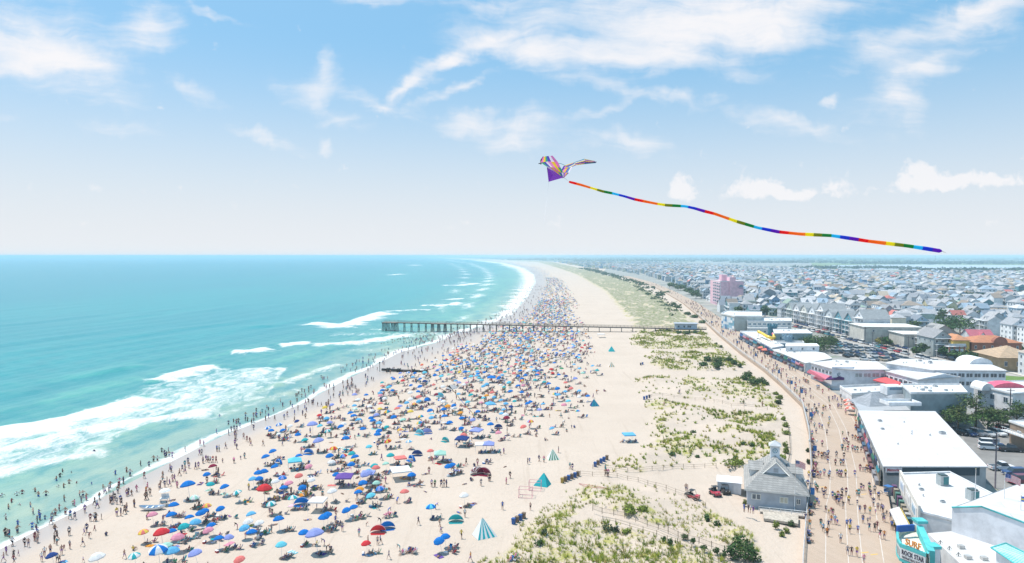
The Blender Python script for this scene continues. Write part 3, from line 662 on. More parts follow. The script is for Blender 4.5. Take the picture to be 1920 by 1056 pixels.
def make_umbrellas(limit, parts_within):
    UMBS.sort(key=lambda u: u[0]); far = []
    for i, (d, c, x, y, z, s, t, spin, lean) in enumerate(UMBS):
        rot = (Matrix.Rotation(t, 4, Vector((math.cos(lean), math.sin(lean), 0))) @ Matrix.Rotation(spin, 4, 'Z'))
        mw = Matrix.Translation((x, y, z)) @ rot @ Matrix.Scale(s, 4)
        if i >= limit: far.append((c, mw)); continue
        cme, pme, ome = umbrella_meshes(c); nm = c.replace('-', ' and ')
        big = 'wide ' if s > 1.25 else ''; tl = 'leaning ' if t > .22 else ''
        if d < parts_within:
            o = empty('beach_umbrella'); o.matrix_world = mw
            q = bpy.data.objects.new('canopy', cme); COL.objects.link(q); q.parent = o; q.location = (0, 0, 1.82)
            q = bpy.data.objects.new('pole', pme); COL.objects.link(q); q.parent = o
        else:
            o = bpy.data.objects.new('beach_umbrella', ome); COL.objects.link(o); o.matrix_world = mw
        want(o, f'{tl}{big}{nm} beach umbrella', 'umbrella', 'umbrellas on the beach', x, y, 'beach')
    m = MB()
    for c, mw in far:
        cols = umb_cols(c); ring = [mw @ V(.86*math.cos(k*math.pi/4), .86*math.sin(k*math.pi/4), 1.80) for k in range(8)]; mid = [mw @ V(.5*math.cos(k*math.pi/4), .5*math.sin(k*math.pi/4), 2.15) for k in range(8)]; top = mw @ V(0,0,2.34); ft = mw @ V(0,0,0)
        for k in range(8):
            m.face([ring[k], ring[(k+1)%8], mid[(k+1)%8], mid[k]], cols[k]); m.face([mid[k], mid[(k+1)%8], top], cols[k])
        m.tube([ft, top], .025, (.7,.7,.7), 3, caps=False)
    if far: tag(m.build('umbrella_field', 'cloth'), kind='stuff')
CHAIRC = {'blue':(.015,.16,.42),'navy':(.015,.05,.17),'teal':(.03,.30,.36),'green':(.06,.26,.14),'red':(.5,.05,.07),'striped':(.5,.55,.68),'grey':(.25,.26,.3)}
def chair_mesh(c):
    if ('chair', c) in CACHE: return CACHE[('chair', c)]
    m = MB(); k = CHAIRC[c]; w = .28; fr = (.7,.7,.72)
    seat = [(-w,-.25,.24),(w,-.25,.24),(w,.2,.20),(-w,.2,.20)]; back = [(-w,.2,.20),(w,.2,.20),(w,.52,.80),(-w,.52,.80)]
    k2 = (.75,.75,.75) if c == 'striped' else k
    for q, cc in ((seat, k), (back, k2)):
        m.face(q, cc); m.face([(a, b-.01, z-.02) for a, b, z in q][::-1], cc)
    for s in (-w, w):
        m.tube([(s,-.25,.24),(s,.2,.2),(s,.54,.84)], .014, fr, 4); m.tube([(s,-.22,.0),(s,.0,.24),(s,.02,.42)], .014, fr, 4); m.tube([(s,.3,0),(s,.05,.3)], .014, fr, 4); m.tube([(s,-.2,.43),(s,.34,.45)], .02, (.5,.35,.2), 4)
    o = m.build('beach_chair', 'cloth'); me = o.data; bpy.data.objects.remove(o); CACHE[('chair', c)] = me; return me
CHAIRS = []
def chair(x, y, rz, c=None): CHAIRS.append((math.hypot(x, y), c or pick(list(CHAIRC)), x, y, gz(x, y), rz))
def make_chairs(limit):
    CHAIRS.sort(); far = MB()
    for i, (d, c, x, y, z, rz) in enumerate(CHAIRS):
        if i < limit:
            o = bpy.data.objects.new('beach_chair', chair_mesh(c)); COL.objects.link(o); o.location = (x, y, z); o.rotation_euler.z = rz
            want(o, f'low {c} folding beach chair', 'chair', 'beach chairs', x, y, 'beach')
        else:
            k = CHAIRC[c]; mw = Matrix.Translation((x, y, z)) @ Matrix.Rotation(rz, 4, 'Z'); w = .28
            P = lambda *a: mw @ V(*a)
            far.face([P(-w,-.25,.24),P(w,-.25,.24),P(w,.2,.2),P(-w,.2,.2)], k); far.face([P(-w,.2,.2),P(w,.2,.2),P(w,.52,.8),P(-w,.52,.8)], k)
            far.tube([P(-w,-.2,0),P(-w,.5,.75)], .015, (.6,.6,.6), 3, caps=False); far.tube([P(w,-.2,0),P(w,.5,.75)], .015, (.6,.6,.6), 3, caps=False)
    if far.v: tag(far.build('folding_chair_field', 'cloth'), kind='stuff')
TOWELS = []
def towel(x, y, rz, c=None): TOWELS.append((math.hypot(x, y), x, y, rz, c or pick(list(UMB))))
def make_towels(limit):
    TOWELS.sort()
    for d, x, y, rz, c in TOWELS[:limit]:
        m = MB(); n = 6; a = UMB[c]; b = pick([a, (.75,.75,.75), tuple(v*.6 for v in a)])
        for i in range(n):
            y0, y1 = -.9+1.8*i/n, -.9+1.8*(i+1)/n; z0 = .03+.02*math.sin(i*2.1+x); z1 = .03+.02*math.sin((i+1)*2.1+x); k = a if i % 2 == 0 else b
            m.face([(-.48,y0,z0),(.48,y0,z0+.01),(.48,y1,z1+.01),(-.48,y1,z1)], k); m.face([(-.48,y1,z1-.02),(.48,y1,z1-.01),(.48,y0,z0-.01),(-.48,y0,z0-.02)], k)
        o = m.build('beach_towel', 'cloth', None, (x, y, gz(x, y)+.02), rz); want(o, f'{c} beach towel spread on sand', 'towel', 'towels on the beach', x, y, 'beach')
COOL = []
def cooler(x, y, rz): COOL.append((math.hypot(x, y), x, y, rz))
def make_coolers(limit):
    COOL.sort(); cc = {'blue':(.05,.2,.5),'red':(.5,.06,.06),'grey':(.4,.42,.45),'white':(.75,.75,.75)}
    for d, x, y, rz in COOL[:limit]:
        c = pick(list(cc)); r = empty('cool_box', (x, y, gz(x, y)), rz)
        m = MB(); m.prism([(-.3,-.18),(.3,-.18),(.32,.18),(-.32,.18)], 0, .34, cc[c]); m.tube([(-.34,0,.26),(-.36,0,.4),(.36,0,.4),(.34,0,.26)], .015, (.8,.8,.8), 5); m.build('box', 'paint', r)
        m = MB(); m.prism([(-.33,-.2),(.33,-.2),(.33,.2),(-.33,.2)], .343, .40, (.78,.78,.78)); m.build('lid', 'paint', r)
        want(r, f'{c} picnic cool box with white lid', 'cool box', 'cool boxes', x, y, 'beach')
def canopy_tent(c, x, y, w=3.0, rz=0., h=2.1, flat=False):
    r = empty('canopy_shelter', (x, y, gz(x, y)), rz); k = UMB[c]; a = w/2
    m = MB(); ap = (0, 0, h+(.25 if flat else .75)); co_ = [(-a,-a,h),(a,-a,h),(a,a,h),(-a,a,h)]
    for i in range(4): m.face([co_[i], co_[(i+1)%4], ap], k); m.face([co_[i], (co_[i][0], co_[i][1], h-.25), (co_[(i+1)%4][0], co_[(i+1)%4][1], h-.25), co_[(i+1)%4]], k)
    m.build('canopy', 'cloth', r)
    for px, py, _ in co_:
        m = MB(); m.tube([(px*.97,py*.97,0),(px*.97,py*.97,h)], .03, (.7,.7,.7), 6); m.build('leg', 'metal', r)
    want(r, f'square {c} canopy shelter on four legs', 'canopy', 'canopy shelters', x, y, 'beach'); return r
def dome_tent(c, x, y, s=1., rz=0., c2=None):
    r = empty('dome_tent', (x, y, gz(x, y)), rz); k = UMB[c]; m = MB(); n, rr = 14, 7
    for i in range(rr):
        for j in range(n):
            def P(i, j):
                th = math.pi*(.04+.92*j/n); ph = math.pi*.5*(i/rr)
                return (1.25*s*math.cos(th)*math.cos(ph*.98), (.95*s*math.sin(ph)-.3*s), 1.25*s*math.sin(th)*math.cos(ph*.98)+0.0)
            m.face([P(i,j),P(i,j+1),P(i+1,j+1),P(i+1,j)], (UMB[c2] if c2 and j % 4 < 2 else k), 0, True)
    m.face([(-1.2*s,-.3*s,.03),(1.2*s,-.3*s,.03),(1.0*s,-1.1*s,.03),(-1.0*s,-1.1*s,.03)], tuple(v*.8 for v in k)); m.build('shell', 'cloth', r)
    m = MB(); m.tube([(1.25*s*math.cos(math.pi*(.04+.92*j/n)), -.31*s, 1.25*s*math.sin(math.pi*(.04+.92*j/n))) for j in range(n+1)], .025, (.85,.85,.85), 5); m.build('hoop', 'cloth', r)
    return r
def wedge_tent(cols, x, y, s=1., rz=0.):
    r = empty('beach_tent', (x, y, gz(x, y)), rz); m = MB(); n = 8
    for i in range(n):                                              # striped sides lean in to a short ridge
        a, b = -1+2*i/n, -1+2*(i+1)/n; k = cols[i % len(cols)]; h = 2.0*s; w = 1.35*s
        tp = lambda u: (u*.12*s, .75*s, h)
        m.face([(a*w,-1.0*s,.02),(b*w,-1.0*s,.02),tp(b),tp(a)], k); m.face([(a*w,1.1*s,.02),tp(a),tp(b),(b*w,1.1*s,.02)], k)
    m.face([(w,-1.0*s,.02),(w,1.1*s,.02),(.12*s,.75*s,h)], cols[0]); m.face([(-w,1.1*s,.02),(-w,-1.0*s,.02),(-.12*s,.75*s,h)], cols[-1]); m.build('sailcloth', 'cloth', r)
    m = MB(); m.tube([(0,.75*s,0),(0,.75*s,h*1.06)], .03*s, (.8,.8,.8), 6); m.build('pole', 'metal', r); return r

A = lambda zx, zy, z0=1.2: ground(*ZA(zx, zy, 0), z0)
B = lambda zx, zy, z0=1.2: ground(*ZA(zx, zy, 480), z0)
C = lambda zx, zy, z0=1.8: ground(*ZA(zx, zy, 960), z0)
def D(zx, zy, z=DECK): x, y = at(*ZA(zx, zy, 1440), z); return V(x, y, z)
def add_lm(zone, name, p): LM[zone].append((name, p[0], p[1]))

# ------------------------------------------------------------------ the crowded beach
lm_pts = [('white rescue boat', A(800,772)), ('red dome tent', B(645,895)), ('maroon twin tent', B(1180,590)), ('big striped tent', B(1205,912)), ('orange dome tent', B(257,697)), ('lone teal tent', C(435,228)),
 ('small striped tent', C(218,508)), ('teal frame tent', C(160,645)), ('outfall pipe', B(760,55)), ('red wide umbrella', A(858,960)), ('navy canopy', B(465,650)), ('fan kite', B(1035,300)), ('blue canopy', C(615,415)), ('blue dome tent', B(822,518))]
for n_, p_ in lm_pts: add_lm('beach', n_, p_)
add_lm('beach', 'fishing pier', (-10, 436))
UA = [(1095,583,'royal blue',1),(1000,672,'royal blue',1.7),(1195,652,'royal blue',1.1),(1265,683,'teal-white',1.1),(1025,712,'white-mint',1.1),(1090,750,'coral-yellow',1),(1173,760,'royal blue',1),(912,805,'royal blue',1.15),(1003,812,'royal blue',1),(1062,792,'royal blue',1.1),(1088,779,'royal blue',1.05),(1128,853,'royal blue',1.05),(1030,846,'sky blue',1.2),(980,866,'teal',1.2),(912,885,'royal blue',1),(1112,880,'pink',1.1),(765,889,'coral-yellow',1.05),(858,922,'red',1.55),(938,932,'pink',1.3),(1157,927,'royal blue',1.05),(845,1018,'royal blue-white',1.7),(912,1012,'sky blue',1.4),(528,1040,'white',1.4),(1277,1028,'coral',1.05),(1045,1015,'lavender',1.3),(890,980,'mint',1.3),(1300,866,'sky blue',1.1),(1330,896,'royal blue',1.1),(1338,614,'sky blue',1.1),(1332,800,'sky blue',1.1),(1318,835,'white',1.1),(720,1015,'teal-white',1.1),(1205,915,'lavender',1.)]
UB = [(62,497,'royal blue'),(100,467,'royal blue'),(230,490,'royal blue'),(105,547,'royal blue'),(42,575,'royal blue'),(15,585,'royal blue'),(20,610,'royal blue'),(395,490,'royal blue'),(565,348,'royal blue'),(620,305,'royal blue'),(530,500,'royal blue'),(505,535,'royal blue'),(425,588,'royal blue'),(568,637,'royal blue'),(545,682,'royal blue'),(150,657,'royal blue'),(255,650,'royal blue'),(125,830,'royal blue'),(490,770,'royal blue'),(523,757,'royal blue'),(378,797,'royal blue'),(358,818,'royal blue'),(255,898,'royal blue'),(325,942,'lavender'),(1000,910,'royal blue'),(980,932,'royal blue'),(1018,545,'royal blue'),(1045,535,'royal blue'),(1025,318,'royal blue'),(735,287,'royal blue'),(660,662,'royal blue-lavender'),(600,600,'lavender'),(455,335,'royal blue'),(545,305,'sky blue'),(1140,170,'teal'),(1070,165,'sky blue'),(640,380,'royal blue'),(655,357,'royal blue'),(45,692,'red'),(233,592,'coral'),(785,680,'coral'),(632,555,'coral'),(920,462,'coral'),(750,245,'coral'),(660,215,'coral'),(1095,382,'coral'),(1085,263,'orange'),(815,262,'yellow'),(410,457,'rainbow'),(555,665,'orange'),(765,355,'coral-yellow'),(1215,172,'orange'),(470,490,'rainbow'),(705,410,'rainbow'),(110,625,'white'),(635,630,'mint'),(30,838,'white'),(400,525,'white'),(300,615,'white'),(75,670,'green'),(690,530,'mint'),(620,702,'cyan'),(135,960,'cyan'),(90,742,'teal-white'),(635,540,'teal'),(710,490,'teal'),(1120,207,'cyan'),(1050,222,'royal blue'),(300,350,'lavender'),(340,430,'lavender'),(140,608,'royal blue-lavender'),(1145,300,'lavender'),(200,718,'white-teal'),(385,355,'teal-white'),(290,540,'pink'),(185,640,'pink'),(925,765,'cyan-royal blue'),(600,440,'cyan'),(525,245,'white-mint'),(835,215,'coral-yellow'),(905,190,'royal blue'),(600,565,'sky blue'),(510,478,'teal'),(410,680,'white'),(810,415,'white-sky blue'),(1100,700,'white')]
def family(x, y, near=True):
    """seats, bags and people gathered in the umbrella's shade"""
    n = pick([2, 2, 3, 3, 4, 5]) if near else pick([1, 2, 2, 3])
    for k in range(n):
        a = uni(-.6, 1.9)*1.; r = uni(.7, 2.4); cx, cy = x+r*math.cos(a)*.9+.5, y-abs(r*math.sin(a))*.6+uni(-.5,.5); face = R(-90)+uni(-1.0, 1.0)
        chair(cx, cy, face)
        if rnd() < .72: someone('sitting', cx, cy, gz(cx, cy)-.02, face, 'beach', 'people on the beach', 'in chair', swim=rnd() < .6)
    if rnd() < .35: cx, cy = x+uni(-2,2), y+uni(-2,2); towel(cx, cy, uni(0,3.1)); (rnd() < .5) and someone(pick(['lying','sitting up']), cx, cy, gz(cx, cy)+.03, uni(0,6.3), 'beach', 'people on the beach', 'on towel', swim=True)
    if rnd() < .4: cx, cy = x+uni(-1.4,1.4), y+uni(-1.4,1.0); someone(pick(['standing','bending','sitting up']), cx, cy, gz(cx, cy), uni(0,6.3), 'beach', 'people on the beach', 'on sand', swim=rnd() < .6, child=rnd() < .3)
    if rnd() < .4: cooler(x+uni(-1,1), y+uni(-1.2,.2), uni(0,3))
PLACED = []
for zx, zy, c, s in UA: p = ground_up(*ZA(zx, zy, 0), 1.98); umbrella(c, p.x, p.y, s); PLACED.append((p.x, p.y)); family(p.x, p.y)
for zx, zy, c in UB:
    p = ground_up(*ZA(zx, zy, 480), 2.0); s = uni(1.0, 1.2)*(1.5 if c in ('lavender','red') and rnd() < .5 else 1)
    umbrella(c, p.x, p.y, s); PLACED.append((p.x, p.y)); family(p.x, p.y)
TENTS = [('dome',122,533,'royal blue',1.),('dome',257,697,'orange',1.05),('dome',245,748,'royal blue',1.3),('dome',822,516,'royal blue',1.1),('dome',850,487,'navy',1.1),('dome',1000,415,'teal',1.),('dome',865,378,'cyan',1.2),('dome',900,372,'lavender',1.2),('dome',1053,836,'teal',1.15),('dome',645,893,'red',1.15),('dome',690,873,'royal blue',1.15),('dome',280,480,'royal blue',1.1),('dome',1275,345,'navy',1.),('dome',970,178,'cyan',1.2),('dome',905,200,'royal blue',1.)]
for kind, zx, zy, c, s in TENTS:
    p = B(zx, zy); t = dome_tent(c, p.x, p.y, s, uni(-1.2, .3), None); want(t, f'{c} dome tent pitched on sand', 'tent', 'dome tents', p.x+4, p.y+3, 'beach'); PLACED.append((p.x, p.y))
p = B(1160,585); t = dome_tent('maroon', p.x, p.y, 1.35, R(30), 'white'); tag(t, 'maroon and white dome tent, seaward half of the joined pair', 'tent', 'dome tents')
p = B(1203,588); t = dome_tent('maroon', p.x, p.y, 1.35, R(-20)); tag(t, 'plain maroon dome tent, inland half of the joined pair', 'tent', 'dome tents')
for n_, p_, cols, s, rz, lab in [('a', B(1205,912), ['teal','white'], 1.35, R(25), 'large teal and white striped beach tent nearest the dune grass'),('b', C(218,508), ['green','white'], 1.05, R(10), 'small green and white striped tent on open sand'),('c', C(160,645), ['teal'], 1.15, R(-25), 'plain teal pyramid tent beside the pink pop-up goals'),('d', C(435,228), ['teal','navy'], 1., R(10), 'teal and navy tent alone beside one blue umbrella'),('e', C(524,22), ['orange','teal','white'], .95, 0, 'tiny orange, teal and white striped tent farther up the sand')]:
    t = wedge_tent([UMB[c] for c in cols], p_.x, p_.y, s, rz); tag(t, lab, 'tent', 'pyramid tents'); PLACED.append((p_.x, p_.y))
p = ground(1147, 659); t = wedge_tent([UMB['teal']], p.x, p.y, 1.2, 0); tag(t, 'dark teal pyramid tent just this side of the pier', 'tent', 'pyramid tents')
p = C(402,205); umbrella('royal blue', p.x, p.y, 1.0, .1)
for zx, zy, c, w, flat in [(465,648,'purple',3.4,False),(1085,440,'navy',3.2,False),(762,610,'white',4.2,True),(205,560,'cyan',3.0,False),(325,778,'white',3.0,True),(1160,395,'lavender',3.,False),(1185,470,'white',2.8,True),(1225,470,'lavender',2.8,False),(1240,105,'royal blue',3.2,False),(1235,250,'sky blue',3.,False),(760,545,'coral',2.6,True),(970,522,'mint',2.8,False),(590,628,'lavender',2.8,True)]:
    p = B(zx, zy); canopy_tent(c, p.x, p.y, w, uni(-.4, .4), 2.1, flat); PLACED.append((p.x, p.y)); family(p.x, p.y); family(p.x+1, p.y)
p = C(615,415); canopy_tent('sky blue', p.x, p.y, 3.0, .1, 2., True)
for k in range(3): chair(p.x-1.8+1.6*k, p.y-1.2, R(-80), 'blue'); someone('sitting', p.x-1.8+1.6*k, p.y-1.2, p.z, R(-80), 'beach', 'people on the beach', 'in chair', swim=True)
p = ground(1127, 633); canopy_tent('white', p.x, p.y, 4., 0, 2.2, True)
# random groups farther along, as thick as the photo shows them
east = curve([(8,105),(-12,118),(-7,135),(5,160),(22,200),(33,240),(38,290),(42,340),(45,400),(50,470),(52,560),(62,640),(72,760),(80,900),(95,1200),(112,1800),(110,2700)])
def west(y): return _shore(y)+np.interp(y, [90,150,250,330,440,600,1000,2600],[11,10,18,30,23,16,18,30])
def free(x, y, r): return all((x-a)**2+(y-b)**2 > r*r for a, b in PLACED[-900:])
FARC = ['royal blue']*12+['sky blue']*6+['cyan']*3+['lavender']*2+['teal']*2+['coral']*3+['red']+['orange']+['yellow']+['white']*5+['pink']*2+['mint']*2+['navy']*2+['green','rainbow','coral-yellow','royal blue-white','maroon']
def scatter(y0, y1, n, gap, ppl=True):
    for _ in range(n):
        y = uni(y0**.5, y1**.5)**2 if y1 < 600 else uni(y0, y1); w, e = float(west(y)), float(east(y)); t = rnd()**.8; x = w+(e-w)*t
        if not free(x, y, gap*(1+.9*max(0, t-.72)*4)) : continue
        if fbm(x/9., y/13.)+.25*(1-t) < uni(.36,.58): continue
        if t > .75 and rnd() < (t-.75)*3.2: continue
        PLACED.append((x, y))
        if rnd() < .66: umbrella(pick(FARC), x, y, uni(.9, 1.2))
        if ppl: family(x, y, y < 260)
scatter(104, 180, 70, 3.9); scatter(180, 260, 620, 3.1); scatter(260, 440, 1950, 2.7); scatter(440, 760, 1900, 3.2); scatter(760, 1500, 1100, 4.6); scatter(1500, 2900, 500, 9, False)
# people on their feet among them and along the wet sand
for _ in range(420):
    y = uni(110, 430); w, e = float(west(y)), float(east(y)); x = w+(e-w)*rnd()**.9; someone(pick(['walking','standing','strolling','bending','sitting up','lying']), x, y, gz(x, y), uni(0, 6.3), 'beach', 'people on the beach', 'on sand', swim=rnd() < .7, child=rnd() < .25)
NB_ = [(40,920),(92,900),(94,868),(170,880),(200,905),(192,900),(32,845),(45,800),(5,750),(12,752),(62,770),(90,735),(118,725),(105,778),(160,780),(203,730),(243,722),(175,810),(205,812),(237,830),(292,808),(312,785),(345,800),(385,755),(338,740),(336,680),(308,682),(317,635),(330,612),(376,610),(365,660),(404,655),(298,652),(483,652),(511,765),(447,790),(588,745),(605,725),(580,740),(476,835),(497,835),(534,825),(499,885),(270,850),(667,585),(685,602),(741,550),(809,525),(829,522),(852,480),(866,492),(888,478),(891,497),(870,503),(608,600),(1157,305),(1293,290),(1239,412),(1247,457),(1050,487),(1062,487),(1283,402),(1300,417),(1322,437),(1315,422),(895,572),(901,577),(1085,522),(1096,527),(1107,527),(1121,527),(1138,527),(1172,527),(990,532),(960,572),(975,582),(995,557),(1030,562),(1045,557),(1140,572),(1150,587),(770,692),(773,722),(677,697),(693,702),(615,807),(637,807),(667,782),(657,797),(365,910),(301,932),(130,967),(150,972),(435,967),(443,907),(457,892),(287,952),(300,962),(33,1012),(73,1032),(97,1017),(220,1047),(235,1022),(368,982),(338,987),(325,1012),(302,1054),(315,1052),(72,1060),(438,1052),(655,1032),(845,660),(868,655),(880,640),(893,650),(437,492),(497,512),(420,712),(437,714),(186,710),(45,682),(20,1050),(553,690),(575,680),(620,688),(760,610)]
for zx, zy in NB_:
    p = A(zx, zy, .2); off_ = float(shore_x(p.y))-p.x
    if off_ > 1: dep = min(1.15, .15+off_*.03); someone('wading', p.x, p.y, -dep, uni(0, 6.3), 'beach', 'bathers in the shallows', 'in shallows', swim=True, bottom=pick(['navy','black','navy','blue','maroon']), child=rnd() < .2)
    else: someone(pick(['walking','standing','strolling','walking']), p.x, p.y, p.z, uni(0, 6.3), 'beach', 'people along the water edge', 'on wet sand', swim=rnd() < .7, bottom=pick(['navy','black','navy','maroon','purple']), child=rnd() < .2)
for y0, y1, n, a, b in [(104,200,70,-4,12),(200,270,110,-9,16),(270,430,170,-12,28),(385,440,150,-30,14),(440,620,170,-14,20),(620,1100,190,-24,24),(1100,2200,120,-30,30)]:
    for _ in range(n):
        y = uni(y0, y1); x = float(_shore(y))+uni(a, b); off_ = float(_shore(y))-x
        if off_ > 1: someone('wading', x, y, -min(1.0, .1+off_*.03), uni(0,6.3), 'beach', 'bathers in the shallows', 'in shallows', swim=True)
        else: someone(pick(['walking','standing','strolling']), x, y, gz(x, y), uni(0,6.3), 'beach', 'people along the water edge', 'on wet sand', swim=True)
for px, py in [(1133,1040)]: pass
for zx, zy in [(490,570),(492,572),(495,598),(506,600),(142,520),(168,525),(83,535),(245,475),(305,560),(318,565),(97,778),(916,680),(925,682),(885,175),(880,165),(802,228),(280,105),(295,105),(282,170),(1220,218),(1318,230)]:
    p = C(zx, zy); someone(pick(['walking','standing']), p.x, p.y, p.z, uni(0,6.3), 'beach', 'people on the beach', 'on open sand', swim=rnd() < .5)
for zx, zy in [(925,655),(942,655),(975,655),(990,655),(1003,655),(1233,625),(1318,640),(1338,610),(543,915),(590,960),(1298,775),(655,955),(640,960),(1185,650),(1100,815),(855,855),(1130,1050),(700,1035)]:
    p = B(zx, zy); someone(pick(['walking','standing','standing']), p.x, p.y, p.z, uni(0,6.3), 'beach', 'people on the beach', 'on open sand', swim=rnd() < .6)

# lifeguards' rowing boat and stand
bp = A(802,775); t = empty('rescue_boat', bp, R(4)); m = MB(); n = 14; sec = []
for i in range(n+1):
    u = -1+2*i/n; w = .78*(1-abs(u)**2.6)**.8+.02; kz = .02+.42*abs(u)**3; top = .62+.28*u*u
    sec.append([(u*2.55, -w, top), (u*2.45, -w*.82, kz+.22), (u*2.35, 0, kz), (u*2.45, w*.82, kz+.22), (u*2.55, w, top)])
for i in range(n):
    for j in range(4):
        q = [sec[i][j], sec[i+1][j], sec[i+1][j+1], sec[i][j+1]]; m.face(q, (.75,.76,.78), 0, True); m.face([(a*.97, b*.93, z+.05) for a, b, z in q[::-1]], (.22,.38,.62) if j in (1,2) else (.62,.68,.74), 0, True)
m.build('hull', 'paint', t)
for u in (-1.1, 0, 1.1): m = MB(); m.box((u,0,.5),(.28,1.3,.05),(.8,.8,.8)); m.build('thwart', 'paint', t)
tag(t, 'white and blue rowing boat drawn up on the sand beside the lifeguard stand', 'boat')
sp = A(868,748); t = empty('lifeguard_stand', sp, R(10)); m = MB()
m.box((0,0,1.35),(1.5,1.3,.12),(.78,.78,.78)); m.box((0,.35,1.75),(1.4,.1,.7),(.78,.78,.78)); m.build('seat', 'paint', t)
for sx_ in (-1, 1):
    for sy_ in (-1, 1): m = MB(); m.tube([(sx_*.85,sy_*.8,0),(sx_*.62,sy_*.5,1.35)], .06, (.78,.78,.78), 6); m.build('leg', 'paint', t)
m = MB(); m.box((0,-.66,.75),(1.2,.05,.6),(.05,.12,.2)); m.box((0,-.69,.75),(.9,.03,.4),(.5,.6,.62)); m.build('notice_board', 'paint', t)
m = MB(); m.lathe((0,.1,2.75),[(.02,.4),(.7,.28),(1.1,0)],(.8,.8,.8),8,sm=False); m.tube([(0,.1,1.4),(0,.1,3.1)],.03,(.7,.7,.7),6); m.build('sunshade', 'cloth', t)
tag(t, 'white wooden lifeguard stand under a white sunshade', 'lifeguard stand')
for zx, w_ in ((835, 'holding'), (880, 'in')): pass
# outfall pipe
a_, b_ = ground(716,697), ground(800,698); t = empty('outfall_pipe', a_); dv = b_-a_; m = MB(); m.tube([(0,0,.9), tuple(dv+V(0,0,.3))], .55, (.05,.045,.045), 12); m.build('pipe', 'metal', t)
for k in (.14,.38,.70,.98):
    m = MB(); q = dv*k; m.tube([(q.x-.5,q.y-1.1,-1),(q.x-.5,q.y-1.1,1.6)],.2,(.03,.03,.03),8); m.tube([(q.x+.5,q.y-1.1,-1),(q.x+.5,q.y-1.1,1.6)],.2,(.03,.03,.03),8); m.tube([(q.x-.5,q.y+1.1,-1),(q.x-.5,q.y+1.1,1.6)],.2,(.03,.03,.03),8); m.tube([(q.x+.5,q.y+1.1,-1),(q.x+.5,q.y+1.1,1.6)],.2,(.03,.03,.03),8)
    m.box((q.x,q.y,1.35-.3*k),(1.6,2.6,.3),(.04,.04,.04)); m.build('pile_clamp', 'wood', t)
m = MB(); m.tube([(-.9,0,-1),(-.9,0,4.2)],.13,(.03,.03,.04),8); m.box((-.9,0,3.9),(.5,.1,.7),(.03,.03,.04)); m.build('marker_post', 'metal', t)
tag(t, 'black outfall pipe on four pile clamps running into the water', 'pipe')
p = ground(700,705); 
# bins in rows
BINC = {'blue':(.04,.12,.36),'brown':(.22,.15,.10),'ochre':(.42,.28,.06),'dark':(.05,.06,.10)}
def bin_(c, x, y, z, rz=0., row=''):
    t = empty('wheeled_bin', (x, y, z), rz); k = BINC[c]; m = MB(); vs = [(-.24,-.27,0),(.24,-.27,0),(.24,.27,0),(-.24,.27,0),(-.30,-.34,1.0),(.30,-.34,1.0),(.30,.34,1.0),(-.30,.34,1.0)]
    m.raw(vs, [(3,2,1,0),(0,1,5,4),(1,2,6,5),(2,3,7,6),(3,0,4,7)], k); m.build('body', 'paint', t)
    m = MB(); m.prism([(-.33,-.38),(.33,-.38),(.33,.36),(-.33,.36)], 1.0, 1.07, tuple(v*.8 for v in k)); m.build('lid', 'paint', t)
    for s in (-.22,.22): m = MB(); m.tube([(s-.04,.3,.12),(s+.04,.3,.12)], .12, (.02,.02,.02), 8); m.build('wheel', 'paint', t)
    return t
ROWN = ['nearest the dune grass','by the fenced beach entrance','behind the fenced entrance','farther along the dune edge','at the far dune edge']
for ri, (cs, p0, p1) in enumerate([(['blue','brown','blue','brown'],(8,850),(62,820)),(['ochre','brown','blue','brown','blue','brown'],(265,633),(348,598)),(['blue','brown','blue','blue','brown'],(438,548),(500,512)),(['blue','blue','dark'],(696,195),(724,186)),(['dark','blue'],(678,14),(688,11))]):
    n = len(cs)
    for k, c in enumerate(cs):
        f = k/max(n-1, 1); p = C(p0[0]+(p1[0]-p0[0])*f, p0[1]+(p1[1]-p0[1])*f); t = bin_(c, p.x, p.y, p.z, R(-25))
        rank = ordinal(sum(1 for q in cs[:k] if q == c)).replace('nearest', 'first')
        tag(t, f'{c} wheeled bin, {rank} {c} one in the row {ROWN[ri]}', 'bin', 'wheeled bins along the dune edge')
# pink pop-up goals
for i, (zx, zy, s) in enumerate([(72,705,1.35),(122,668,1.25)]):
    p = C(zx, zy); m = MB(); w = s
    cr = [V(a*w, b*w*.7, c*1.7) for a in (-1,1) for b in (-1,1) for c in (0,1)]
    for a, b in [(0,1),(2,3),(4,5),(6,7),(1,3),(5,7),(1,5),(3,7),(0,2),(4,6),(2,6),(0,4)]: m.tube([cr[a], cr[b]], .035, (.8,.35,.45), 4)
    m.tube([cr[1], cr[2]], .015, (.8,.45,.5), 3); m.tube([cr[5], cr[6]], .015, (.8,.45,.5), 3)
    o = m.build('pop_up_goal', 'cloth', None, p+V(0,0,.03), R(-8)); tag(o, ['pink pop-up goal frame, seaward one of the pair', 'pink pop-up goal frame standing against the teal tent'][i], 'goal frame', 'pop-up goals')
m = MB(); pts = [C(*q)+V(0,0,.15) for q in [(352,640),(400,648),(455,655),(505,667),(440,662),(385,655),(352,640)]]; m.tube(pts, .04, (.75,.25,.25), 4); o = m.build('boundary_tape', 'cloth'); tag(o, 'pink court tape pegged out on the sand near the bins', 'tape')
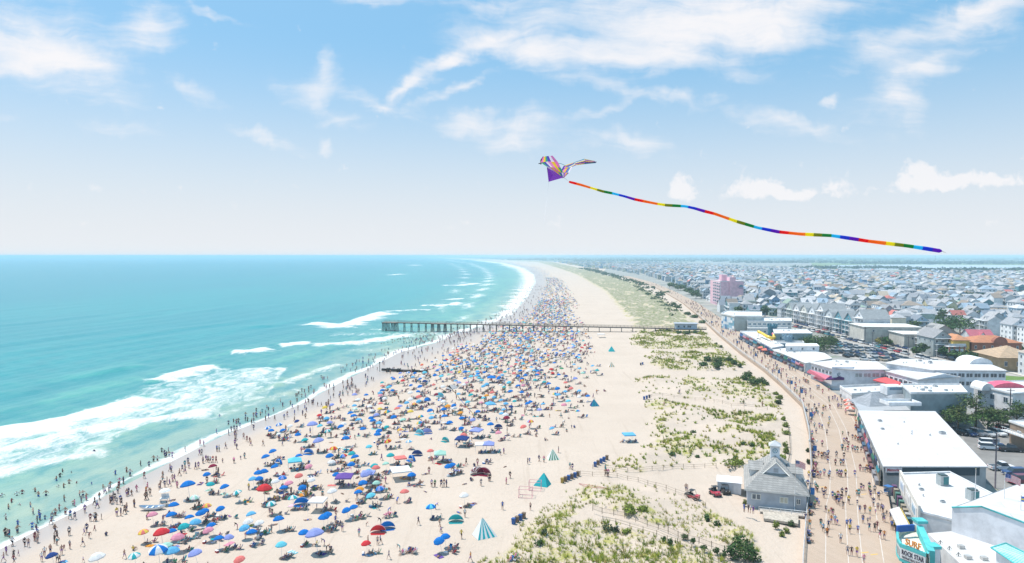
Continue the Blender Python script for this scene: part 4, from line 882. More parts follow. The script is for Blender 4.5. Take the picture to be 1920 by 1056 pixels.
# the fallen kite with its rainbow tail, low over the crowd
kt = empty('low_kite', B(1035,270)+V(0,0,0)); q0 = V(0,0,7.5); m = MB()
for k in range(6):
    a0, a1 = R(20+k*24), R(20+(k+1)*24); m.face([q0, q0+V(math.cos(a0)*2.0, -.5, math.sin(a0)*1.7), q0+V(math.cos(a1)*2.0, -.5, math.sin(a1)*1.7)], (.05,.05,.05) if k == 4 else (.75,.75,.75)); 
m.build('sail', 'cloth', kt); m = MB(); e_ = at_dist(938, 821, q0.y+kt.location.y-14); s_ = kt.location+q0; tp = [s_.lerp(e_, i/24)+V(0,0,-1.0*math.sin(math.pi*i/24))-kt.location for i in range(25)]
m.tube(tp, .09, (.5,.1,.1), 5, cols=[RAINBOW[i % 8] if i % 3 else (.03,.03,.05) for i in range(24)]); m.build('tail', 'cloth', kt); tag(kt, 'black and white fan kite trailing a rainbow tail low over the crowd', 'kite')

# ------------------------------------------------------------------ fishing pier
PA, PB_ = V(-85.5,452,0), V(121,424,0); pd = (PB_-PA).normalized(); pn = V(-pd.y, pd.x, 0); plen = (PB_-PA).length
pier = empty('fishing_pier', PA); tag(pier, 'long wooden fishing pier on tall piles running from the dunes out into the surf', 'pier')
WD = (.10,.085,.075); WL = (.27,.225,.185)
def pp(s, n, z): return pd*s+pn*n+V(0,0,z)
dz_ = lambda s: 6.0-1.6*s/plen
m = MB(); st = [0,9.5,9.51,33,33.01,42.5,42.51,plen]; wd = [3.4,3.4,1.5,1.5,3.2,3.2,1.5,1.5]
for i in range(0, len(st), 2):
    a, b = st[i], st[i+1]; w = wd[i]; k = max(1, int((b-a)/12))
    for j in range(k):
        s0, s1 = a+(b-a)*j/k, a+(b-a)*(j+1)/k; z0, z1 = dz_(s0), dz_(s1)
        top = [pp(s0,-w,z0),pp(s1,-w,z1),pp(s1,w,z1),pp(s0,w,z0)]; bot = [q-V(0,0,.55) for q in top]
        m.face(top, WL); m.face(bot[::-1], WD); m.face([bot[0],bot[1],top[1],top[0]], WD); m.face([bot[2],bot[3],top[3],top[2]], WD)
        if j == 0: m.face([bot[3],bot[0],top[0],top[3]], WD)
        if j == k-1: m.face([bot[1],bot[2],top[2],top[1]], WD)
m.build('deck', 'wood', pier)
for sg in (-1, 1):
    m = MB()
    for i in range(0, len(st), 2):
        a, b, w = st[i], st[i+1], wd[i]*sg; k = max(2, int((b-a)/2.4))
        for j in range(k+1): s = a+(b-a)*j/k; m.tube([pp(s,w,dz_(s)),pp(s,w,dz_(s)+1.05)], .06, WD, 4)
        for h in (.5, 1.05): m.tube([pp(a,w,dz_(a)+h),pp(b,w,dz_(b)+h)], .055, (.30,.25,.2), 4)
    m.build('railing', 'wood', pier)
bents = [.6,3.,6.5,9.,14.5,19.3,24.2,29,33.5,37.7,42]+[46+4.3*i for i in range(12)]; s = bents[-1]
while s < plen-16: s += 7.; bents.append(s)
for i, s in enumerate(bents):
    m = MB(); w = 3.1 if s < 10 else (2.9 if 33 < s < 43 else 1.3); gx, gy = (PA+pd*s).x, (PA+pd*s).y; zb_ = max(-2., gz(gx, gy)-.5); zt = dz_(s)-.5
    for n in ([-1,-.33,.33,1] if w > 2 else [-1,1]):
        m.tube([pp(s+(.35 if s < 10 or 33 < s < 43 else 0)*n, n*w*1.18, zb_), pp(s, n*w, zt)], .24 if s < 44 else .2, (.075,.085,.085), 7)
    m.box(tuple(pp(s,0,zt-.15)), (.4, 2*w+.8, .4), WD, math.atan2(pd.y, pd.x)); m.tube([pp(s,-w,zt-.4), pp(s,w,max(zb_+1,zt-4))], .09, WD, 4); m.build('pile_bent', 'wood', pier)
def gable_box(m, x0, y0, x1, y1, z0, z1, zr, col, rc, along='x', over=.3, mw=0, mr=1):
    m.prism([(x0,y0),(x1,y0),(x1,y1),(x0,y1)], z0, z1, col, col, mw)
    if along == 'x':
        ym = (y0+y1)/2; a, b = x0-over, x1+over; e = z1-over*(zr-z1)/((y1-y0)/2)
        for yy_ in (y0-over, y1+over): m.face([(a,yy_,e),(b,yy_,e),(b,ym,zr),(a,ym,zr)] if yy_ < ym else [(b,yy_,e),(a,yy_,e),(a,ym,zr),(b,ym,zr)], rc, mr)
        for xx in (x0, x1): m.face([(xx,y0,z1),(xx,y1,z1),(xx,ym,zr-.02)], col, mw)
    else:
        xm = (x0+x1)/2; a, b = y0-over, y1+over; e = z1-over*(zr-z1)/((x1-x0)/2)
        for xx in (x0-over, x1+over): m.face([(xx,a,e),(xm,a,zr),(xm,b,zr),(xx,b,e)], rc, mr)
        for yy_ in (y0, y1): m.face([(x0,yy_,z1),(x1,yy_,z1),(xm,yy_,zr-.02)], col, mw)
sh = empty('pier_house', PA+pd*(plen-12.5)+V(0,0,dz_(plen)+.0), math.atan2(pd.y, pd.x))
m = MB(); m.prism([(-6.5,-3.2),(6.5,-3.2),(6.5,3.2),(-6.5,3.2)], 0, 3.1, (.42,.52,.64)); m.build('wall', 'wall', sh)
m = MB(); m.prism([(-7.2,-3.9),(7.2,-3.9),(7.2,3.9),(-7.2,3.9)], 3.104, 3.5, (.40,.44,.50)); m.build('roof', 'membrane', sh)
for x_ in (-4.6,-1.2,1.2,2.4): m = MB(); m.box((x_,-3.22,1.6),(1.,.08,1.1),(.05,.08,.12)); m.build('window', 'glass', sh)
m = MB(); m.prism([(-7.4,-4.6),(7.4,-4.6),(7.4,-3.21),(-7.4,-3.21)], -.45, -.02, (.16,.13,.1)); m.build('porch', 'wood', sh)
tag(sh, 'flat roofed pale blue hut at the boardwalk end of the pier', 'hut')
t = empty('pier_awning', PA+pd*83+V(0,0,dz_(83)), math.atan2(pd.y, pd.x)); m = MB(); m.prism([(-1.9,-1.3),(1.9,-1.3),(1.9,1.3),(-1.9,1.3)], 2.2, 2.5, (.78,.74,.72)); m.build('roof', 'cloth', t)
for a in (-1.7,1.7):
    for b in (-1.1,1.1): m = MB(); m.tube([(a,b,0),(a,b,2.2)], .06, (.6,.6,.6), 5); m.build('post', 'metal', t)
tag(t, 'small white roofed shelter standing halfway along the pier deck', 'shelter')

# ------------------------------------------------------------------ boardwalk
bY = np.concatenate([np.arange(52, 420, 3.), np.arange(420, 1000, 12.), np.arange(1000, 1600, 40.)])
def bw_dir(y): d = V(float(bwL_x(y+4)-bwL_x(y-4)), 8, 0).normalized(); return d
m = MB()
for i in range(len(bY)-1):
    y0, y1 = float(bY[i]), float(bY[i+1]); l0, l1, r0, r1 = float(bwL_x(y0)), float(bwL_x(y1)), float(bwR_x(y0)), float(bwR_x(y1))
    m.face([(l0,y0,DECK),(r0,y0,DECK),(r1,y1,DECK),(l1,y1,DECK)]); m.face([(l0,y0,1.2),(l0,y0,DECK),(l1,y1,DECK),(l1,y1,1.2)])
tag(m.build('boardwalk', 'deck'), kind='structure')
def jog(y, k): return (0 if y > 131 else -.035)*(1 if k < 2 else .3)*min(1, max(0, (133-y)/5))
m = MB()
for k, fr in enumerate((.27,.50,.615,.83)):
    for i in range(len(bY)-1):
        y0, y1 = float(bY[i]), float(bY[i+1])
        if y1 > 500: break
        q = []
        for y in (y0, y1): l, r = float(bwL_x(y)), float(bwR_x(y)); q.append(l+(r-l)*(fr+jog(y, k)))
        m.face([(q[0]-.055,y0,DECK+.006),(q[0]+.055,y0,DECK+.006),(q[1]+.055,y1,DECK+.006),(q[1]-.055,y1,DECK+.006)], (.62,.57,.52))
for zx, zy in [(505,693),(575,688),(285,655),(560,1010),(510,1000)]:
    p = D(zx, zy); m.box((p.x,p.y,DECK+.006),(1.3,.22,.004),(.75,.45,.08),.2)
tag(m.build('lane_markings', 'paint'), kind='structure')
# seaward railing, one run between posts: it moves as one piece
rl = empty('boardwalk_railing', (float(bwL_x(60)), 60, DECK)); o0 = rl.location.copy(); tag(rl, 'white railing along the seaward edge of the boardwalk', 'railing')
def bl(y, off=.12, z=0): return V(float(bwL_x(y))+off, y, DECK+z)-o0
m = MB()
for h in (.45,.78,1.08): m.tube([bl(float(y),.12,h) for y in bY if y < 560], .035 if h < 1 else .05, (.62,.64,.66), 5, caps=False)
m.build('rail', 'paint', rl)
y = 60.; n_ = 0
while n_ < 98: m = MB(); m.box(tuple(bl(y,.12,.55)), (.1,.1,1.1), (.60,.62,.64)); m.build('post', 'paint', rl); y += 2.4 if y < 240 else 6; n_ += 1
# lamp posts with banners
LAMPS = []
for k, (zx, zy, zt) in enumerate([(165,760,None),(243,520,None),(213,330,None),(197,200,None),(127,150,None),(45,90,None)]):
    p = D(zx, zy); x = float(bwL_x(p.y))+.55; LAMPS.append((x, p.y))
for y in (60, 300, 345, 395, 450, 520): LAMPS.append((float(bwL_x(y))+.55, y))
for k, (x, y) in enumerate(sorted(LAMPS, key=lambda q: q[1])):
    t = empty('street_lamp', (x, y, DECK), math.atan2(bw_dir(y).y, bw_dir(y).x)); dk = (.03,.05,.12)
    m = MB(); m.tube([(0,0,0),(0,0,.5),(0,0,.55),(0,0,4.6)], [.16,.13,.08,.06], dk, 8); m.tube([(0,-.8,4.45),(0,.8,4.45)], .04, dk, 5); m.build('post', 'metal', t)
    for s in (-.8,.8):
        m = MB(); m.lathe((0,s,4.45),[(.06,0),(.16,.12),(.2,.35),(.13,.55),(.03,.66)],(.75,.74,.68),8); m.build('globe', 'gloss', t)
    m = MB(); m.face([(-.02,-.1,2.4),(-.02,-.8,2.4),(-.02,-.8,3.7),(-.02,-.1,3.7)], (.06,.22,.55)); m.face([(.02,-.1,3.7),(.02,-.8,3.7),(.02,-.8,2.4),(.02,-.1,2.4)], (.55,.2,.3)); m.build('banner', 'cloth', t)
    want(t, 'dark blue twin lamp post with banner', 'lamp post', 'boardwalk lamp posts', x, y, 'walk')
for nm, p in [('patrol house', (50,133)), ('arcade hall', (88,150)), ('theatre marquee', (57,97)), ('pink-awning motel', (112,246)), ('pier hut', (118,424)), ('striped parasols', (97,205)), ('seaward flagpole', (58,126))]: add_lm('walk', nm, p)
# benches against the railing with people on them
for i in range(15):
    y = [72,80,88,94,110,113,122,126,143,147,152,157,163,170,204][i]; d = bw_dir(y); t = empty('park_bench', (float(bwL_x(y))+.75, y, DECK), math.atan2(d.y, d.x)+math.pi/2)
    bc = (.05,.10,.24) if i % 3 else (.25,.16,.09)
    t.rotation_euler.z = math.atan2(d.y, d.x)-math.pi/2
    m = MB(); m.box((0,0,.45),(.5,1.8,.05),bc); m.build('seat', 'wood', t); m = MB(); m.box((-.25,0,.75),(.05,1.8,.5),bc); m.build('backrest', 'wood', t)
    for s in (-.75,.75): m = MB(); m.box((0,s,.21),(.4,.06,.42),(.05,.05,.06)); m.build('leg', 'metal', t)
    want(t, ('navy' if i % 3 else 'brown')+' bench backing on to the white railing', 'bench', 'boardwalk benches', float(bwL_x(y)), y, 'walk')
    for k in range(pick([1,2,2,3])):
        q = V(float(bwL_x(y))+.72, y, DECK)+d*uni(-.7,.7); someone('sitting', q.x, q.y, DECK+.14, math.atan2(d.y, d.x), 'walk', 'people on the boardwalk', 'on a bench')
WALK = [(382,950),(313,915),(291,893),(278,868),(220,872),(198,838),(419,1015),(440,1018),(468,1022),(473,902),(415,870),(433,870),(365,857),(353,852),(333,850),(320,803),(304,790),(332,795),(341,812),(247,768),(258,752),(268,757),(293,712),(285,682),(260,682),(253,675),(340,717),(352,727),(363,738),(373,752),(387,732),(390,700),(368,712),(359,742),(379,722),(467,702),(478,708),(470,750),(490,672),(503,670),(540,712),(555,757),(483,792),(510,792),(537,802),(566,797),(597,787),(605,792),(625,807),(606,837),(613,842),(500,847),(525,847),(537,837),(533,888),(562,892),(590,927),(612,932),(652,882),(665,882),(645,832),(505,1060),(320,612),(324,602),(296,597),(275,607),(262,607),(375,602),(386,602),(408,602),(364,597),(457,602),(485,572),(500,572),(511,577),(531,577),(521,572),(538,577),(570,602),(600,637),(355,542),(383,542),(396,542),(400,507),(360,502),(318,492),(315,527),(305,512),(282,507),(265,497),(296,502),(285,442),(310,382),(253,372),(244,342),(270,347),(285,352),(318,342),(323,312),(393,382),(422,387),(445,407),(460,412),(472,412),(485,422),(496,427),(511,422),(400,427),(414,427),(393,462),(407,467),(420,470),(445,467),(458,472),(471,472),(490,472),(505,522),(527,517),(546,522),(225,192),(238,192),(268,237),(245,242),(255,262),(232,267),(245,282),(237,287),(262,277),(290,257),(303,252),(325,247),(320,202),(340,202),(323,212),(365,207),(372,242),(385,242),(259,142),(268,142),(104,112),(170,157),(182,157),(147,137),(80,47),(95,47),(22,52),(45,42),(115,42),(60,52),(10,32),(30,27),(200,107),(170,640),(182,668),(210,655),(190,650),(215,610),(235,600),(245,605),(205,230),(215,240),(230,300),(232,390),(237,430),(245,470),(240,505),(250,560),(430,900),(575,880),(395,770),(425,745)]
for i, (zx, zy) in enumerate(WALK):
    p = D(zx, zy); d = bw_dir(p.y); aw = rnd() < .5; f = (p.x-float(bwL_x(p.y)))/15
    pl = 'at the rail' if f < .24 else 'in the outer lane' if f < .5 else 'in the middle lane' if f < .63 else 'in the inner lane' if f < .83 else 'near shops'
    someone(pick(['walking','walking','strolling','strolling','standing']), p.x, p.y, DECK, math.atan2(d.y, d.x)+(math.pi/2 if aw else -math.pi/2)+uni(-.25,.25), 'walk', 'people on the boardwalk', pl, child=rnd() < .14)
for _ in range(40):
    y = uni(112, 240); f = pick([uni(.04,.3), uni(.05,.95), uni(.8,.96)]); x = float(bwL_x(y))+f*15; d = bw_dir(y); someone(pick(['walking','strolling','standing']), x, y, DECK, math.atan2(d.y,d.x)+pick([-1,1])*math.pi/2, 'walk', 'people on the boardwalk', 'at the rail' if f < .24 else 'in the outer lane' if f < .5 else 'in the middle lane' if f < .63 else 'in the inner lane' if f < .83 else 'near shops')
for _ in range(300):
    y = uni(230, 700) if rnd() < .75 else uni(500, 1200); f = uni(.06,.95); x = float(bwL_x(y))+f*14; d = bw_dir(y); someone(pick(['walking','strolling']), x, y, DECK, math.atan2(d.y,d.x)+pick([-1,1])*math.pi/2, 'walk', 'people on the boardwalk', 'on the boards')

# ------------------------------------------------------------------ flags
def flag(t, w, h, z, stripes='usa', rz=0.):
    m = MB(); n = 10; rr = 13
    def P(i, j): u = i/n; return V(u*w*.92*math.cos(rz), u*w*.92*math.sin(rz)+.10*w*math.sin(u*6.5)*u, z-h*j/rr-.28*w*u*u)
    for i in range(n):
        for j in range(rr):
            k = (.58,.07,.10) if j % 2 == 0 else (.75,.73,.72)
            if stripes == 'usa' and i < 4 and j < 7: k = (.05,.08,.26)
            if stripes == 'blue': k = [(.10,.20,.55),(.78,.62,.12),(.10,.20,.55)][min(2, j*3//rr)]
            m.face([P(i,j),P(i,j+1),P(i+1,j+1),P(i+1,j)], k)
            if stripes == 'usa' and i < 4 and j < 7:                # a star in each field of the canton
                c = (P(i,j)+P(i+1,j+1))*.5; m.face([c+V(0,-.01,.045), c+V(-.045,-.01,-.03), c+V(.045,-.01,-.03)], (.75,.75,.75)); m.face([c+V(0,.01,.045), c+V(.045,.01,-.03), c+V(-.045,.01,-.03)], (.75,.75,.75))
    return m.build('flag', 'cloth', t)
def pole(x, y, z, h, fl=None, label='', w=2.4, hh=1.5, rz=0.):
    t = empty('flagpole', (x, y, z)); m = MB(); m.tube([(0,0,0),(0,0,h)], [.07,.04], (.75,.75,.75), 6); m.lathe((0,0,h), [(.01,.16),(.09,.08),(.01,0)], (.7,.6,.3), 6); m.build('post', 'metal', t)
    if fl: flag(t, w, hh, h-.05, fl, rz)
    tag(t, label, 'flagpole', 'flagpoles'); return t

# ------------------------------------------------------------------ beach patrol house
bx, by_ = at(1396, 944.5, 2.3); h = empty('patrol_house', (44.9, 128.6, 2.0), R(-18)); tag(h, 'grey shingled beach patrol house with a hipped roof and white cupola beside the boardwalk', 'building')
w_, d_ = 10.4, 14.5; GW = (.44,.47,.52); GR = (.36,.35,.335); TR = (.78,.77,.72)
m = MB(); m.prism([(0,0),(w_,0),(w_,d_),(0,d_)], -.3, 3.7, GW); m.build('wall', 'wall', h)
m = MB(); e = .55; a = [(-e,-e),(w_+e,-e),(w_+e,d_+e),(-e,d_+e)]; zt, zr = 3.55, 8.7; r0, r1 = (w_/2, 6.2, zr), (w_/2, 8.4, zr)
m.prism(a, 3.40, 3.56, TR, GR, 1, 0); A3 = [(*p, zt+.02) for p in a]
m.face([A3[0],A3[1],r0], GR); m.face([A3[1],A3[2],r1,r0], GR); m.face([A3[2],A3[3],r1], GR); m.face([A3[3],A3[0],r0,r1], GR); rf = m.build('roof', ['shingle','paint'], h)
m = MB(); fy = 2.9; fz = 6.0                                         # front gable high on the hip
m.face([(w_/2-2.2,fy,fz),(w_/2+2.2,fy,fz),(w_/2,fy,8.1)], (.62,.66,.72)); m.face([(w_/2-2.6,fy-.25,fz-.25),(w_/2,fy-.25,8.35),(w_/2,7,8.35),(w_/2-2.6,5.5,fz-.25)], GR, 1); m.face([(w_/2+2.6,fy-.25,fz-.25),(w_/2+2.6,5.5,fz-.25),(w_/2,7,8.35),(w_/2,fy-.25,8.35)], GR, 1)
m.tube([(w_/2-2.6,fy-.27,fz-.28),(w_/2,fy-.27,8.32),(w_/2+2.6,fy-.27,fz-.28)], .09, TR, 4); m.build('gable', ['wall','shingle'], rf)
m = MB(); m.box((w_/2,fy-.03,6.75),(.85,.06,.8),(.40,.42,.46)); m.build('louvre', 'paint', rf)
for sx_, nm in ((-1,'w'),(1,'e')):                                    # side dormers
    xx = w_/2+sx_*3.6; m = MB(); m.prism([(xx-1.1,4.6),(xx+1.1,4.6),(xx+1.1,8.4),(xx-1.1,8.4)], 4.6, 6.1, (.70,.70,.70)); x_a, x_b = xx-1.4, xx+1.4
    ym = 6.5; m.face([(x_a,4.2,6.1),(x_b,4.2,6.1),(x_b,ym,7.3),(x_a,ym,7.3)], GR, 1); m.face([(x_b,8.8,6.1),(x_a,8.8,6.1),(x_a,ym,7.3),(x_b,ym,7.3)], GR, 1)
    for q in (xx-1.1, xx+1.1): m.face([(q,4.6,6.1),(q,8.4,6.1),(q,ym,7.2)], (.70,.70,.70))
    m.box((xx+sx_*1.13,6.5,5.4),(.06,1.6,1.0),(.06,.12,.16)); m.build('dormer', ['wall','shingle'], rf)
cu_ = MB(); cu_.prism([(w_/2-.85,6.4),(w_/2+.85,6.4),(w_/2+.85,8.1),(w_/2-.85,8.1)], 8.0, 10.6, (.74,.78,.82)); c_ = cu_.build('cupola', 'wall', rf)
m = MB(); m.face([(w_/2-1.15,6.1,10.6),(w_/2+1.15,6.1,10.6),(w_/2,7.25,11.5)], (.5,.52,.54)); m.face([(w_/2+1.15,6.1,10.6),(w_/2+1.15,8.4,10.6),(w_/2,7.25,11.5)], (.5,.52,.54)); m.face([(w_/2+1.15,8.4,10.6),(w_/2-1.15,8.4,10.6),(w_/2,7.25,11.5)], (.5,.52,.54)); m.face([(w_/2-1.15,8.4,10.6),(w_/2-1.15,6.1,10.6),(w_/2,7.25,11.5)], (.5,.52,.54)); m.prism([(w_/2-1.15,6.1),(w_/2+1.15,6.1),(w_/2+1.15,8.4),(w_/2-1.15,8.4)], 10.45, 10.596, TR); m.build('cupola_roof', 'paint', rf)
m = MB(); m.tube([(w_/2+.42*math.cos(i*math.pi/8),6.36,9.6+.42*math.sin(i*math.pi/8)) for i in range(17)], .06, (.10,.30,.36), 5, caps=False); m.tube([(w_/2,6.36,9.4),(w_/2,6.36,9.8)], .06, (.10,.30,.36), 4); m.build('emblem', 'paint', rf)
for x_, ww, hh, z_ in ((1.6,1.7,1.1,2.25),(6.5,1.5,1.2,2.1),(9.0,.75,1.1,2.1)):
    m = MB(); m.box((x_,-.04,z_),(ww,.1,hh),TR); f_ = m.build('window', 'paint', h); m = MB()
    for k in (-1,1): m.box((x_+k*ww*.23,-.10,z_),(ww*.36,.03,hh*.78),(.10,.13,.16) if x_ != 6.5 else (.55,.52,.42))
    m.build('pane', 'glass', f_)
m = MB(); m.prism([(2.2,-2.6),(w_+1.2,-2.6),(w_+1.2,-.02),(2.2,-.02)], .1, .4, (.5,.45,.4)); m.build('porch', 'wood', h)
m = MB(); m.tube([(2.0,-2.6,1.3),(w_+1,-2.6,1.3)], .05, (.8,.8,.8), 5); m.tube([(2.0,-2.6,.9),(w_+1,-2.6,.9)], .04, (.8,.8,.8), 5)
for k in range(6): m.tube([(2.0+k*1.88,-2.6,.3),(2.0+k*1.88,-2.6,1.3)], .05, (.8,.8,.8), 5)
m.build('porch_railing', 'paint', h)
m = MB(); rp = [at(*ZA(*q, 1440), 2.6) for q in [(-250,875),(-20,900),(150,845),(150,790),(-20,785)]]
ramp_ = [at(1432,974,2.4), at(1497,977,3.1), at(1497,962,3.1), at(1430,958,2.4)]; m.prism(ramp_, 2.2, 2.62, (.50,.44,.37)); o = m.build('access_ramp', 'wood'); tag(o, 'low timber ramp from the sand path to the boardwalk beside the patrol house', 'ramp')
shd = empty('storage_shed', (*at(1345,922,2.1), 2.0), R(-17)); tag(shd, 'small pale grey storage shed between the sand drive and the patrol house', 'shed')
m = MB(); gable_box(m, 0, 0, 4.6, 3.6, -.1, 2.3, 3.0, (.66,.67,.70), (.74,.74,.76), 'x', .15, 0, 0); m.build('shell', 'wall', shd); m = MB(); m.box((2.3,-.03,1.0),(1.6,.06,1.9),(.58,.60,.64)); m.build('door', 'paint', shd)
def buggy(p, rz, col, label):
    t = empty('utility_buggy', p, rz); m = MB()
    m.prism([(-.62,-1.25),(.62,-1.25),(.70,.9),(-.70,.9)], .42, .82, col); m.prism([(-.5,-1.35),(.5,-1.35),(.6,-.55),(-.6,-.55)], .82, 1.0, col); m.box((0,1.05,.85),(1.3,.9,.35),(.05,.05,.05)); m.build('body', 'gloss', t)
    m = MB()
    for s in (-.58,.58): m.tube([(s,-.5,.95),(s,-.2,1.78),(s,.6,1.78),(s,.75,.9)], .035, (.03,.03,.03), 5)
    m.box((0,.2,1.80),(1.2,.95,.05),(.05,.05,.05)); m.build('roll_cage', 'metal', t); m = MB(); m.box((0,.35,.95),(1.1,.4,.25),(.08,.08,.08)); m.box((0,.55,1.2),(1.1,.12,.5),(.08,.08,.08)); m.build('seat', 'cloth', t)
    for sx_ in (-.68,.68):
        for sy_ in (-.85,.85): m = MB(); m.tube([(sx_-.13,sy_,.33),(sx_+.13,sy_,.33)], .33, (.03,.03,.03), 12); w = m.build('wheel', 'paint', t); m = MB(); m.tube([(sx_-.14,sy_,.33),(sx_+.14,sy_,.33)], .15, (.35,.35,.36), 8); m.build('rim', 'metal', w)
    for s in (-.35,.35): m = MB(); m.box((s,-1.36,.88),(.2,.04,.12),(.8,.8,.75)); m.build('headlight', 'glass', t)
    tag(t, label, 'buggy')
buggy((*at(1341,929,2.0),2.0), R(12), (.5,.04,.08), 'red utility buggy parked in front of the storage shed'); buggy((*at(1359,925,2.0),2.0), R(8), (.03,.03,.035), 'black utility buggy parked close to the patrol house'); 
buggy((*at(1299,936,2.0),2.0), R(50), (.5,.04,.06), 'lone red utility buggy out on the sand drive beside the rail fence')
for zx, zy in [(1222,790),(1245,792),(1256,795),(1270,800)]: p = C(zx, zy); someone('standing', p.x, p.y, p.z, uni(0,6), 'walk', 'people on the boardwalk', 'by the ramp', swim=True)
p = at(1490,958,2.4); pole(p[0], p[1], 2.4, 9.6, 'usa', 'white flagpole with stars and stripes in front of the patrol house', 1.9, 1.15, R(-20))

# ------------------------------------------------------------------ dune fences
def fence(pts, label, h=1.05, gap=2.4, rails=(.45,.9), netting=False, z0=1.9):
    P3 = [ground(*q) for q in pts]; L_ = [0]
    for a, b in zip(P3, P3[1:]): L_.append(L_[-1]+(b-a).length)
    n = min(95, max(2, int(L_[-1]/gap))); t = empty('dune_fence', P3[0]); o = P3[0]; Q = []
    for i in range(n+1):
        s = L_[-1]*i/n; k = max(j for j in range(len(L_)-1) if L_[j] <= s+1e-6) if i < n else len(L_)-2; f = (s-L_[k])/max(1e-6, L_[k+1]-L_[k]); q = P3[k].lerp(P3[k+1], f); q.z = gz(q.x, q.y); Q.append(q-o)
    for q in Q: m = MB(); m.tube([q-V(0,0,.2), q+V(uni(-.04,.04),uni(-.04,.04),h)], .05, (.27,.22,.16), 5); m.build('post', 'wood', t)
    m = MB()
    for r in rails:
        for a, b in zip(Q, Q[1:]): m.tube([a+V(0,0,r), b+V(0,0,r+uni(-.04,.04))], .028, (.34,.28,.21), 4, caps=False)
    m.build('rail', 'wood', t)
    if netting:
        m = MB()
        for a, b in zip(Q, Q[1:]):
            for i in range(9): q = a.lerp(b, (i+.5)/9); m.tube([q+V(0,0,.02), q+V(uni(-.05,.05),0,.98)], .016, (.30,.25,.19), 3, caps=False)
        m.build('slats', 'wood', t)
    tag(t, label, 'fence')
Cq = lambda l: [ZA(*q, 960) for q in l]
fence(Cq([(425,775),(480,795),(550,805),(640,830),(750,870),(850,905),(960,945),(1080,985),(1180,1015),(1260,1050)]), 'slatted dune fence on the inland side of the narrow sand path', 1.1, 2.2, (.2,.9), True)
fence(Cq([(478,835),(540,850),(625,875),(700,895),(780,920),(860,955),(940,985),(1020,1020),(1090,1056)]), 'rail fence on the seaward side of the narrow sand path', 1.0, 2.5)
fence(Cq([(360,592),(420,598),(500,600),(560,608),(630,622),(700,638),(760,655),(820,675),(890,700),(960,735),(1020,765)]), 'post and rail fence on the near edge of the sand drive', 1.0, 2.6)
fence(Cq([(425,560),(490,560),(555,568),(620,580),(675,580),(725,575),(785,565),(845,558),(910,555),(990,552),(1075,552)]), 'post and rail fence on the far edge of the sand drive', 1.0, 2.8)
fence(Cq([(735,180),(900,190),(1030,200),(1150,222),(1250,235),(1345,250)]), 'faint rail fence along the sandy corridor through the dunes', .9, 3.5)
fence([(1478,800),(1480,820),(1482,850),(1478,868)], 'short dark fence beside the shrubs behind the patrol house', 1.0, 2., (.4,.9))

# ------------------------------------------------------------------ dune plants
tv, tf, tc = [], [], []
def tuft(x, y, s, kind):
    z = gz(x, y); n = 10 if y < 150 else 8; s *= 1. if y < 150 else 1.25
    for b in range(n):
        a = uni(0, 6.28); l = uni(.35,.75)*s; r = uni(.0,.22)*s; ln = uni(.15,.5)*s; w = (.045 if y < 150 else .10)*s*1.3
        bx_, by2 = x+r*math.cos(a), y+r*math.sin(a); k = len(tv)
        tv.extend([(bx_-w*math.sin(a), by2+w*math.cos(a), z-.03), (bx_+w*math.sin(a), by2-w*math.cos(a), z-.03), (bx_+ln*math.cos(a), by2+ln*math.sin(a), z+l)]); tf.append((k, k+1, k+2))
        g = uni(.75, 1.2); tc.append(tuple(v*g for v in kind))
GK = [(.31,.38,.04),(.24,.32,.035),(.42,.42,.08),(.50,.43,.16),(.17,.25,.035),(.38,.41,.06)]
def bare(x, y): return any(inpoly(x, y, q) for q in BARE)
cl = [(uni(0,1), uni(90,430), uni(1.5,6)) for _ in range(170)]
n_t = 0
while n_t < 6000:
    y = 100+(uni(0,1)**1.5)*340; l, r = float(dune_x(y)), float(strip_x(y))
    if rnd() < .55: u, yc, rad = pick(cl); y = yc+RNG.normal()*rad*.6; l, r = float(dune_x(y)), float(strip_x(y)); x = l+u*(r-l)+RNG.normal()*rad
    else: x = uni(l-2, r)
    if y < 100 or rnd() > float(veg_field(np.array(x), np.array(y)))*1.25 or bare(x, y): continue
    tuft(x, y, uni(.5, 1.25)*(1.1 if y < 130 else .95), pick(GK)); n_t += 1
for _ in range(1500):                                                # the thicker sward nearest us
    y = uni(100, 132); l, r = float(dune_x(y)), float(strip_x(y)); x = uni(l-1, r)
    if bare(x, y): continue
    tuft(x, y, uni(.35,.9), pick(GK[2:4]+[GK[0]]))
go = np_mesh('dune_grass', np.array(tv), np.array(tf), ['grass'], None, False, np.array(tc), 3); tag(go, kind='stuff')
def leaf_ball(m, c, rx, ry, rz_, n, col, ls, bias=.55):
    for _ in range(n):
        d = Vector((RNG.normal(), RNG.normal(), RNG.normal())).normalized(); r = uni(bias, 1.)**.5
        lump = 1+.22*math.sin(d.x*5+c[0])+.18*math.sin(d.y*6+c[1]+d.z*4)
        p = V(c[0]+d.x*rx*r*lump, c[1]+d.y*ry*r*lump, c[2]+d.z*rz_*r*lump); t1 = Vector((RNG.normal(), RNG.normal(), RNG.normal()*.6)).normalized(); t2 = t1.cross(d+Vector((.1,.2,.3))).normalized(); s = ls*uni(.6,1.3); g = uni(.6,1.35)
        m.face([p-t1*s, p+t2*s*.6, p+t1*s, p-t2*s*.6], tuple(v*g for v in col))
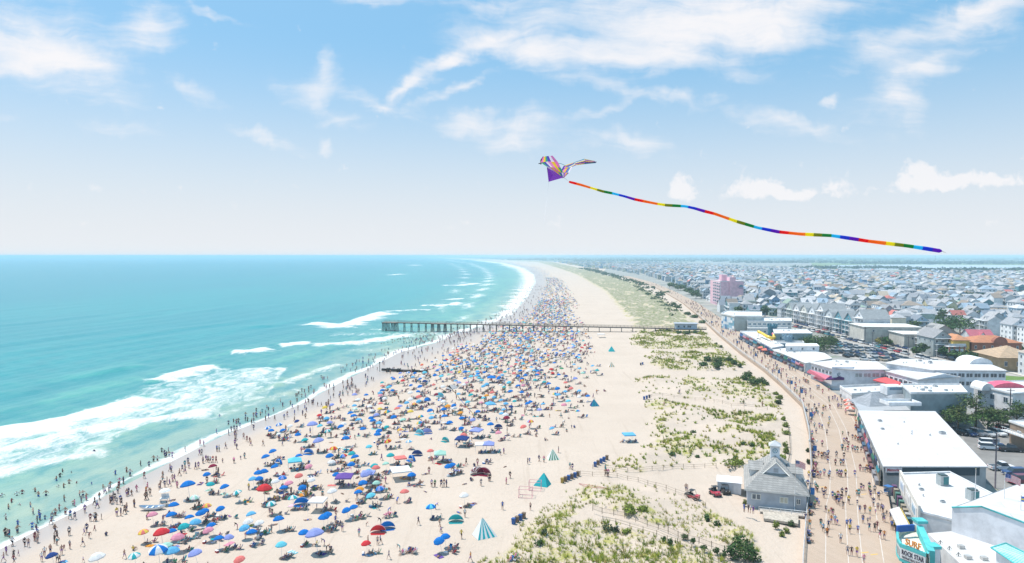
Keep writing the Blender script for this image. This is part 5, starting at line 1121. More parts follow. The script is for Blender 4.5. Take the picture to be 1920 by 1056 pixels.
def shrub(p, w, h, col, label=None, group='shrubs among the dunes', n=260, d=None, big=False):
    t = empty('dune_shrub', p); m = MB(); k = max(2, int(w/1.6))
    for i in range(k): a = uni(0,6.28); r = uni(0,.55)*w/2; s = uni(.35,.6); leaf_ball(m, (r*math.cos(a), r*math.sin(a)*.8, h*uni(.3,.55)), w*s*.62, w*s*.62, h*uni(.4,.62), n//k, col, .10+.035*w*.5+.0004*p[1], .5)
    m.build('foliage', 'leaf', t); m = MB()
    for i in range(4): a = i*1.6+.3; m.tube([(0,0,-.1),(.3*w*math.cos(a),.3*w*math.sin(a),h*.5)], [.06,.02], (.10,.07,.05), 4)
    m.build('stem', 'wood', t)
    if label: tag(t, label, 'shrub', group)
    else: want(t, ('broad ' if w > 4 else 'small ')+('dark green' if col[1] < .16 else 'yellow green')+' dune shrub', 'shrub', group, p[0], p[1], 'walk')
DG, YG = (.075,.145,.040), (.24,.30,.05)
for zx, zy, w, hh in [(1330,677,6,2.2),(1345,680,7,2.6),(1362,678,6,2.4),(1320,686,5,1.8),(1350,688,7,2.2),(1376,684,5,2.2),(1388,690,3,1.5),(1396,713,5,2.2),(1412,720,6,2.4),(1427,718,5,2.),(1404,706,5,2.),(1436,722,3,1.6),(1276,626,6,1.8),(1290,627,6,2.),(1303,624,5,1.6),(1343,646,2.5,1.2),(1352,652,2.2,1.2),(1262,572,9,3),(1272,578,9,3.),(1251,550,11,3.),(1238,555,8,2.5),(1290,590,7,2.4),(1303,596,8,2.6),(1318,606,7,2.4),(1224,540,9,2.5),(1205,532,12,2.6),(1190,530,10,2.6),(1215,552,8,2),(1310,588,5,2.)]:
    p = ground(zx, zy); shrub(p, w, hh, DG, n=420)
for zx, zy, w, hh, c in [(1383,1046,3.6,2.4,DG),(1398,1050,3.6,2.3,DG),(1412,1052,2.8,1.8,DG),(1372,1040,3.,1.8,(.05,.10,.04)),(1402,1032,3.,1.9,DG),(1388,1026,3.,2.,DG),(1190,962,3.8,1.1,YG),(1205,958,3.,1.,YG),(1180,955,2.6,.9,YG),(1324,975,1.5,1.1,DG),(1344,985,1.4,1.,DG),(1328,978,1.,.8,DG),(1018,1003,1.8,1.,(.06,.10,.05)),(1012,1023,1.5,.9,DG),(1175,1000,1.8,.9,YG),(1245,1015,1.3,.8,DG),(1258,1022,1.3,1.,DG),(1138,995,2.,1.,(.05,.085,.04)),(1155,1000,2.,1.1,(.06,.09,.04)),(1285,1010,1.8,.9,DG),(1300,1018,1.5,.8,DG),(1320,1030,1.6,.9,DG),(1340,1036,1.5,.8,DG),(1355,1045,1.4,.9,DG),(1375,872,5.,1.3,YG),(1388,871,3.,1.1,YG),(1468,862,2.2,1.5,YG),(1475,850,2.4,1.7,YG),(1470,875,1.8,1.,YG),(1474,838,2.,1.4,YG),(1516,870,1.3,1.3,(.07,.12,.03)),(1515,848,1.,1.,DG),(1453,740,2.5,1.2,YG),(1460,748,3.,1.4,YG),(1464,758,3.,1.6,(.07,.11,.03)),(1468,788,2.2,1.1,YG),(1472,800,2.4,1.3,YG),(1474,815,2.4,1.2,YG),(1455,990,1.6,1.2,YG),(1474,1000,1.4,1.1,YG),(1466,1006,1.2,.9,YG),(1482,986,1.8,1.1,DG),(1395,948,1.,1.2,YG),(1300,812,2.,.8,DG),(1408,840,1.9,.8,DG),(1395,833,1.7,.7,DG),(1260,855,2.,.8,DG),(1310,858,1.6,.7,DG),(1380,860,1.6,.7,DG),(1345,690,4.,1.6,DG)]:
    shrub(ground(zx, zy), w, hh, c, n=300 if w > 2 else 160)

# ------------------------------------------------------------------ buildings along the boardwalk
WIN = {}
def window(parent, p, rz, w, h, fr=(.72,.73,.74), pane=(.05,.08,.11), name='window'):
    k = (round(w,2), round(h,2), fr, pane)
    if k not in WIN:
        m = MB(); m.box((0,0,0),(w,.10,h),fr); nb = 2 if w > 1.1 else 1
        for i in range(nb): m.box(((i-(nb-1)/2)*w/nb*.98,-.06,0),(w/nb*.82,.03,h*.82),pane,0,1)
        o = m.build(name, ['paint','glass']); WIN[k] = o.data; bpy.data.objects.remove(o)
    o = bpy.data.objects.new(name, WIN[k]); COL.objects.link(o); o.parent = parent; o.location = p; o.rotation_euler.z = rz; return o
def outward(poly, i):
    a, b = poly[i], poly[(i+1) % len(poly)]; return V(b[1]-a[1], -(b[0]-a[0]), 0).normalized()
def ccw(poly):
    return poly if sum(poly[i][0]*poly[(i+1)%len(poly)][1]-poly[(i+1)%len(poly)][0]*poly[i][1] for i in range(len(poly))) > 0 else poly[::-1]
def block(label, poly, z0, z1, wall=(.66,.66,.68), roof=(.63,.62,.62), wins=(), over=.25, parapet=.35, cat='building', vents=0, group=None, name='building', wmat='wall'):
    """flat roofed building from the plan of its walls; wins = (wall heading, sill rows, count, width, height, pane)"""
    poly = ccw(poly); c = V(sum(p[0] for p in poly)/len(poly), sum(p[1] for p in poly)/len(poly), 0); t = empty(name, (c.x, c.y, z0)); q = [(p[0]-c.x, p[1]-c.y) for p in poly]; H = z1-z0
    m = MB(); m.prism(q, -.3, H, wall); m.build('wall', wmat, t)
    def grow(d): return [(x*(1+d/max(1, math.hypot(x, y))), y*(1+d/max(1, math.hypot(x, y)))) for x, y in q]
    m = MB(); m.prism(grow(over), H+.004, H+.25, tuple(v*.9 for v in roof), roof)
    rf = m.build('roof', 'membrane', t)
    if parapet:
        m = MB(); o_, i_ = grow(over+.004), grow(over-.3)
        for k in range(len(q)):
            k2 = (k+1) % len(q); A_, B_, C_, D_ = o_[k], o_[k2], i_[k2], i_[k]; zt = H+.25+parapet; z_ = H+.22
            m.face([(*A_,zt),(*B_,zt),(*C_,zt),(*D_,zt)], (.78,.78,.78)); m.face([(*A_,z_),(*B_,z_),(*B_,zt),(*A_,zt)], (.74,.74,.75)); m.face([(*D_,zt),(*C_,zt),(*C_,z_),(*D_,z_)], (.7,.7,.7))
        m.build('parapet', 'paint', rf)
    for k in range(vents):
        f, g = uni(.15,.85), uni(.2,.8); i = 0; px_ = [a for a in q]; u = V(*px_[0],0).lerp(V(*px_[1],0), f).lerp(V(*px_[-1],0).lerp(V(*px_[-2],0), f), g)
        m = MB(); s = uni(.3,.6)
        if k % 3 == 0: m.box((u.x,u.y,H+.25+s*.45),(s*1.9,s*1.6,s*.9),(.42,.45,.47)); m.box((u.x,u.y,H+.27+s*.9),(s*1.4,s*1.2,.08),(.15,.18,.2))
        else: m.tube([(u.x,u.y,H+.2),(u.x,u.y,H+.25+s*.7)], s*.35, (.6,.6,.6), 8); m.lathe((u.x,u.y,H+.25+s*.7),[(s*.55,0),(s*.45,.15),(.02,.22)],(.55,.55,.55),8)
        m.build('roof_vent', 'metal', rf)
    for hd, rows, n, ww, hh, pane in wins:
        d = V(math.cos(R(hd)), math.sin(R(hd)), 0); i = max(range(len(q)), key=lambda i: outward(q, i).dot(d)); a, b = V(*q[i],0), V(*q[(i+1)%len(q)],0); rz = math.atan2((b-a).y, (b-a).x)
        for r in rows:
            for k in range(n): p = a.lerp(b, (k+.5)/n)+outward(q, i)*.03; window(t, p+V(0,0,r-z0), rz, ww, hh, pane=pane)
    tag(t, label, cat, group); return t, q, H, c
DP, BP, GP = (.05,.07,.10), (.10,.20,.26), (.30,.33,.34)
TG = 1.85
pl = lambda z, pts: [at(*p, z) for p in pts]
# big white-roofed arcade hall
W1 = pl(7.6, [(1657,874),(1849,874),(1753,772),(1611,771)])
t, q, H, c = block('long arcade hall under one broad plain white roof beside the boardwalk', W1, TG, 7.4, (.40,.42,.43), (.64,.625,.63), [], .5, 0, vents=8)
fr = V(*W1[0],0); m = MB(); a, b = V(*W1[0],0)-c, V(*W1[1],0)-c; n_ = V(0,-1,0)
dd = (b-a); m.box(tuple(a.lerp(b,.48)+V(0,-.2,H-.85)), (dd.length*.9,.12,1.6), (.05,.08,.10), math.atan2(dd.y,dd.x)); m.build('dark_board', 'paint', t)  # dark band along the front wall, just under the roof edge
m = MB(); m.box(tuple(a.lerp(b,.09)+V(0,-.3,H-.45)), (dd.length*.16,.12,1.15), (.75,.72,.73), math.atan2(dd.y,dd.x)); sg = m.build('sign', 'paint', t)
def text(s, size, parent, p, rot, col, name='lettering', ext=.03, sx=1.):
    cu = bpy.data.curves.new(name, 'FONT'); cu.body = s; cu.size = size; cu.extrude = ext; cu.align_x = 'CENTER'; cu.align_y = 'CENTER'; cu.resolution_u = 2; cu.offset = size*.015
    o = bpy.data.objects.new(name, cu); COL.objects.link(o); dg = bpy.context.evaluated_depsgraph_get(); dg.update(); me = bpy.data.meshes.new_from_object(o.evaluated_get(dg)); bpy.data.objects.remove(o)
    me.name = name; me.materials.clear(); me.materials.append(M['paint']); ca = me.color_attributes.new('col', 'FLOAT_COLOR', 'CORNER'); ca.data.foreach_set('color', np.tile(np.array([*col, 1], np.float32), len(me.loops)))
    o = bpy.data.objects.new(name, me); COL.objects.link(o); o.parent = parent; o.location = p; o.rotation_euler = rot; o.scale = (sx, 1, 1); return o
text('Memories', .85, sg, a.lerp(b,.09)+V(0,-.38,H-.5), (R(90),0,math.atan2(dd.y,dd.x)), (.6,.10,.12), sx=.8)
AW = [('teal',(.04,.20,.25)),('navy',(.03,.05,.14)),('maroon',(.25,.05,.07)),('black',(.03,.03,.04)),('blue',(.06,.14,.34)),('grey',(.30,.31,.33)),('dark green',(.04,.16,.11)),('dusty pink',(.50,.22,.27))]  # awning colours kept dark to stand in for the shadowed strip
def shopfront(edge, z0, h, n, label, grp='shopfronts on the boardwalk', seed=0, out=.42):
    """stalls with awnings under the eaves of the halls"""
    a, b = edge; d = (b-a).normalized(); nn = V(-d.y, d.x, 0); L_ = (b-a).length/n
    if nn.x > 0: nn = -nn
    for i in range(n):
        p = a+d*(L_*(i+.5)); nm, k = AW[(i*3+seed) % len(AW)]; t = empty('shop_awning', (p.x, p.y, z0), math.atan2(d.y, d.x)); s = 1 if V(0,1,0).dot(Matrix.Rotation(-math.atan2(d.y,d.x),3,'Z') @ nn) > 0 else -1; w = L_*.46; m = MB()
        for j in range(6): x0_, x1_ = -w+2*w*j/6, -w+2*w*(j+1)/6; kk = k if j % 2 == 0 else tuple(min(.8, v*1.2+.02) for v in k); m.face([(x0_,s*.05,h),(x1_,s*.05,h),(x1_,s*out,h-.75),(x0_,s*out,h-.75)], kk); m.face([(x0_,s*out,h-.75),(x1_,s*out,h-.75),(x1_,s*out,h-1.05),(x0_,s*out,h-1.05)], kk)
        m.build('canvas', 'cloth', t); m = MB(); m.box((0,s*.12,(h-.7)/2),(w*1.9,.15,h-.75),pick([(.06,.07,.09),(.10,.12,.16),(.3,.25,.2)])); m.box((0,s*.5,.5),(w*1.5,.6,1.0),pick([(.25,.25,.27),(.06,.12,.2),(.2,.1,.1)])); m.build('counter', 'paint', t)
        m = MB(); m.box((0,s*.2,h+.35),(w*1.5,.12,.6),pick([(.45,.45,.47),(.04,.08,.2),(.3,.07,.09),(.05,.18,.22),(.3,.28,.25)])); m.build('sign_board', 'paint', t)
        want(t, f'{nm} striped shop awning over an open front', 'awning', grp, p.x, p.y, 'town')
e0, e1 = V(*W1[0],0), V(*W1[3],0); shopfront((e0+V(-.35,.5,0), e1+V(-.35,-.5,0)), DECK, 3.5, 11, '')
# restaurant with hipped roofs behind it
rs = pl(7.0, [(1611,758),(1600,741),(1725,741),(1773,764),(1773,770),(1612,770)])
t, q, H, c = block('low cream restaurant with grey hipped roofs and a roof deck behind the arcade hall', pl(6.2, [(1613,772),(1773,770),(1752,752),(1602,752)]), TG, 6.2, (.66,.62,.56), (.40,.42,.45), [(-100,[4.6],7,1.4,1.7,BP)], .6, 0)
def hip(t, cx, cy, w, d, z, h, col, rz=0., par=None, name='hip_roof'):
    m = MB(); k = min(w, d)/2; r0, r1 = ((-(w/2-k),0,h),(w/2-k,0,h)) if w > d else ((0,-(d/2-k),h),(0,d/2-k,h)); c4 = [(-w/2,-d/2,0),(w/2,-d/2,0),(w/2,d/2,0),(-w/2,d/2,0)]
    if w > d: m.face([c4[0],c4[1],r1,r0],col); m.face([c4[1],c4[2],r1],col); m.face([c4[2],c4[3],r0,r1],col); m.face([c4[3],c4[0],r0],col)
    else: m.face([c4[0],c4[1],r0],col); m.face([c4[1],c4[2],r1,r0],col); m.face([c4[2],c4[3],r1],col); m.face([c4[3],c4[0],r0,r1],col)
    o = m.build(name, 'shingle', t, (cx, cy, z), rz); return o
GRY = (.33,.35,.38)
def on(t, px, py, z): x, y = at(px, py, z); return V(x-t.location.x, y-t.location.y, z-t.location.z)
p = on(t, 1640, 752, 7); hip(t, p.x, p.y, 11, 9, H+.26, 3.2, GRY, R(12)); p = on(t, 1685, 752, 7); hip(t, p.x, p.y, 12, 8, H+.27, 2.6, GRY, R(10)); p = on(t, 1742, 757, 7); hip(t, p.x, p.y, 13, 9, H+.28, 2.2, (.30,.32,.36), R(8))
p = on(t, 1688, 752, 9.5); m = MB(); m.box((p.x,p.y,H+2.6),(9,5,.3),(.70,.70,.70)); 
for a in (-4.4,4.4): m.box((p.x+a,p.y,H+3.1),(.12,5,.7),(.78,.78,.79))
for a in (-2.45,2.45): m.box((p.x,p.y+a,H+3.1),(8.7,.12,.7),(.78,.78,.79))
m.build('roof_deck', 'paint', t)
p = on(t, 1692, 735, 9.5); m = MB(); m.box((p.x-2,p.y+2,H+3.6),(5,4,2.6),(.74,.75,.77)); m.box((p.x-2,p.y-.05,H+4.2),(3.6,.1,.6),(.2,.3,.4)); m.build('stair_house', 'wall', t)
# tall plain grey flank behind
block('windowless grey block with tall panelled flank and cluttered white roof', pl(11.2, [(1708,738),(1813,738),(1800,722),(1690,722)]), TG, 11.0, (.32,.37,.39), (.74,.74,.74), [], .2, .4, vents=14)
# low white deck in front of the motel
block('low white walled restaurant terrace beside the boardwalk', pl(5.2, [(1597,742),(1690,735),(1672,722),(1575,727)]), TG, 5.0, (.74,.72,.72), (.62,.61,.605), [], .1, .7, vents=5)
# motels
t, q, H, c = block('two-storey white motel with pink awning, round emblem and boardwalk balconies', pl(9.4, [(1521,680),(1561,691),(1602,693),(1666,693),(1643,678),(1572,675)]), TG, 9.2, (.72,.72,.76), (.64,.62,.615), [(205,[7.6],6,1.5,1.3,DP),(-88,[7.4],4,2.6,1.5,GP)], .5, 0, vents=8)
wx = pl(9.9, [(1560,689),(1600,689),(1601,686),(1561,686)]); m = MB(); m.prism([(x-c.x,y-c.y) for x, y in wx], 1.2, H+.8, (.72,.73,.78)); tw = m.build('sign_wall', 'wall', t)
p0, p1 = V(*wx[0],0)-c, V(*wx[1],0)-c; mid = p0.lerp(p1,.34)+V(0,-.12,H-1.9); m = MB(); m.tube([mid+V(.62*math.cos(i*math.pi/8),0,.62*math.sin(i*math.pi/8)) for i in range(17)], .09, (.16,.24,.33), 5, caps=False); m.tube([mid+V(-.3,0,-.3),mid+V(0,0,.35),mid+V(.3,0,-.3)], .07, (.16,.24,.33), 4); m.build('emblem', 'paint', t)
def awn(t, pxs, zt, col, name='awning', drop=1.0):
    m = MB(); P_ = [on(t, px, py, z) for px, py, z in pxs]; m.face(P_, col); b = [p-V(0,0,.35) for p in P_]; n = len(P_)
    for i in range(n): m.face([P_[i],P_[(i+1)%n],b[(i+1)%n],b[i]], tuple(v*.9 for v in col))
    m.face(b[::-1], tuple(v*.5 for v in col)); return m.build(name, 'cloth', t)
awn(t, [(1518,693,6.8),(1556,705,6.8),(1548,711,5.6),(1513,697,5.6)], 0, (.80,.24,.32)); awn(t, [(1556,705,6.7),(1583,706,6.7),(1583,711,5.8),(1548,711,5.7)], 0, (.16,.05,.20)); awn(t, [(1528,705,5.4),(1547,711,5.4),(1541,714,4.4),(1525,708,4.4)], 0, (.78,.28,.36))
p0, p1 = on(t,1603,711,5.6), on(t,1662,711,5.6); m = MB(); dd = p1-p0; rz = math.atan2(dd.y,dd.x); m.box(tuple(p0.lerp(p1,.5)+V(0,-.9,-.4)),(dd.length,1.8,.2),(.66,.67,.70),rz)
for k in range(26): m.box(tuple(p0.lerp(p1,(k+.5)/26)+V(0,-1.8,.15)),(.07,.07,.95),(.55,.68,.70),rz)
m.box(tuple(p0.lerp(p1,.5)+V(0,-1.8,.65)),(dd.length,.09,.09),(.7,.75,.76),rz); m.build('balcony', 'paint', t)
for k in range(3): window(t, p0.lerp(p1,(k+.6)/3.4)+V(0,-.02,-2.2), rz, 2.8, 1.9, pane=(.04,.10,.11))
t, q, H, c = block('long white motel wing with a gently pitched white roof and red canopies below', pl(9.0, [(1659,695),(1722,712),(1799,707),(1752,693)]), TG, 8.8, (.72,.73,.76), (.64,.62,.615), [(215,[6.9],7,1.6,1.5,DP)], .5, 0, vents=4)
p0, p1, p2 = on(t,1722,712,9.0), on(t,1799,707,9.0), on(t,1760,704,9.); m = MB(); mid = p0.lerp(p1,.62)+V(0,0,1.4); m.face([p0+V(0,-.1,.1),p1+V(0,-.1,.1),mid+V(0,-.1,0)], (.70,.73,.78)); m.face([p0+V(0,-.1,.1),mid+V(0,-.1,0),mid+V(0,14,-.4),on(t,1675,695,9.)+V(0,0,.1)], (.63,.62,.62), 1); m.face([mid+V(0,-.1,0),p1+V(0,-.1,.1),p1+V(0,14,.1),mid+V(0,14,-.4)], (.63,.62,.62), 1); m.build('gable', ['wall','membrane'], t)
awn(t, [(1637,712,6.2),(1658,706,6.9),(1690,717,6.9),(1681,724,6.0)], 0, (.78,.15,.16), 'canopy'); awn(t, [(1675,726,6.0),(1694,718,7.2),(1703,731,6.0)], 0, (.70,.16,.07), 'canopy')
t, q, H, c = block('three-storey balconied motel range facing the car park, with a rounded white stair head', pl(11., [(1662,681),(1750,694),(1886,695),(1858,684),(1760,676),(1690,673)]), TG, 10.8, (.70,.72,.77), (.64,.62,.615), [(-88,[9.3,6.5],9,2.2,1.5,DP)], .4, 0, vents=8)
p = on(t, 1840, 683, 11); m = MB(); n = 10
for i in range(n): a0, a1 = math.pi*i/n, math.pi*(i+1)/n; m.face([(p.x-4.2*math.cos(a0)-0,p.y,H+2.4*math.sin(a0)),(p.x-4.2*math.cos(a1),p.y,H+2.4*math.sin(a1)),(p.x-4.2*math.cos(a1),p.y+8,H+2.4*math.sin(a1)),(p.x-4.2*math.cos(a0),p.y+8,H+2.4*math.sin(a0))][::-1], (.78,.78,.78))
m.face([(p.x-4.2*math.cos(math.pi*i/n),p.y,H+2.4*math.sin(math.pi*i/n)) for i in range(n+1)][::-1], (.74,.75,.77)); m.build('stair_head', 'wall', t)
p0, p1 = on(t,1752,703,7.9), on(t,1862,704,7.9); dd = p1-p0; rz = math.atan2(dd.y,dd.x)
for z_ in (0,-2.8):
    m = MB(); m.box(tuple(p0.lerp(p1,.5)+V(0,-1.0,z_)),(dd.length,1.9,.22),(.66,.68,.72),rz)
    for k in range(40): m.box(tuple(p0.lerp(p1,(k+.5)/40)+V(0,-1.9,z_+.6)),(.06,.06,.95),(.40,.62,.66),rz)
    m.box(tuple(p0.lerp(p1,.5)+V(0,-1.9,z_+1.1)),(dd.length,.09,.09),(.6,.72,.74),rz); m.build('balcony', 'paint', t)
t, q, H, c = block('plain white corner motel with round-arched bay and a red barrel roof behind the pines', pl(11.4, [(1826,722),(1899,739),(1990,733),(1960,714),(1850,717)]), TG, 11.2, (.74,.72,.72), (.63,.62,.62), [(200,[9.3,6.2],3,1.4,1.7,DP)], .3, .3, vents=3)
p = on(t, 1893, 724, 12); m = MB()
for i in range(n): a0, a1 = math.pi*i/n, math.pi*(i+1)/n; m.face([(p.x-4.6*math.cos(a0),p.y+2.2*0,H+1.5*math.sin(a0)+.2),(p.x-4.6*math.cos(a1),p.y,H+1.5*math.sin(a1)+.2),(p.x-4.6*math.cos(a1),p.y+4,H+1.5*math.sin(a1)+.2),(p.x-4.6*math.cos(a0),p.y+4,H+1.5*math.sin(a0)+.2)][::-1], (.72,.12,.20))
m.face([(p.x-4.6*math.cos(math.pi*i/n),p.y,H+1.5*math.sin(math.pi*i/n)+.2) for i in range(n+1)][::-1], (.66,.12,.18)); m.build('barrel_roof', 'paint', t)
p = on(t, 1848, 728, 11.4); m = MB()
for i in range(n): a0, a1 = math.pi*i/n, math.pi*(i+1)/n; m.face([(p.x-1.9*math.cos(a0),p.y-1.2,H-.3+2.1*math.sin(a0)),(p.x-1.9*math.cos(a1),p.y-1.2,H-.3+2.1*math.sin(a1)),(p.x-1.9*math.cos(a1),p.y+4,H-.3+2.1*math.sin(a1)),(p.x-1.9*math.cos(a0),p.y+4,H-.3+2.1*math.sin(a0))][::-1], (.78,.76,.74))
m.face([(p.x-1.9*math.cos(math.pi*i/n),p.y-1.2,H-.3+2.1*math.sin(math.pi*i/n)) for i in range(n+1)][::-1], (.70,.70,.70)); m.build('arched_bay', 'wall', t)
# low shops between the motel and the castle
s1 = pl(6.4, [(1447,656),(1470,664),(1510,681),(1560,672),(1545,662),(1480,652)]); t, q, H, c = block('run of low white roofed shops along the boardwalk before the motel', s1, TG, 6.2, (.64,.64,.66), (.67,.65,.63), [], .3, 0, vents=9)
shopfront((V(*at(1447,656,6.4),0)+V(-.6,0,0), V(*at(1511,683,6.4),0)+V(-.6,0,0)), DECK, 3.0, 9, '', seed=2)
block('long white upper storey standing on the low shop roofs', pl(8.6, [(1473,650),(1536,650),(1531,645),(1474,645)]), 6.4, 8.6, (.74,.75,.77), (.82,.81,.80), [(-90,[7.6],3,.9,1.1,DP)], .2, 0)
block('blue fronted shops with a white parapet farther along the boardwalk', pl(6.6, [(1388,622),(1447,654),(1470,650),(1420,622)]), TG, 6.4, (.12,.28,.48), (.78,.77,.75), [], .2, .5, vents=6)
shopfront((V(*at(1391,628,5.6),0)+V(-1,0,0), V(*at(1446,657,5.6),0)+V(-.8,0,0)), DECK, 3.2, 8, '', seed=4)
t, q, H, c = block('grey-green amusement hall with dark roof edge and yellow flumes in front', pl(9.6, [(1452,626),(1523,626),(1512,618),(1450,618)]), TG, 9.4, (.44,.50,.48), (.72,.71,.69), [(-90,[7.4],3,1.0,1.6,BP)], .25, .3, vents=5)
t = empty('water_slide', (*at(1425,632,6), 6.0)); m = MB(); pts = [on(t,*a) for a in [(1422,622,9.5),(1430,626,9.2),(1438,631,8.7),(1446,634,8.3),(1452,634,8.),(1451,629,7.7)]]
m.tube(pts, .8, (.80,.52,.03), 8); m.build('flume', 'gloss', t); m = MB(); m.tube([on(t,1447,637,7),on(t,1452,632,7.2),on(t,1449,626,7.4)], .7, (.55,.06,.12), 8); m.build('red_flume', 'gloss', t)
for a in pts[::2]: m = MB(); m.tube([(a.x,a.y,-3.),tuple(a)], .15, (.5,.5,.5), 5); m.build('prop', 'metal', t)
tag(t, 'yellow twisting water slide rising behind the boardwalk shops', 'water slide')
m = MB(); t = empty('water_slide', (*at(1492,632,6), 6.0)); m.tube([on(t,1486,628,8.4),on(t,1492,629,8.4),on(t,1497,632,7.8),on(t,1502,634,7.2)], .6, (.82,.55,.05), 7); m.build('flume', 'gloss', t); tag(t, 'short orange slide flume in front of the grey-green hall', 'water slide')
def turret(px, py, r, h, col, label):
    x, y = at(px, py, 5); t = empty('castle_turret', (x, y, TG)); m = MB(); m.lathe((0,0,0),[(r,0),(r,h),(r*1.12,h),(r*1.12,h+1.2),(r*.9,h+1.2),(.05,h+1.0)],col,12,sm=False); m.build('drum', 'wall', t); m = MB()
    for i in range(8): a = i*math.pi/4; m.box((r*1.02*math.cos(a), r*1.02*math.sin(a), h+1.55),(.8,.8,.7),col,a)
    m.build('battlement', 'wall', t); tag(t, label, 'turret')
turret(1448,632,2.4,8.5,(.07,.20,.26),'dark teal castle turret at the head of the yellow slide'); turret(1476,646,2.2,6.2,(.24,.36,.44),'grey blue castle turret behind the long white upper storey')
block('dark teal castle wall with battlements between the two turrets', pl(6.5, [(1452,645),(1508,645),(1505,641),(1450,641)]), TG, 6.3, (.10,.22,.27), (.5,.5,.5), [], .1, .6)
t, q, H, c = block('large grey-green theatre block with a painted blue end wall', pl(12.2, [(1353,589),(1377,594),(1428,594),(1428,586),(1362,584)]), TG, 12.0, (.42,.47,.46), (.80,.79,.76), [], .3, .7, vents=2)
wl = pl(12.2, [(1353,589),(1377,594)]); a, b = V(*wl[0],0)-c, V(*wl[1],0)-c; m = MB(); nn = outward([(a.x,a.y),(b.x,b.y),(b.x,b.y+9)],0)
for i in range(7):
    for j in range(5):
        k = pick([(.62,.68,.72),(.30,.46,.58),(.10,.24,.42),(.55,.62,.66),(.18,.36,.46),(.7,.7,.7)]); p = [a.lerp(b, u/7)+V(-.08,-.08,1.2+v*H*.16) for u, v in ((i,j),(i+1,j),(i+1,j+1),(i,j+1))]; m.face(p, k)
m.build('mural', 'wall', t)
block('white hall with dark skylights and a stuccoed end wall', pl(9.8, [(1401,603),(1484,603),(1483,597),(1401,597)]), TG, 9.6, (.70,.68,.65), (.82,.81,.80), [(-90,[8.2],9,1.8,1.2,BP)], .2, .5, vents=12)
block('low white forebuilding below the skylit hall', pl(6., [(1402,617),(1476,617),(1478,611),(1402,611)]), TG, 6.0, (.70,.68,.66), (.67,.65,.63), [(-90,[4.4],8,1.2,1.2,DP)], .2, .3, vents=3)
# pink hotel
t, q, H, c = block('tall pink hotel slab with a stair tower and rows of arched balconies', [(199,652),(222,654),(226,700),(203,698)], TG, 25.0, (.80,.50,.57), (.70,.48,.53), [], .1, .6)
m = MB(); m.prism([(-4.4,-24.2),(1.2,-24.0),(1.2,-15),(-4.4,-15)], 0, H+4.5, (.80,.50,.57)); m.prism([(-6.8,-6),(-1,-6),(-1,2),(-6.8,2)], H, H+6.3, (.80,.50,.57)); m.build('stair_tower', 'wall', t)
for col_ in range(4):
    for r_ in range(7):
        m = MB(); y = -21.+col_*8.2; x = -13.2+.09*y; zz = 3.4+r_*2.95; m.box((x+2.0-.2,y,zz),(.5,6.6,2.4),(.72,.70,.74)); m.prism([(x+1.2,y-2.6),(x+2,y-2.6),(x+2,y+2.6),(x+1.2,y+2.6)], zz-1.2, zz-.25, (.74,.55,.62))
        m.face([(x+1.52,y+2.5*math.cos(a*math.pi/8),zz-.2+1.25*math.sin(a*math.pi/8)) for a in range(9)], (.03,.05,.10)); m.build('balcony', 'wall', t)
m = MB(); cx_ = 6.8; yy2 = -23.25-.2
m.box((cx_,yy2,H-5.6),(7,.1,.35),(.16,.18,.34)); m.box((cx_,yy2,H-6.4),(4.6,.1,.3),(.16,.18,.34)); m.build('sign', 'paint', t)
m = MB(); m.face([(cx_+2.2*math.cos(a*math.pi/6),yy2,H-4.9+1.9*math.sin(a*math.pi/6)) for a in range(7)], (.13,.28,.36)); m.build('emblem', 'paint', t)
for n2, p in [('pink hotel',(210,655)),('white arcade hall',(95,160)),('round-emblem motel',(125,250)),('rounded stair motel',(185,270)),('red-brick arched house',(232,330)),('skylit white hall',(160,455)),('grey-green amusement hall',(160,400)),('mural theatre block',(150,500)),('arched white motel',(155,215)),('tan roofed house',(205,290)),('theatre marquee',(62,97)),('beige twin block',(205,365)),('back bay marsh',(900,1600)),('tall condominium row',(215,420))]: add_lm('town', n2, p)

# ------------------------------------------------------------------ theatre with its marquee, nearest us
TEAL = (.10,.50,.50); WH = (.74,.73,.74)
a, b = V(*at(1784,997,6),0), V(*at(1867,1024,6),0); wdir = (b-a).normalized(); back = V(-wdir.y, wdir.x, 0)
if back.y < 0: back = -back
t = empty('theatre', (a.x, a.y, TG)); tag(t, 'white theatre with a teal edged gable wall and a flat white lower roof', 'theatre')
def W_(s, n, z): q = wdir*s+back*n; return V(q.x, q.y, z-TG)
wl_, dep = 26., 22.
m = MB(); ap = 6.0
def gz_top(s): return 9.9+min(s, 4.2)*.35-max(0, s-4.2)*.10
for s0, s1 in [(0,4.2),(4.2,wl_)]:
    m.face([W_(s0,0,4.5),W_(s1,0,4.5),W_(s1,0,gz_top(s1)),W_(s0,0,gz_top(s0))], (.70,.70,.73))
m.face([W_(0,dep,4.5),W_(0,0,4.5),W_(0,0,9.9),W_(0,dep,9.9)], (.72,.72,.74)); m.face([W_(wl_,0,4.5),W_(wl_,dep,4.5),W_(wl_,dep,gz_top(wl_)),W_(wl_,0,gz_top(wl_))], WH); m.face([W_(wl_,dep,2),W_(0,dep,2),W_(0,dep,9.9),W_(wl_,dep,7.7)], WH); m.build('wall', 'wall', t)
m = MB(); m.face([W_(0,0,9.8),W_(4.2,0,11.25),W_(4.2,dep,11.25),W_(0,dep,9.8)], (.62,.61,.605)); m.face([W_(4.2,0,11.25),W_(wl_,0,gz_top(wl_)-.1),W_(wl_,dep,gz_top(wl_)-.1),W_(4.2,dep,11.25)], (.62,.61,.605)); m.build('roof', 'membrane', t)
m = MB()
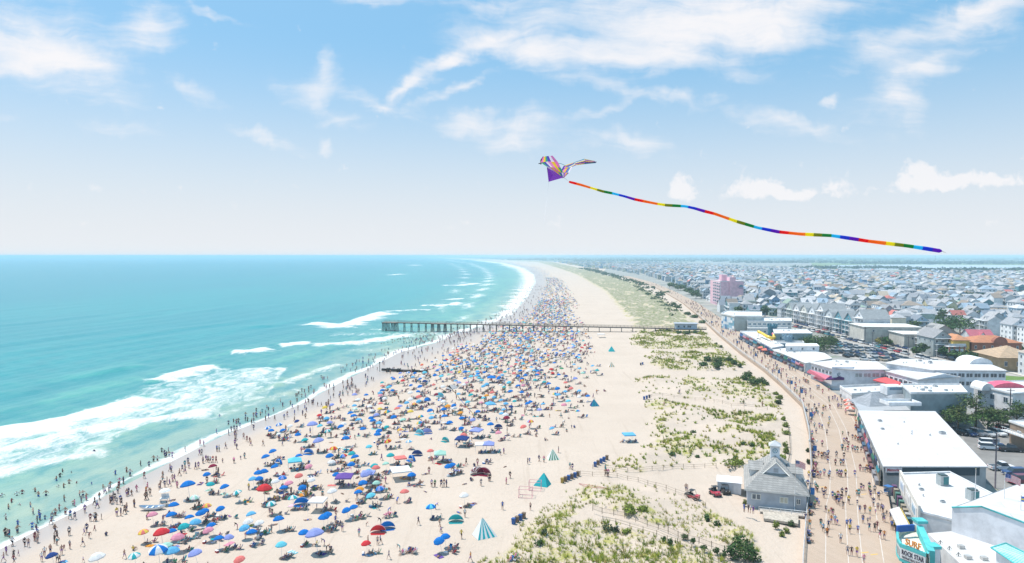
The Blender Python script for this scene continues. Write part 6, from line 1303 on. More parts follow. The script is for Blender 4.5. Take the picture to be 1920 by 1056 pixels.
for s0, s1 in [(0,4.2),(4.2,wl_)]: m.tube([W_(s0,-.05,gz_top(s0)+.05),W_(s1,-.05,gz_top(s1)+.05)], .13, TEAL, 4)
m.build('coping', 'paint', t)
lo = [at(*p, 6) for p in [(1739,1000),(1784,996)]]+[tuple((a+wdir*26)[:2])]+[(98,70),(60,72)]
m = MB(); m.prism([(x-a.x, y-a.y) for x, y in lo], 0, 4.15, WH, (.64,.62,.605), 0, 1); lr = m.build('lower_roof', ['wall','membrane'], t)
for px, py in [(1763,1020),(1780,1031),(1797,1043),(1815,1048),(1845,1050),(1802,1028)]:
    x, y = at(px, py, 6); m = MB(); x -= a.x; y -= a.y
    if px in (1802, 1845, 1815): m.box((x,y,4.15+.25),(.8,.7,.5),(.55,.54,.52))
    else: m.tube([(x,y,4.1),(x,y,4.7)], .07, (.3,.3,.3), 6); m.tube([(x-.35,y,4.3),(x,y,4.75),(x+.35,y,4.3)], .05, (.4,.38,.35), 5)
    m.build('roof_vent', 'metal', lr)
m = MB(); q = [at(1858,1027,8.2), at(1886,1018.5,9.2), at(2000,1075,9.2), at(1975,1105,8.2)]; zq = [8.2,9.2,9.2,8.2]; Q = [V(x-a.x,y-a.y,z-TG) for (x,y),z in zip(q,zq)]
for i in range(26):
    f0, f1, f2 = i/26, (i+.78)/26, (i+1)/26; A0 = Q[0].lerp(Q[3],f0); A1 = Q[0].lerp(Q[3],f1); A2 = Q[0].lerp(Q[3],f2); B0 = Q[1].lerp(Q[2],f0); B1 = Q[1].lerp(Q[2],f1); B2 = Q[1].lerp(Q[2],f2)
    m.face([A0,A1,B1,B0], (.35,.68,.66)); m.face([A1+V(0,0,.06),A2+V(0,0,.06),B2+V(0,0,.06),B1+V(0,0,.06)], TEAL)
for e0_, e1_ in ((Q[0],Q[3]),(Q[1],Q[2]),(Q[0],Q[1])): m.tube([e0_,e1_], .12, TEAL, 4)
m.build('metal_canopy', 'paint', t); m = MB(); m.prism([(Q[0].x+.6,Q[0].y-.2),(Q[1].x,Q[1].y-.3),(Q[2].x,Q[2].y),(Q[3].x,Q[3].y)], 4.0, 6.0, (.74,.74,.75)); m.build('stair_bulkhead', 'wall', t)
# neighbour with the rooftop coolers and the billboard front
t2p = [at(*p, 7.8) for p in [(1692,885),(1781,884),(1860,925),(1990,1000),(1990,1015),(1783,968),(1724,957)]]
bpoly = [at(1690,886,7.8), at(1781,883.5,7.8), at(1925,957,7.8), tuple((a+wdir*14+back*3)[:2]), tuple((a+back*1.0)[:2]), at(1726,958,7.8)]
t, q, H, c = block('flat white roofed shop block with two rooftop coolers and a billboard front', bpoly, TG, 7.25, (.70,.70,.71), (.64,.625,.615), [], .05, .3, vents=4)
for px, py in [(1767,905),(1823,933)]:
    p = on(t, px, py, 7.9); m = MB(); m.box((p.x,p.y,H+1.1),(1.5,1.5,1.9),(.42,.47,.48)); m.box((p.x,p.y,H+2.15),(1.2,1.2,.15),(.08,.12,.12)); m.box((p.x+.2,p.y-.77,H+1.2),(.9,.06,1.4),(.05,.20,.22)); m.build('roof_cooler', 'metal', t)
p0, p1 = on(t,1688,884,8.6), on(t,1724,951,8.6); dd = p1-p0; rz = math.atan2(dd.y,dd.x); nn = V(math.sin(rz),-math.cos(rz),0); zb_ = 5.4-TG
m = MB(); mid = p0.lerp(p1,.5); m.box((mid.x,mid.y,(H+1.6+zb_)/2),(dd.length,.35,H+1.6-zb_),(.66,.63,.58),rz); bb = m.build('billboard', 'wall', t)
out_ = nn if nn.x < 0 else -nn
for f, k in ((.2,(.42,.50,.62)),(.52,(.62,.60,.58)),(.82,(.30,.42,.52))):
    m = MB(); pc = p0.lerp(p1,f)+out_*.22; m.box((pc.x,pc.y,H-.2),(dd.length*.24,.06,1.8),(.74,.74,.74),rz); m.box((pc.x+out_.x*.05,pc.y+out_.y*.05,H-.3),(dd.length*.15,.05,1.1),k,rz); m.build('picture_board', 'paint', bb)
cpts = [on(t,1668,955,5.0), on(t,1686,950,5.6), on(t,1705,985,5.6), on(t,1684,990,5.0)]; m = MB(); m.face(cpts,(.56,.54,.53)); m.face([p-V(0,0,.3) for p in cpts][::-1],(.6,.58,.55))  # white canopy panel greyed in its colour to look shaded
for i in range(4): m.face([cpts[i]-V(0,0,.3),cpts[(i+1)%4]-V(0,0,.3),cpts[(i+1)%4],cpts[i]],(.72,.70,.68))
m.build('shop_canopy', 'membrane', t); m = MB(); m.tube([on(t,1689,953,5.8),on(t,1707,986,5.8)], .06, (.75,.55,.08), 6); m.build('yellow_edge', 'paint', t)
p0_, p1_ = on(t,1681,913,4.4), on(t,1714,983,4.4); m = MB()
for i in range(9): f = (i+.5)/9; q_ = p0_.lerp(p1_,f)+out_*.5; m.box((q_.x,q_.y,2.2),(1.1,.8,1.9),pick([(.4,.4,.4),(.06,.16,.2),(.14,.07,.14),(.3,.26,.2),(.04,.06,.14),(.08,.18,.15)]),rz)
m.build('shop_goods', 'paint', t)
# marquee
MQ = [at(*p, 8.3) for p in [(1718,984),(1702,986),(1688,991),(1681,999),(1682,1010),(1688,1020),(1737,1039),(1741,1030)]]
mc = V(MQ[0][0], MQ[0][1], 0); t = empty('theatre_marquee', (mc.x, mc.y, DECK)); tag(t, 'curved teal theatre marquee over the boardwalk with orange and black lettering', 'marquee')
ml = [(x-mc.x, y-mc.y) for x, y in MQ]; z0, z1 = 5.9-DECK, 8.3-DECK
m = MB(); m.prism(ml, z0, z1-.9, (.60,.66,.66), (.72,.68,.58), bottom=True); m.build('soffit', 'wall', t); m = MB()
for i in range(len(ml)-1):
    A_, B_ = V(*ml[i],0), V(*ml[i+1],0); d = (B_-A_).normalized(); o_ = V(d.y,-d.x,0)
    if o_.dot(A_.lerp(B_,.5)-V(2.2,-3.4,0)) < 0: o_ = -o_
    for (za, zb2, k, off_) in ((z0-.1,z0+.28,TEAL,.06),(z0+.28,z1-.45,(.66,.68,.68),.0),(z1-.45,z1+.08,TEAL,.06)):
        P_ = [A_+o_*off_+V(0,0,za),B_+o_*off_+V(0,0,za),B_+o_*off_+V(0,0,zb2),A_+o_*off_+V(0,0,zb2)]; m.face(P_, k); I_ = [p-o_*.32 for p in P_]; m.face(I_[::-1], (.62,.58,.48)); m.face([P_[3],P_[2],I_[2],I_[3]], k); m.face([P_[1],P_[0],I_[0],I_[1]], k)
m.build('fascia', 'paint', t)
A_, B_ = V(*ml[5],0), V(*ml[6],0); d = (B_-A_).normalized(); rz = math.atan2(d.y,d.x); o_ = V(d.y,-d.x,0)
Ln = (B_-A_).length; mid = A_.lerp(B_,.5)
m = MB(); m.box(tuple(mid+o_*.05+V(0,0,(z0+z1)/2-.08)),(Ln*.96,.06,1.45),(.74,.75,.75),rz); m.build('letter_panel', 'paint', t)
text('ROCK STAR', .98, t, mid+o_*.12+V(0,0,(z0+z1)/2+.17), (R(90),0,rz), (.04,.03,.06), ext=.02, sx=min(1., Ln/6.2)); text('VINTAGE VINYL POSTERS', .46, t, mid+o_*.12+V(0,0,(z0+z1)/2-.52), (R(90),0,rz), (.08,.08,.10), ext=.015, sx=min(1., Ln/6.4))
text('SURF', 1.25, t, mid+o_*.02+V(0,0,z1+.62), (R(90),0,rz), (.80,.30,.06), ext=.08, sx=min(1.1, Ln/4.6))
p = at(1694,990,8.8); m = MB(); m.box((p[0]-mc.x+.3,p[1]-mc.y,z1+.45),(2.9,.3,.95),(.03,.10,.36),R(10)); m.build('rim_sign', 'paint', t)
for px0, py0, zt in [(1725,974,9.3),(1749,1021,8.6)]:
    x, y = at(px0, py0, zt); t = empty('teal_capped_pylon', (x, y, DECK)); m = MB(); m.box((0,0,(zt-DECK)/2-.2),(1.35,1.35,zt-DECK-.4),WH); m.build('shaft', 'wall', t); m = MB(); m.box((0,0,zt-DECK-.2),(1.6,1.6,.4),TEAL); m.build('cap', 'paint', t)
    tag(t, 'white square pylon with teal cap '+('behind the curved marquee' if py0 < 1000 else 'in front of the flat lower roof'), 'pylon')
p0_, p1_ = at(1719,984,8.7), at(1740,1031,8.7); m = MB(); dd = V(p1_[0]-p0_[0],p1_[1]-p0_[1],0); m.box(((p0_[0]+p1_[0])/2+.5,(p0_[1]+p1_[1])/2,7.6),(dd.length,.9,1.9),TEAL,math.atan2(dd.y,dd.x)); o = m.build('teal_parapet', 'wall'); tag(o, 'sloping teal parapet joining the marquee to its pylon', 'parapet')
p = at(1825,915+20,7.9); pole(at(1828,948,8)[0], at(1828,948,8)[1], 8., 6.2, None, 'bare white flagpole on the shop block roof beside a cooler')
p = at(1882,972,8); pole(p[0], p[1], 8., 7.3, 'usa', 'white flagpole flying stars and stripes above the theatre roof', 2.3, 1.2, R(-24)); p = at(1913,988,8.3); pole(p[0], p[1], 8.3, 4.8, 'blue', 'white flagpole with a blue and gold flag at the theatre roof edge', 1.5, .8, R(-10))
# surrey bike parked by the kerb of shops
p = at(1663,928,3.2); t = empty('surrey_cycle', (p[0],p[1],DECK), R(20)); m = MB()
for s in (-.5,.5): m.tube([(s,-.9,.4),(s,.9,.4)], .04, (.05,.15,.3), 5); m.tube([(s,-.5,.4),(s,-.4,1.8)], .03, (.6,.6,.6), 5)
m.build('frame', 'metal', t); m = MB(); m.box((0,0,.7),(1.1,.5,.08),(.1,.25,.5)); m.box((0,.25,1.),(1.1,.06,.5),(.1,.25,.5)); m.build('seat', 'cloth', t); m = MB(); m.box((0,-.3,1.85),(1.3,1.3,.06),(.08,.22,.5)); m.build('roof', 'cloth', t)
for sx_ in (-.6,.6):
    for sy_ in (-.85,.85): m = MB(); m.tube([(sx_+.0, sy_+.33*math.cos(i*math.pi/6), .34+.33*math.sin(i*math.pi/6)) for i in range(13)], .03, (.03,.03,.03), 5, caps=False); m.build('wheel', 'paint', t)
tag(t, 'blue canopied surrey cycle parked before the shop block', 'cycle')
for k, (px, py) in enumerate([(1590,751),(1592,758),(1594,765)]):
    p = at(px, py, 5.2); t = empty('parasol', (p[0], p[1], DECK)); m = MB(); m.lathe((0,0,2.0),[(.03,.6),(.9,.35),(1.5,0),(1.5,-.15)],(.75,.2,.15),8,cols=[(.75,.2,.15),(.78,.62,.55)],sm=False); m.build('canopy', 'cloth', t); m = MB(); m.tube([(0,0,0),(0,0,2.6)],.04,(.6,.6,.6),6); m.build('pole', 'metal', t)
    tag(t, f'red and cream striped parasol, {["farthest","middle","nearest"][k]} of three on the boardwalk terrace', 'parasol', 'terrace parasols')
for k, (px, py) in enumerate([(1433,652),(1440,656)]):
    p = at(px, py, 5.2); t = empty('parasol', (p[0]-1, p[1], DECK)); m = MB(); m.lathe((0,0,2.0),[(.03,.8),(1.5,.4),(2.2,0),(2.2,-.2)],(.80,.26,.2),8,sm=False); m.build('canopy', 'cloth', t); m = MB(); m.tube([(0,0,0),(0,0,2.6)],.04,(.6,.6,.6),6); m.build('pole', 'metal', t); tag(t, ['wide coral parasol before the low shops, farther of two','wide coral parasol before the low shops, nearer of two'][k], 'parasol', 'coral parasols')

# ------------------------------------------------------------------ cars
def car_parts(kind):
    L_, Wd, Hh = {'saloon':(4.6,1.8,1.45),'wagon':(4.7,1.88,1.72),'pickup':(5.5,1.95,1.82),'van':(5.0,1.95,1.95)}[kind]; x = L_/2; hw = Wd/2
    prof = {'saloon':[(-x,.35),(-x,.75),(-x*.93,.88),(x*-.45,.95),(x*.6,.98),(x*.96,.92),(x,.7),(x,.35)]}.get(kind, [(-x,.38),(-x,.82),(-x*.92,.98),(-x*.5,1.05),(x*.9,1.08),(x,1.0),(x,.38)])
    gh = {'saloon':[(-x*.42,.95),(-x*.12,Hh),(x*.38,Hh),(x*.72,.98)],'wagon':[(-x*.48,1.05),(-x*.22,Hh),(x*.84,Hh),(x*.95,1.06)],'pickup':[(-x*.45,1.05),(-x*.22,Hh),(x*.16,Hh),(x*.24,1.07)],'van':[(-x*.72,1.0),(-x*.42,Hh),(x*.92,Hh),(x*.98,1.06)]}[kind]
    def body(m, col):
        n = len(prof); Lf = [(a, -hw*(.93 if z > .8 else 1), z) for a, z in prof]; Rt = [(a, hw*(.93 if z > .8 else 1), z) for a, z in prof]
        m.face(Lf[::-1] if False else Lf, col); m.face(Rt[::-1], col)
        for i in range(n): j = (i+1) % n; m.face([Lf[i],Rt[i],Rt[j],Lf[j]], col, 0, False)
        a = [(p, -hw*(.9 if i in (0,3) else .74), z) for i, (p, z) in enumerate(gh)]; m.face([(gh[1][0]-.05,-hw*.76,Hh+.012),(gh[2][0]+.05,-hw*.76,Hh+.012),(gh[2][0]+.05,hw*.76,Hh+.012),(gh[1][0]-.05,hw*.76,Hh+.012)], col)
        if kind == 'pickup': m.box(((gh[3][0]+x)/2+.05,0,1.086),(x-gh[3][0]-.25,Wd*.78,.02),(.04,.04,.045))
    def glass(m):
        g = (.03,.05,.07); A_ = [(p, -hw*(.9 if i in (0,3) else .74), z) for i, (p, z) in enumerate(gh)]; B_ = [(p, -y, z) for p, y, z in A_]
        m.face(A_, g, 1); m.face(B_[::-1], g, 1)
        for i in range(3): m.face([A_[i],B_[i],B_[i+1],A_[i+1]][::-1], g, 1)
    wh = [(sx*x*.62, sy*(hw-.1), .33) for sx in (-1,1) for sy in (-1,1)]
    return body, glass, wh, x, hw
CARC = {'white':(.76,.76,.77),'silver':(.48,.50,.52),'black':(.02,.02,.025),'dark blue':(.03,.06,.16),'grey':(.18,.19,.21),'red':(.45,.03,.05),'teal':(.05,.25,.30),'maroon':(.16,.02,.04),'tan':(.45,.38,.28)}
CMESH = {}
def car(kind, c, x, y, rz, parts, label=None, group='cars parked in the town', z=None):
    z = TG+.02 if z is None else z; col = CARC[c]; nm = {'saloon':'saloon car','wagon':'estate car','pickup':'pickup truck','van':'van'}[kind]
    if parts:
        body, glass, wh, hx, hw = car_parts(kind); t = empty('parked_car', (x, y, z), rz); m = MB(); body(m, col); m.build('body', 'gloss', t); m = MB(); glass(m); m.build('windows', ['gloss','glass'], t)
        for p in wh: m = MB(); m.tube([(p[0],p[1]-.11,p[2]),(p[0],p[1]+.11,p[2])], .33, (.02,.02,.02), 14); w = m.build('wheel', 'paint', t); m = MB(); m.tube([(p[0],p[1]-.12,p[2]),(p[0],p[1]+.12,p[2])], .2, (.4,.4,.42), 10); m.build('rim', 'metal', w)
        for s in (-1,1):
            m = MB(); m.box((-hx-.01,s*hw*.7,.68),(.05,.35,.16),(.8,.8,.78)); m.build('headlight', 'glass', t); m = MB(); m.box((hx+.01,s*hw*.74,.8),(.05,.22,.22),(.5,.02,.03)); m.build('tail_light', 'gloss', t)
    else:
        if (kind, c) not in CMESH:
            body, glass, wh, hx, hw = car_parts(kind); m = MB(); body(m, col); glass(m)
            for p in wh: m.tube([(p[0],p[1]-.11,p[2]),(p[0],p[1]+.11,p[2])], .33, (.02,.02,.02), 8)
            o = m.build('parked_car', ['gloss','glass']); CMESH[(kind, c)] = o.data; bpy.data.objects.remove(o)
        t = bpy.data.objects.new('parked_car', CMESH[(kind, c)]); COL.objects.link(t); t.location = (x, y, z); t.rotation_euler.z = rz
    if label: tag(t, label, 'car', group)
    else: want(t, f'{c} {nm} parked', 'car', group, x, y, 'town')
# paved ground: car parks and streets
sheet('near_car_park', pl(TG, [(1758,775),(1790,790),(1850,905),(1990,990),(1990,800),(1900,790),(1822,772)]), TG, 'asphalt')
LOT = pl(TG, [(1548,640),(1570,622),(1640,640),(1775,682),(1755,690),(1640,680),(1560,665)]); sheet('car_park', LOT, TG, 'street')
def road(name, pts, w, z=TG+.008, mat='street'):
    L_, R_ = [], []
    for i, p in enumerate(pts):
        q0, q1 = V(*pts[max(i-1,0)],0), V(*pts[min(i+1,len(pts)-1)],0); d = (q1-q0).normalized(); n = V(-d.y,d.x,0); L_.append((p[0]+n.x*w/2,p[1]+n.y*w/2)); R_.append((p[0]-n.x*w/2,p[1]-n.y*w/2))
    m = MB()
    for i in range(len(pts)-1): m.face([(*R_[i],z),(*R_[i+1],z),(*L_[i+1],z),(*L_[i],z)])
    return tag(m.build(name, mat), kind='structure')
ST = [(196,270),(197,311),(198,365),(196,462),(200,560)]; road('street', ST, 13.); road('sand_lane', [(206,205),(206,270),(207,330)], 3., TG+.012, 'concrete')
KN = ['saloon','saloon','wagon','wagon','van','pickup']; CN = ['white','white','white','silver','silver','black','black','dark blue','dark blue','grey','grey','grey','teal','red','black','tan']
for zx, zy, k, c, a, lab in [(715,607,'wagon','white',165,'white estate car, farther of two side by side in the open car park'),(712,650,'wagon','white',165,'white estate car, nearer of two side by side in the open car park'),(835,650,'saloon','dark blue',165,'dark blue saloon beside the two white estate cars'),(925,668,'pickup','black',170,'black pickup by the brown corner shop'),(835,850,'pickup','white',180,'white pickup truck alone in the car park lane'),(960,905,'wagon','dark blue',0,'dark blue estate car below the brown corner shop'),(1015,985,'van','maroon',0,'maroon van at the near end of the car park'),(430,498,'saloon','black',100,'black saloon, first under the pines beside the arcade hall'),(505,507,'saloon','dark blue',100,'dark blue saloon, second under the pines'),(600,510,'wagon','grey',100,'grey estate car under the tallest pine'),(700,515,'saloon','silver',100,'silver saloon in the row under the pines'),(790,508,'wagon','white',100,'white estate car at the sunny end of the pine row'),(1000,520,'van','black',170,'black van in the shade of the farther pines'),(865,470,'wagon','red',100,'red estate car half hidden behind the pines'),(290,385,'saloon','white',100,'white saloon tucked against the restaurant corner'),(345,385,'wagon','white',100,'white estate car nearest the grey flank wall'),(310,420,'saloon','grey',100,'grey saloon between the restaurant corner and the pines')]:
    p = at(1720+zx*.1894, 720+zy*.1894, TG); car(k, c, p[0], p[1], R(a), True, lab, 'cars in the near car park')
nl = 0
for row in range(9):
    for k in range(18):
        y = 300+row*11.5+(1.2 if k % 2 else 0); x = 148+k*2.75+uni(-.2,.2)
        if inpoly(x, y, LOT) and not (182 < x < 205) and rnd() < .93: car(pick(KN), pick(CN), x, y, R(90+uni(-3,3)), False); nl += 1
for sd_ in (-1, 1):
    y = 276.
    while y < 520:
        xs_ = np.interp(y, [q[1] for q in ST], [q[0] for q in ST])+sd_*5.4
        if rnd() < .85: car(pick(KN), pick(CN), float(xs_), y, R(90+(0 if sd_ > 0 else 180)), False, group='cars along the street')
        y += uni(5.6, 7)
for k in range(16):
    p = at(1662+k*7.4, 656+k*2.35, TG); 
    if k % 5 != 4: car(pick(KN), pick(CN), p[0]-7.6, p[1]-2, R(90), False, group='cars along the street')
# little brown corner shop
t, q, H, c = block('small brown corner shop with a white balcony rail beside the car park', [(127.5,160),(142,156),(142,174),(128,174)], TG, 7.2, (.30,.22,.16), (.74,.72,.69), [(180,[5.2],2,1.4,1.3,DP)], .3, .3)
m = MB(); x0_ = q[0]; m.box((q[0][0]-.9,(q[0][1]+q[3][1])/2,3.4),(1.8,14,.2),(.7,.7,.7))
for k in range(16): m.box((q[0][0]-1.75,q[0][1]+k*.9,3.9),(.07,.07,.9),(.72,.73,.74))
m.box((q[0][0]-1.75,(q[0][1]+q[3][1])/2,4.35),(.09,14,.09),(.72,.73,.74)); m.build('balcony', 'paint', t)
def tele(px, py, h, label, arm=True, box=False):
    p = at(px, py, TG); t = empty('utility_pole', (p[0], p[1], TG)); m = MB(); m.tube([(0,0,-.3),(0,0,h)], [.17,.12], (.16,.14,.16), 7); m.build('post', 'wood', t)
    if arm: m = MB(); m.box((0,0,h-.6),(2.2,.12,.14),(.18,.16,.16)); m.build('cross_arm', 'wood', t)
    if box: m = MB(); m.tube([(-.45,-.1,h-2.3),(-.45,-.1,h-1.3)],.3,(.05,.06,.10),8); m.tube([(.45,.1,h-2.3),(.45,.1,h-1.3)],.26,(.35,.38,.42),8); m.build('transformer', 'metal', t)
    tag(t, label, 'pole', 'utility poles')
tele(1866,915,11.5,'dark utility pole with two transformers beside the white pickup',True,True); tele(1893,806,11.5,'dark utility pole among the pines before the white corner motel'); tele(1636,655,9,'utility pole between the crowded car park and the street'); tele(1653,662,9,'utility pole standing beside the car park, second along the street'); tele(1703,668,9.5,'utility pole with cross arm in front of the beige twin block'); tele(1622,645,9,'utility pole farthest along the crowded car park')
for px, py in [(1687,652),(1515,640),(1530,628)]: p = at(px, py, TG); pole(p[0], p[1], TG, 8.5, None, ['tall lamp standard in front of the beige twin block','lamp standard behind the low shops','lamp standard at the far corner of the car park'][[1687,1515,1530].index(px)])

# ------------------------------------------------------------------ trees
def tree(x, y, h, w, col, nleaf=900, kind='broad', z=TG, label=None, group='trees among the houses', ls=.32):
    t = empty('pine_tree' if kind == 'pine' else 'leafy_tree', (x, y, z)); m = MB(); tr = (.13,.09,.06); n = 4 if kind == 'broad' else 6
    lean = V(uni(-.4,.4), uni(-.3,.3), 0); m.tube([(0,0,-.3), tuple(lean*.5+V(0,0,h*.4)), tuple(lean+V(0,0,h*.85))], [.035*h,.024*h,.008*h], tr, 7); tips = []
    for i in range(n+4):
        a = i*2.4+x; z0_ = h*uni(.3,.7); r = w*.5*uni(.5,.9)*(1.1-.5*z0_/h); tip = V(r*math.cos(a), r*math.sin(a), z0_+h*uni(.02,.16)); tips.append(tip); m.tube([tuple(lean*(z0_/h)+V(0,0,z0_)), tuple(tip*.55+V(0,0,z0_*.45)), tuple(tip)], [.014*h,.009*h,.003*h], tr, 5)
    m.build('trunk', 'wood', t); m = MB(); tips.append(lean+V(0,0,h*.9)); tips.append(lean+V(0,0,h*.72)); k = len(tips)
    for tip in tips: s = uni(.2,.34)*w*(.9 if kind == 'pine' else 1.); leaf_ball(m, tuple(tip), s*1.15, s*1.1, s*(.45 if kind == 'pine' else .62), nleaf//k, tuple(v*uni(.85,1.2) for v in col), ls, .35)
    m.build('crown', 'leaf', t)
    if label: tag(t, label, 'tree', group)
    else: want(t, ('tall ' if h > 9 else 'low ' if h < 6 else 'rounded ')+('dark green' if col[1] < .15 else 'yellow green')+' leafy tree', 'tree', group, x, y, 'town')
for px, py, hh, ww, lab in [(1796,812,7.5,7,'broad windswept pine nearest the arcade hall'),(1829,806,10.5,8.5,'tallest pine of the car park group'),(1852,811,7.,7,'spreading pine on the sunny side of the tallest pine'),(1872,808,6.2,6.5,'low pine beside the utility pole by the white motel'),(1908,806,8.,8,'dense pine at the end of the car park row'),(1783,800,6.5,6,'pine against the grey flank wall')]:
    p = at(px, py, TG); tree(p[0], p[1], hh, ww, (.095,.15,.045), 1500, 'pine', label=lab, group='pines in the car park', ls=.26)
for px, py, hh, ww in [(1530,660,7,12),(1516,656,6.5,10),(1545,657,7,11),(1556,652,6,9),(1502,650,5.5,8)]:
    p = at(px, py, TG); tree(p[0], p[1], hh, ww, (.08,.14,.04), 900, ls=.45)
for px, py, hh, ww, c in [(1645,642,7,6,0),(1653,648,4,5,1),(1662,650,5,5,0),(1718,666,4,4,0),(1728,668,6,5,0),(1790,674,4,5,0),(1772,671,5,5,0),(1816,680,5,8,0),(1835,682,4,7,0),(1784,628,11,20,0),(1800,625,11,18,0),(1768,630,9,14,0),(1820,612,11,16,0),(1836,612,10,14,0),(1812,613,9,12,0),(1665,566,10,24,0),(1640,567,9,20,0),(1820,566,10,20,0),(1760,575,10,24,0),(1305,560,8,12,0),(1292,552,8,14,0),(1320,552,8,12,0),(1395,571,7,10,0),(1405,568,6,9,0),(1275,545,8,16,0),(1260,540,7,14,0),(1908,668,6,5,0)]:
    p = at(px, py, TG+(0 if py > 600 else 0)); tree(p[0], p[1], hh, ww, (.075,.14,.04) if not c else (.20,.17,.04), 520, ls=.45+.0006*p[1])

# ------------------------------------------------------------------ houses of the town
WALLC = [('white',(.80,.80,.80)),('white',(.76,.77,.78)),('cream',(.66,.60,.48)),('pale blue',(.40,.52,.62)),('pale grey',(.52,.54,.56)),('slate grey',(.30,.34,.38)),('sage green',(.42,.50,.42)),('tan',(.52,.44,.34)),('pale yellow',(.68,.60,.38)),('teal',(.16,.34,.38)),('blue',(.20,.34,.50))]
ROOFC = [('grey',(.30,.31,.33)),('grey',(.36,.36,.37)),('slate',(.20,.23,.27)),('brown',(.28,.23,.19)),('pale grey',(.46,.46,.47)),('blue grey',(.28,.36,.44)),('tan',(.44,.37,.29)),('green',(.26,.34,.28)),('red',(.46,.16,.14))]
ROOFC = [(n, tuple(min(.6, v*1.2) for v in c)) for n, c in ROOFC]
RW = [6,6,4,2.5,5,4,1.5,.6,.5]
HG = MB
def house_mesh_parts(w, d, st, style, wc, rc, trim, wallm, roofm, decks):
    """walls, roof and open decks into their builders; returns wall height and ridge height"""
    hw_ = 2.9*st+.5; rise = {'gable_x': d*.32, 'gable_y': w*.42, 'hip': min(w,d)*.30, 'flat': .4, 'gambrel': w*.42}[style]; x, y = w/2, d/2; zr = hw_+rise; e = .45
    wallm.prism([(-x,-y),(x,-y),(x,y),(-x,y)], -.3, hw_, wc)
    if style == 'gable_x':
        ez = hw_-e*rise/y
        roofm.face([(-x-e,-y-e,ez),(x+e,-y-e,ez),(x+e,0,zr),(-x-e,0,zr)], rc); roofm.face([(x+e,y+e,ez),(-x-e,y+e,ez),(-x-e,0,zr),(x+e,0,zr)], rc)
        for s in (-x, x): wallm.face([(s,-y,hw_),(s,y,hw_),(s,0,zr-.03)], wc)
        dw = w*.3; dz = rise*.72; yb = -y*.75                         # a cross gable faces the street
        wallm.face([(-dw/2-0,yb,hw_),(dw/2,yb,hw_),(dw/2,yb,hw_+dz*.35),(0,yb,hw_+dz+.35),(-dw/2,yb,hw_+dz*.35)], wc)
        roofm.face([(-dw/2-.3,yb-.3,hw_+dz*.3),(0,yb-.3,hw_+dz+.45),(0,0,hw_+dz+.45),(-dw/2-.3,0,hw_+dz*.3)], rc); roofm.face([(0,yb-.3,hw_+dz+.45),(dw/2+.3,yb-.3,hw_+dz*.3),(dw/2+.3,0,hw_+dz*.3),(0,0,hw_+dz+.45)], rc)
    elif style in ('gable_y', 'gambrel'):
        ez = hw_-e*rise/x
        if style == 'gambrel':
            k1 = (x*.62, hw_+rise*.62)
            for s in (-1,1): q = [(s*(x+e),-y-e,ez),(s*k1[0],-y-e,k1[1]),(s*k1[0],y+e,k1[1]),(s*(x+e),y+e,ez)]; roofm.face(q if s > 0 else q[::-1], rc); q = [(s*k1[0],-y-e,k1[1]),(0,-y-e,zr),(0,y+e,zr),(s*k1[0],y+e,k1[1])]; roofm.face(q if s > 0 else q[::-1], rc)
            for yy_ in (-y, y): wallm.face([(-x,yy_,hw_),(x,yy_,hw_),(k1[0],yy_,k1[1]-.05),(0,yy_,zr-.05),(-k1[0],yy_,k1[1]-.05)], wc)
        else:
            for s in (-1,1): q = [(s*(x+e),-y-e,ez),(0,-y-e,zr),(0,y+e,zr),(s*(x+e),y+e,ez)]; roofm.face(q if s < 0 else q[::-1], rc)
            for yy_ in (-y, y): wallm.face([(-x,yy_,hw_),(x,yy_,hw_),(0,yy_,zr-.05)], wc)
    elif style == 'hip':
        c4 = [(-x-e,-y-e,hw_-.1),(x+e,-y-e,hw_-.1),(x+e,y+e,hw_-.1),(-x-e,y+e,hw_-.1)]; k = max(.2, y-x)
        r0, r1 = (0,-k,zr), (0,k,zr); roofm.face([c4[0],c4[1],r0], rc); roofm.face([c4[1],c4[2],r1,r0], rc); roofm.face([c4[2],c4[3],r1], rc); roofm.face([c4[3],c4[0],r0,r1], rc)
    else: roofm.prism([(-x-.2,-y-.2),(x+.2,-y-.2),(x+.2,y+.2),(-x-.2,y+.2)], hw_+.004, hw_+.4, trim, rc)
    if decks is not None:
        for f in range(1, st):
            z = 2.9*f+.2; decks.box((0,-y-.95,z),(w*.86,1.9,.18),trim); decks.box((0,-y-1.85,z+1.0),(w*.86,.08,.1),trim)
            for k in range(9): decks.box((-w*.42+w*.84*k/8,-y-1.85,z+.55),(.08,.06,.9),trim)
        for s in (-.42, 0, .42): decks.box((w*s,-y-1.82,(2.9*(st-1)+.3)/2),(.18,.18,2.9*(st-1)+.3),trim)
        decks.box((0,-y-.95,2.9*st+.25),(w*.9,2.1,.14),trim)
    return hw_, zr
STN = {1:'one-storey',2:'two-storey',3:'three-storey',4:'four-storey'}
STY = {'gable_x':'side gabled','gable_y':'gable fronted','hip':'hip roofed','flat':'flat roofed','gambrel':'gambrel roofed'}
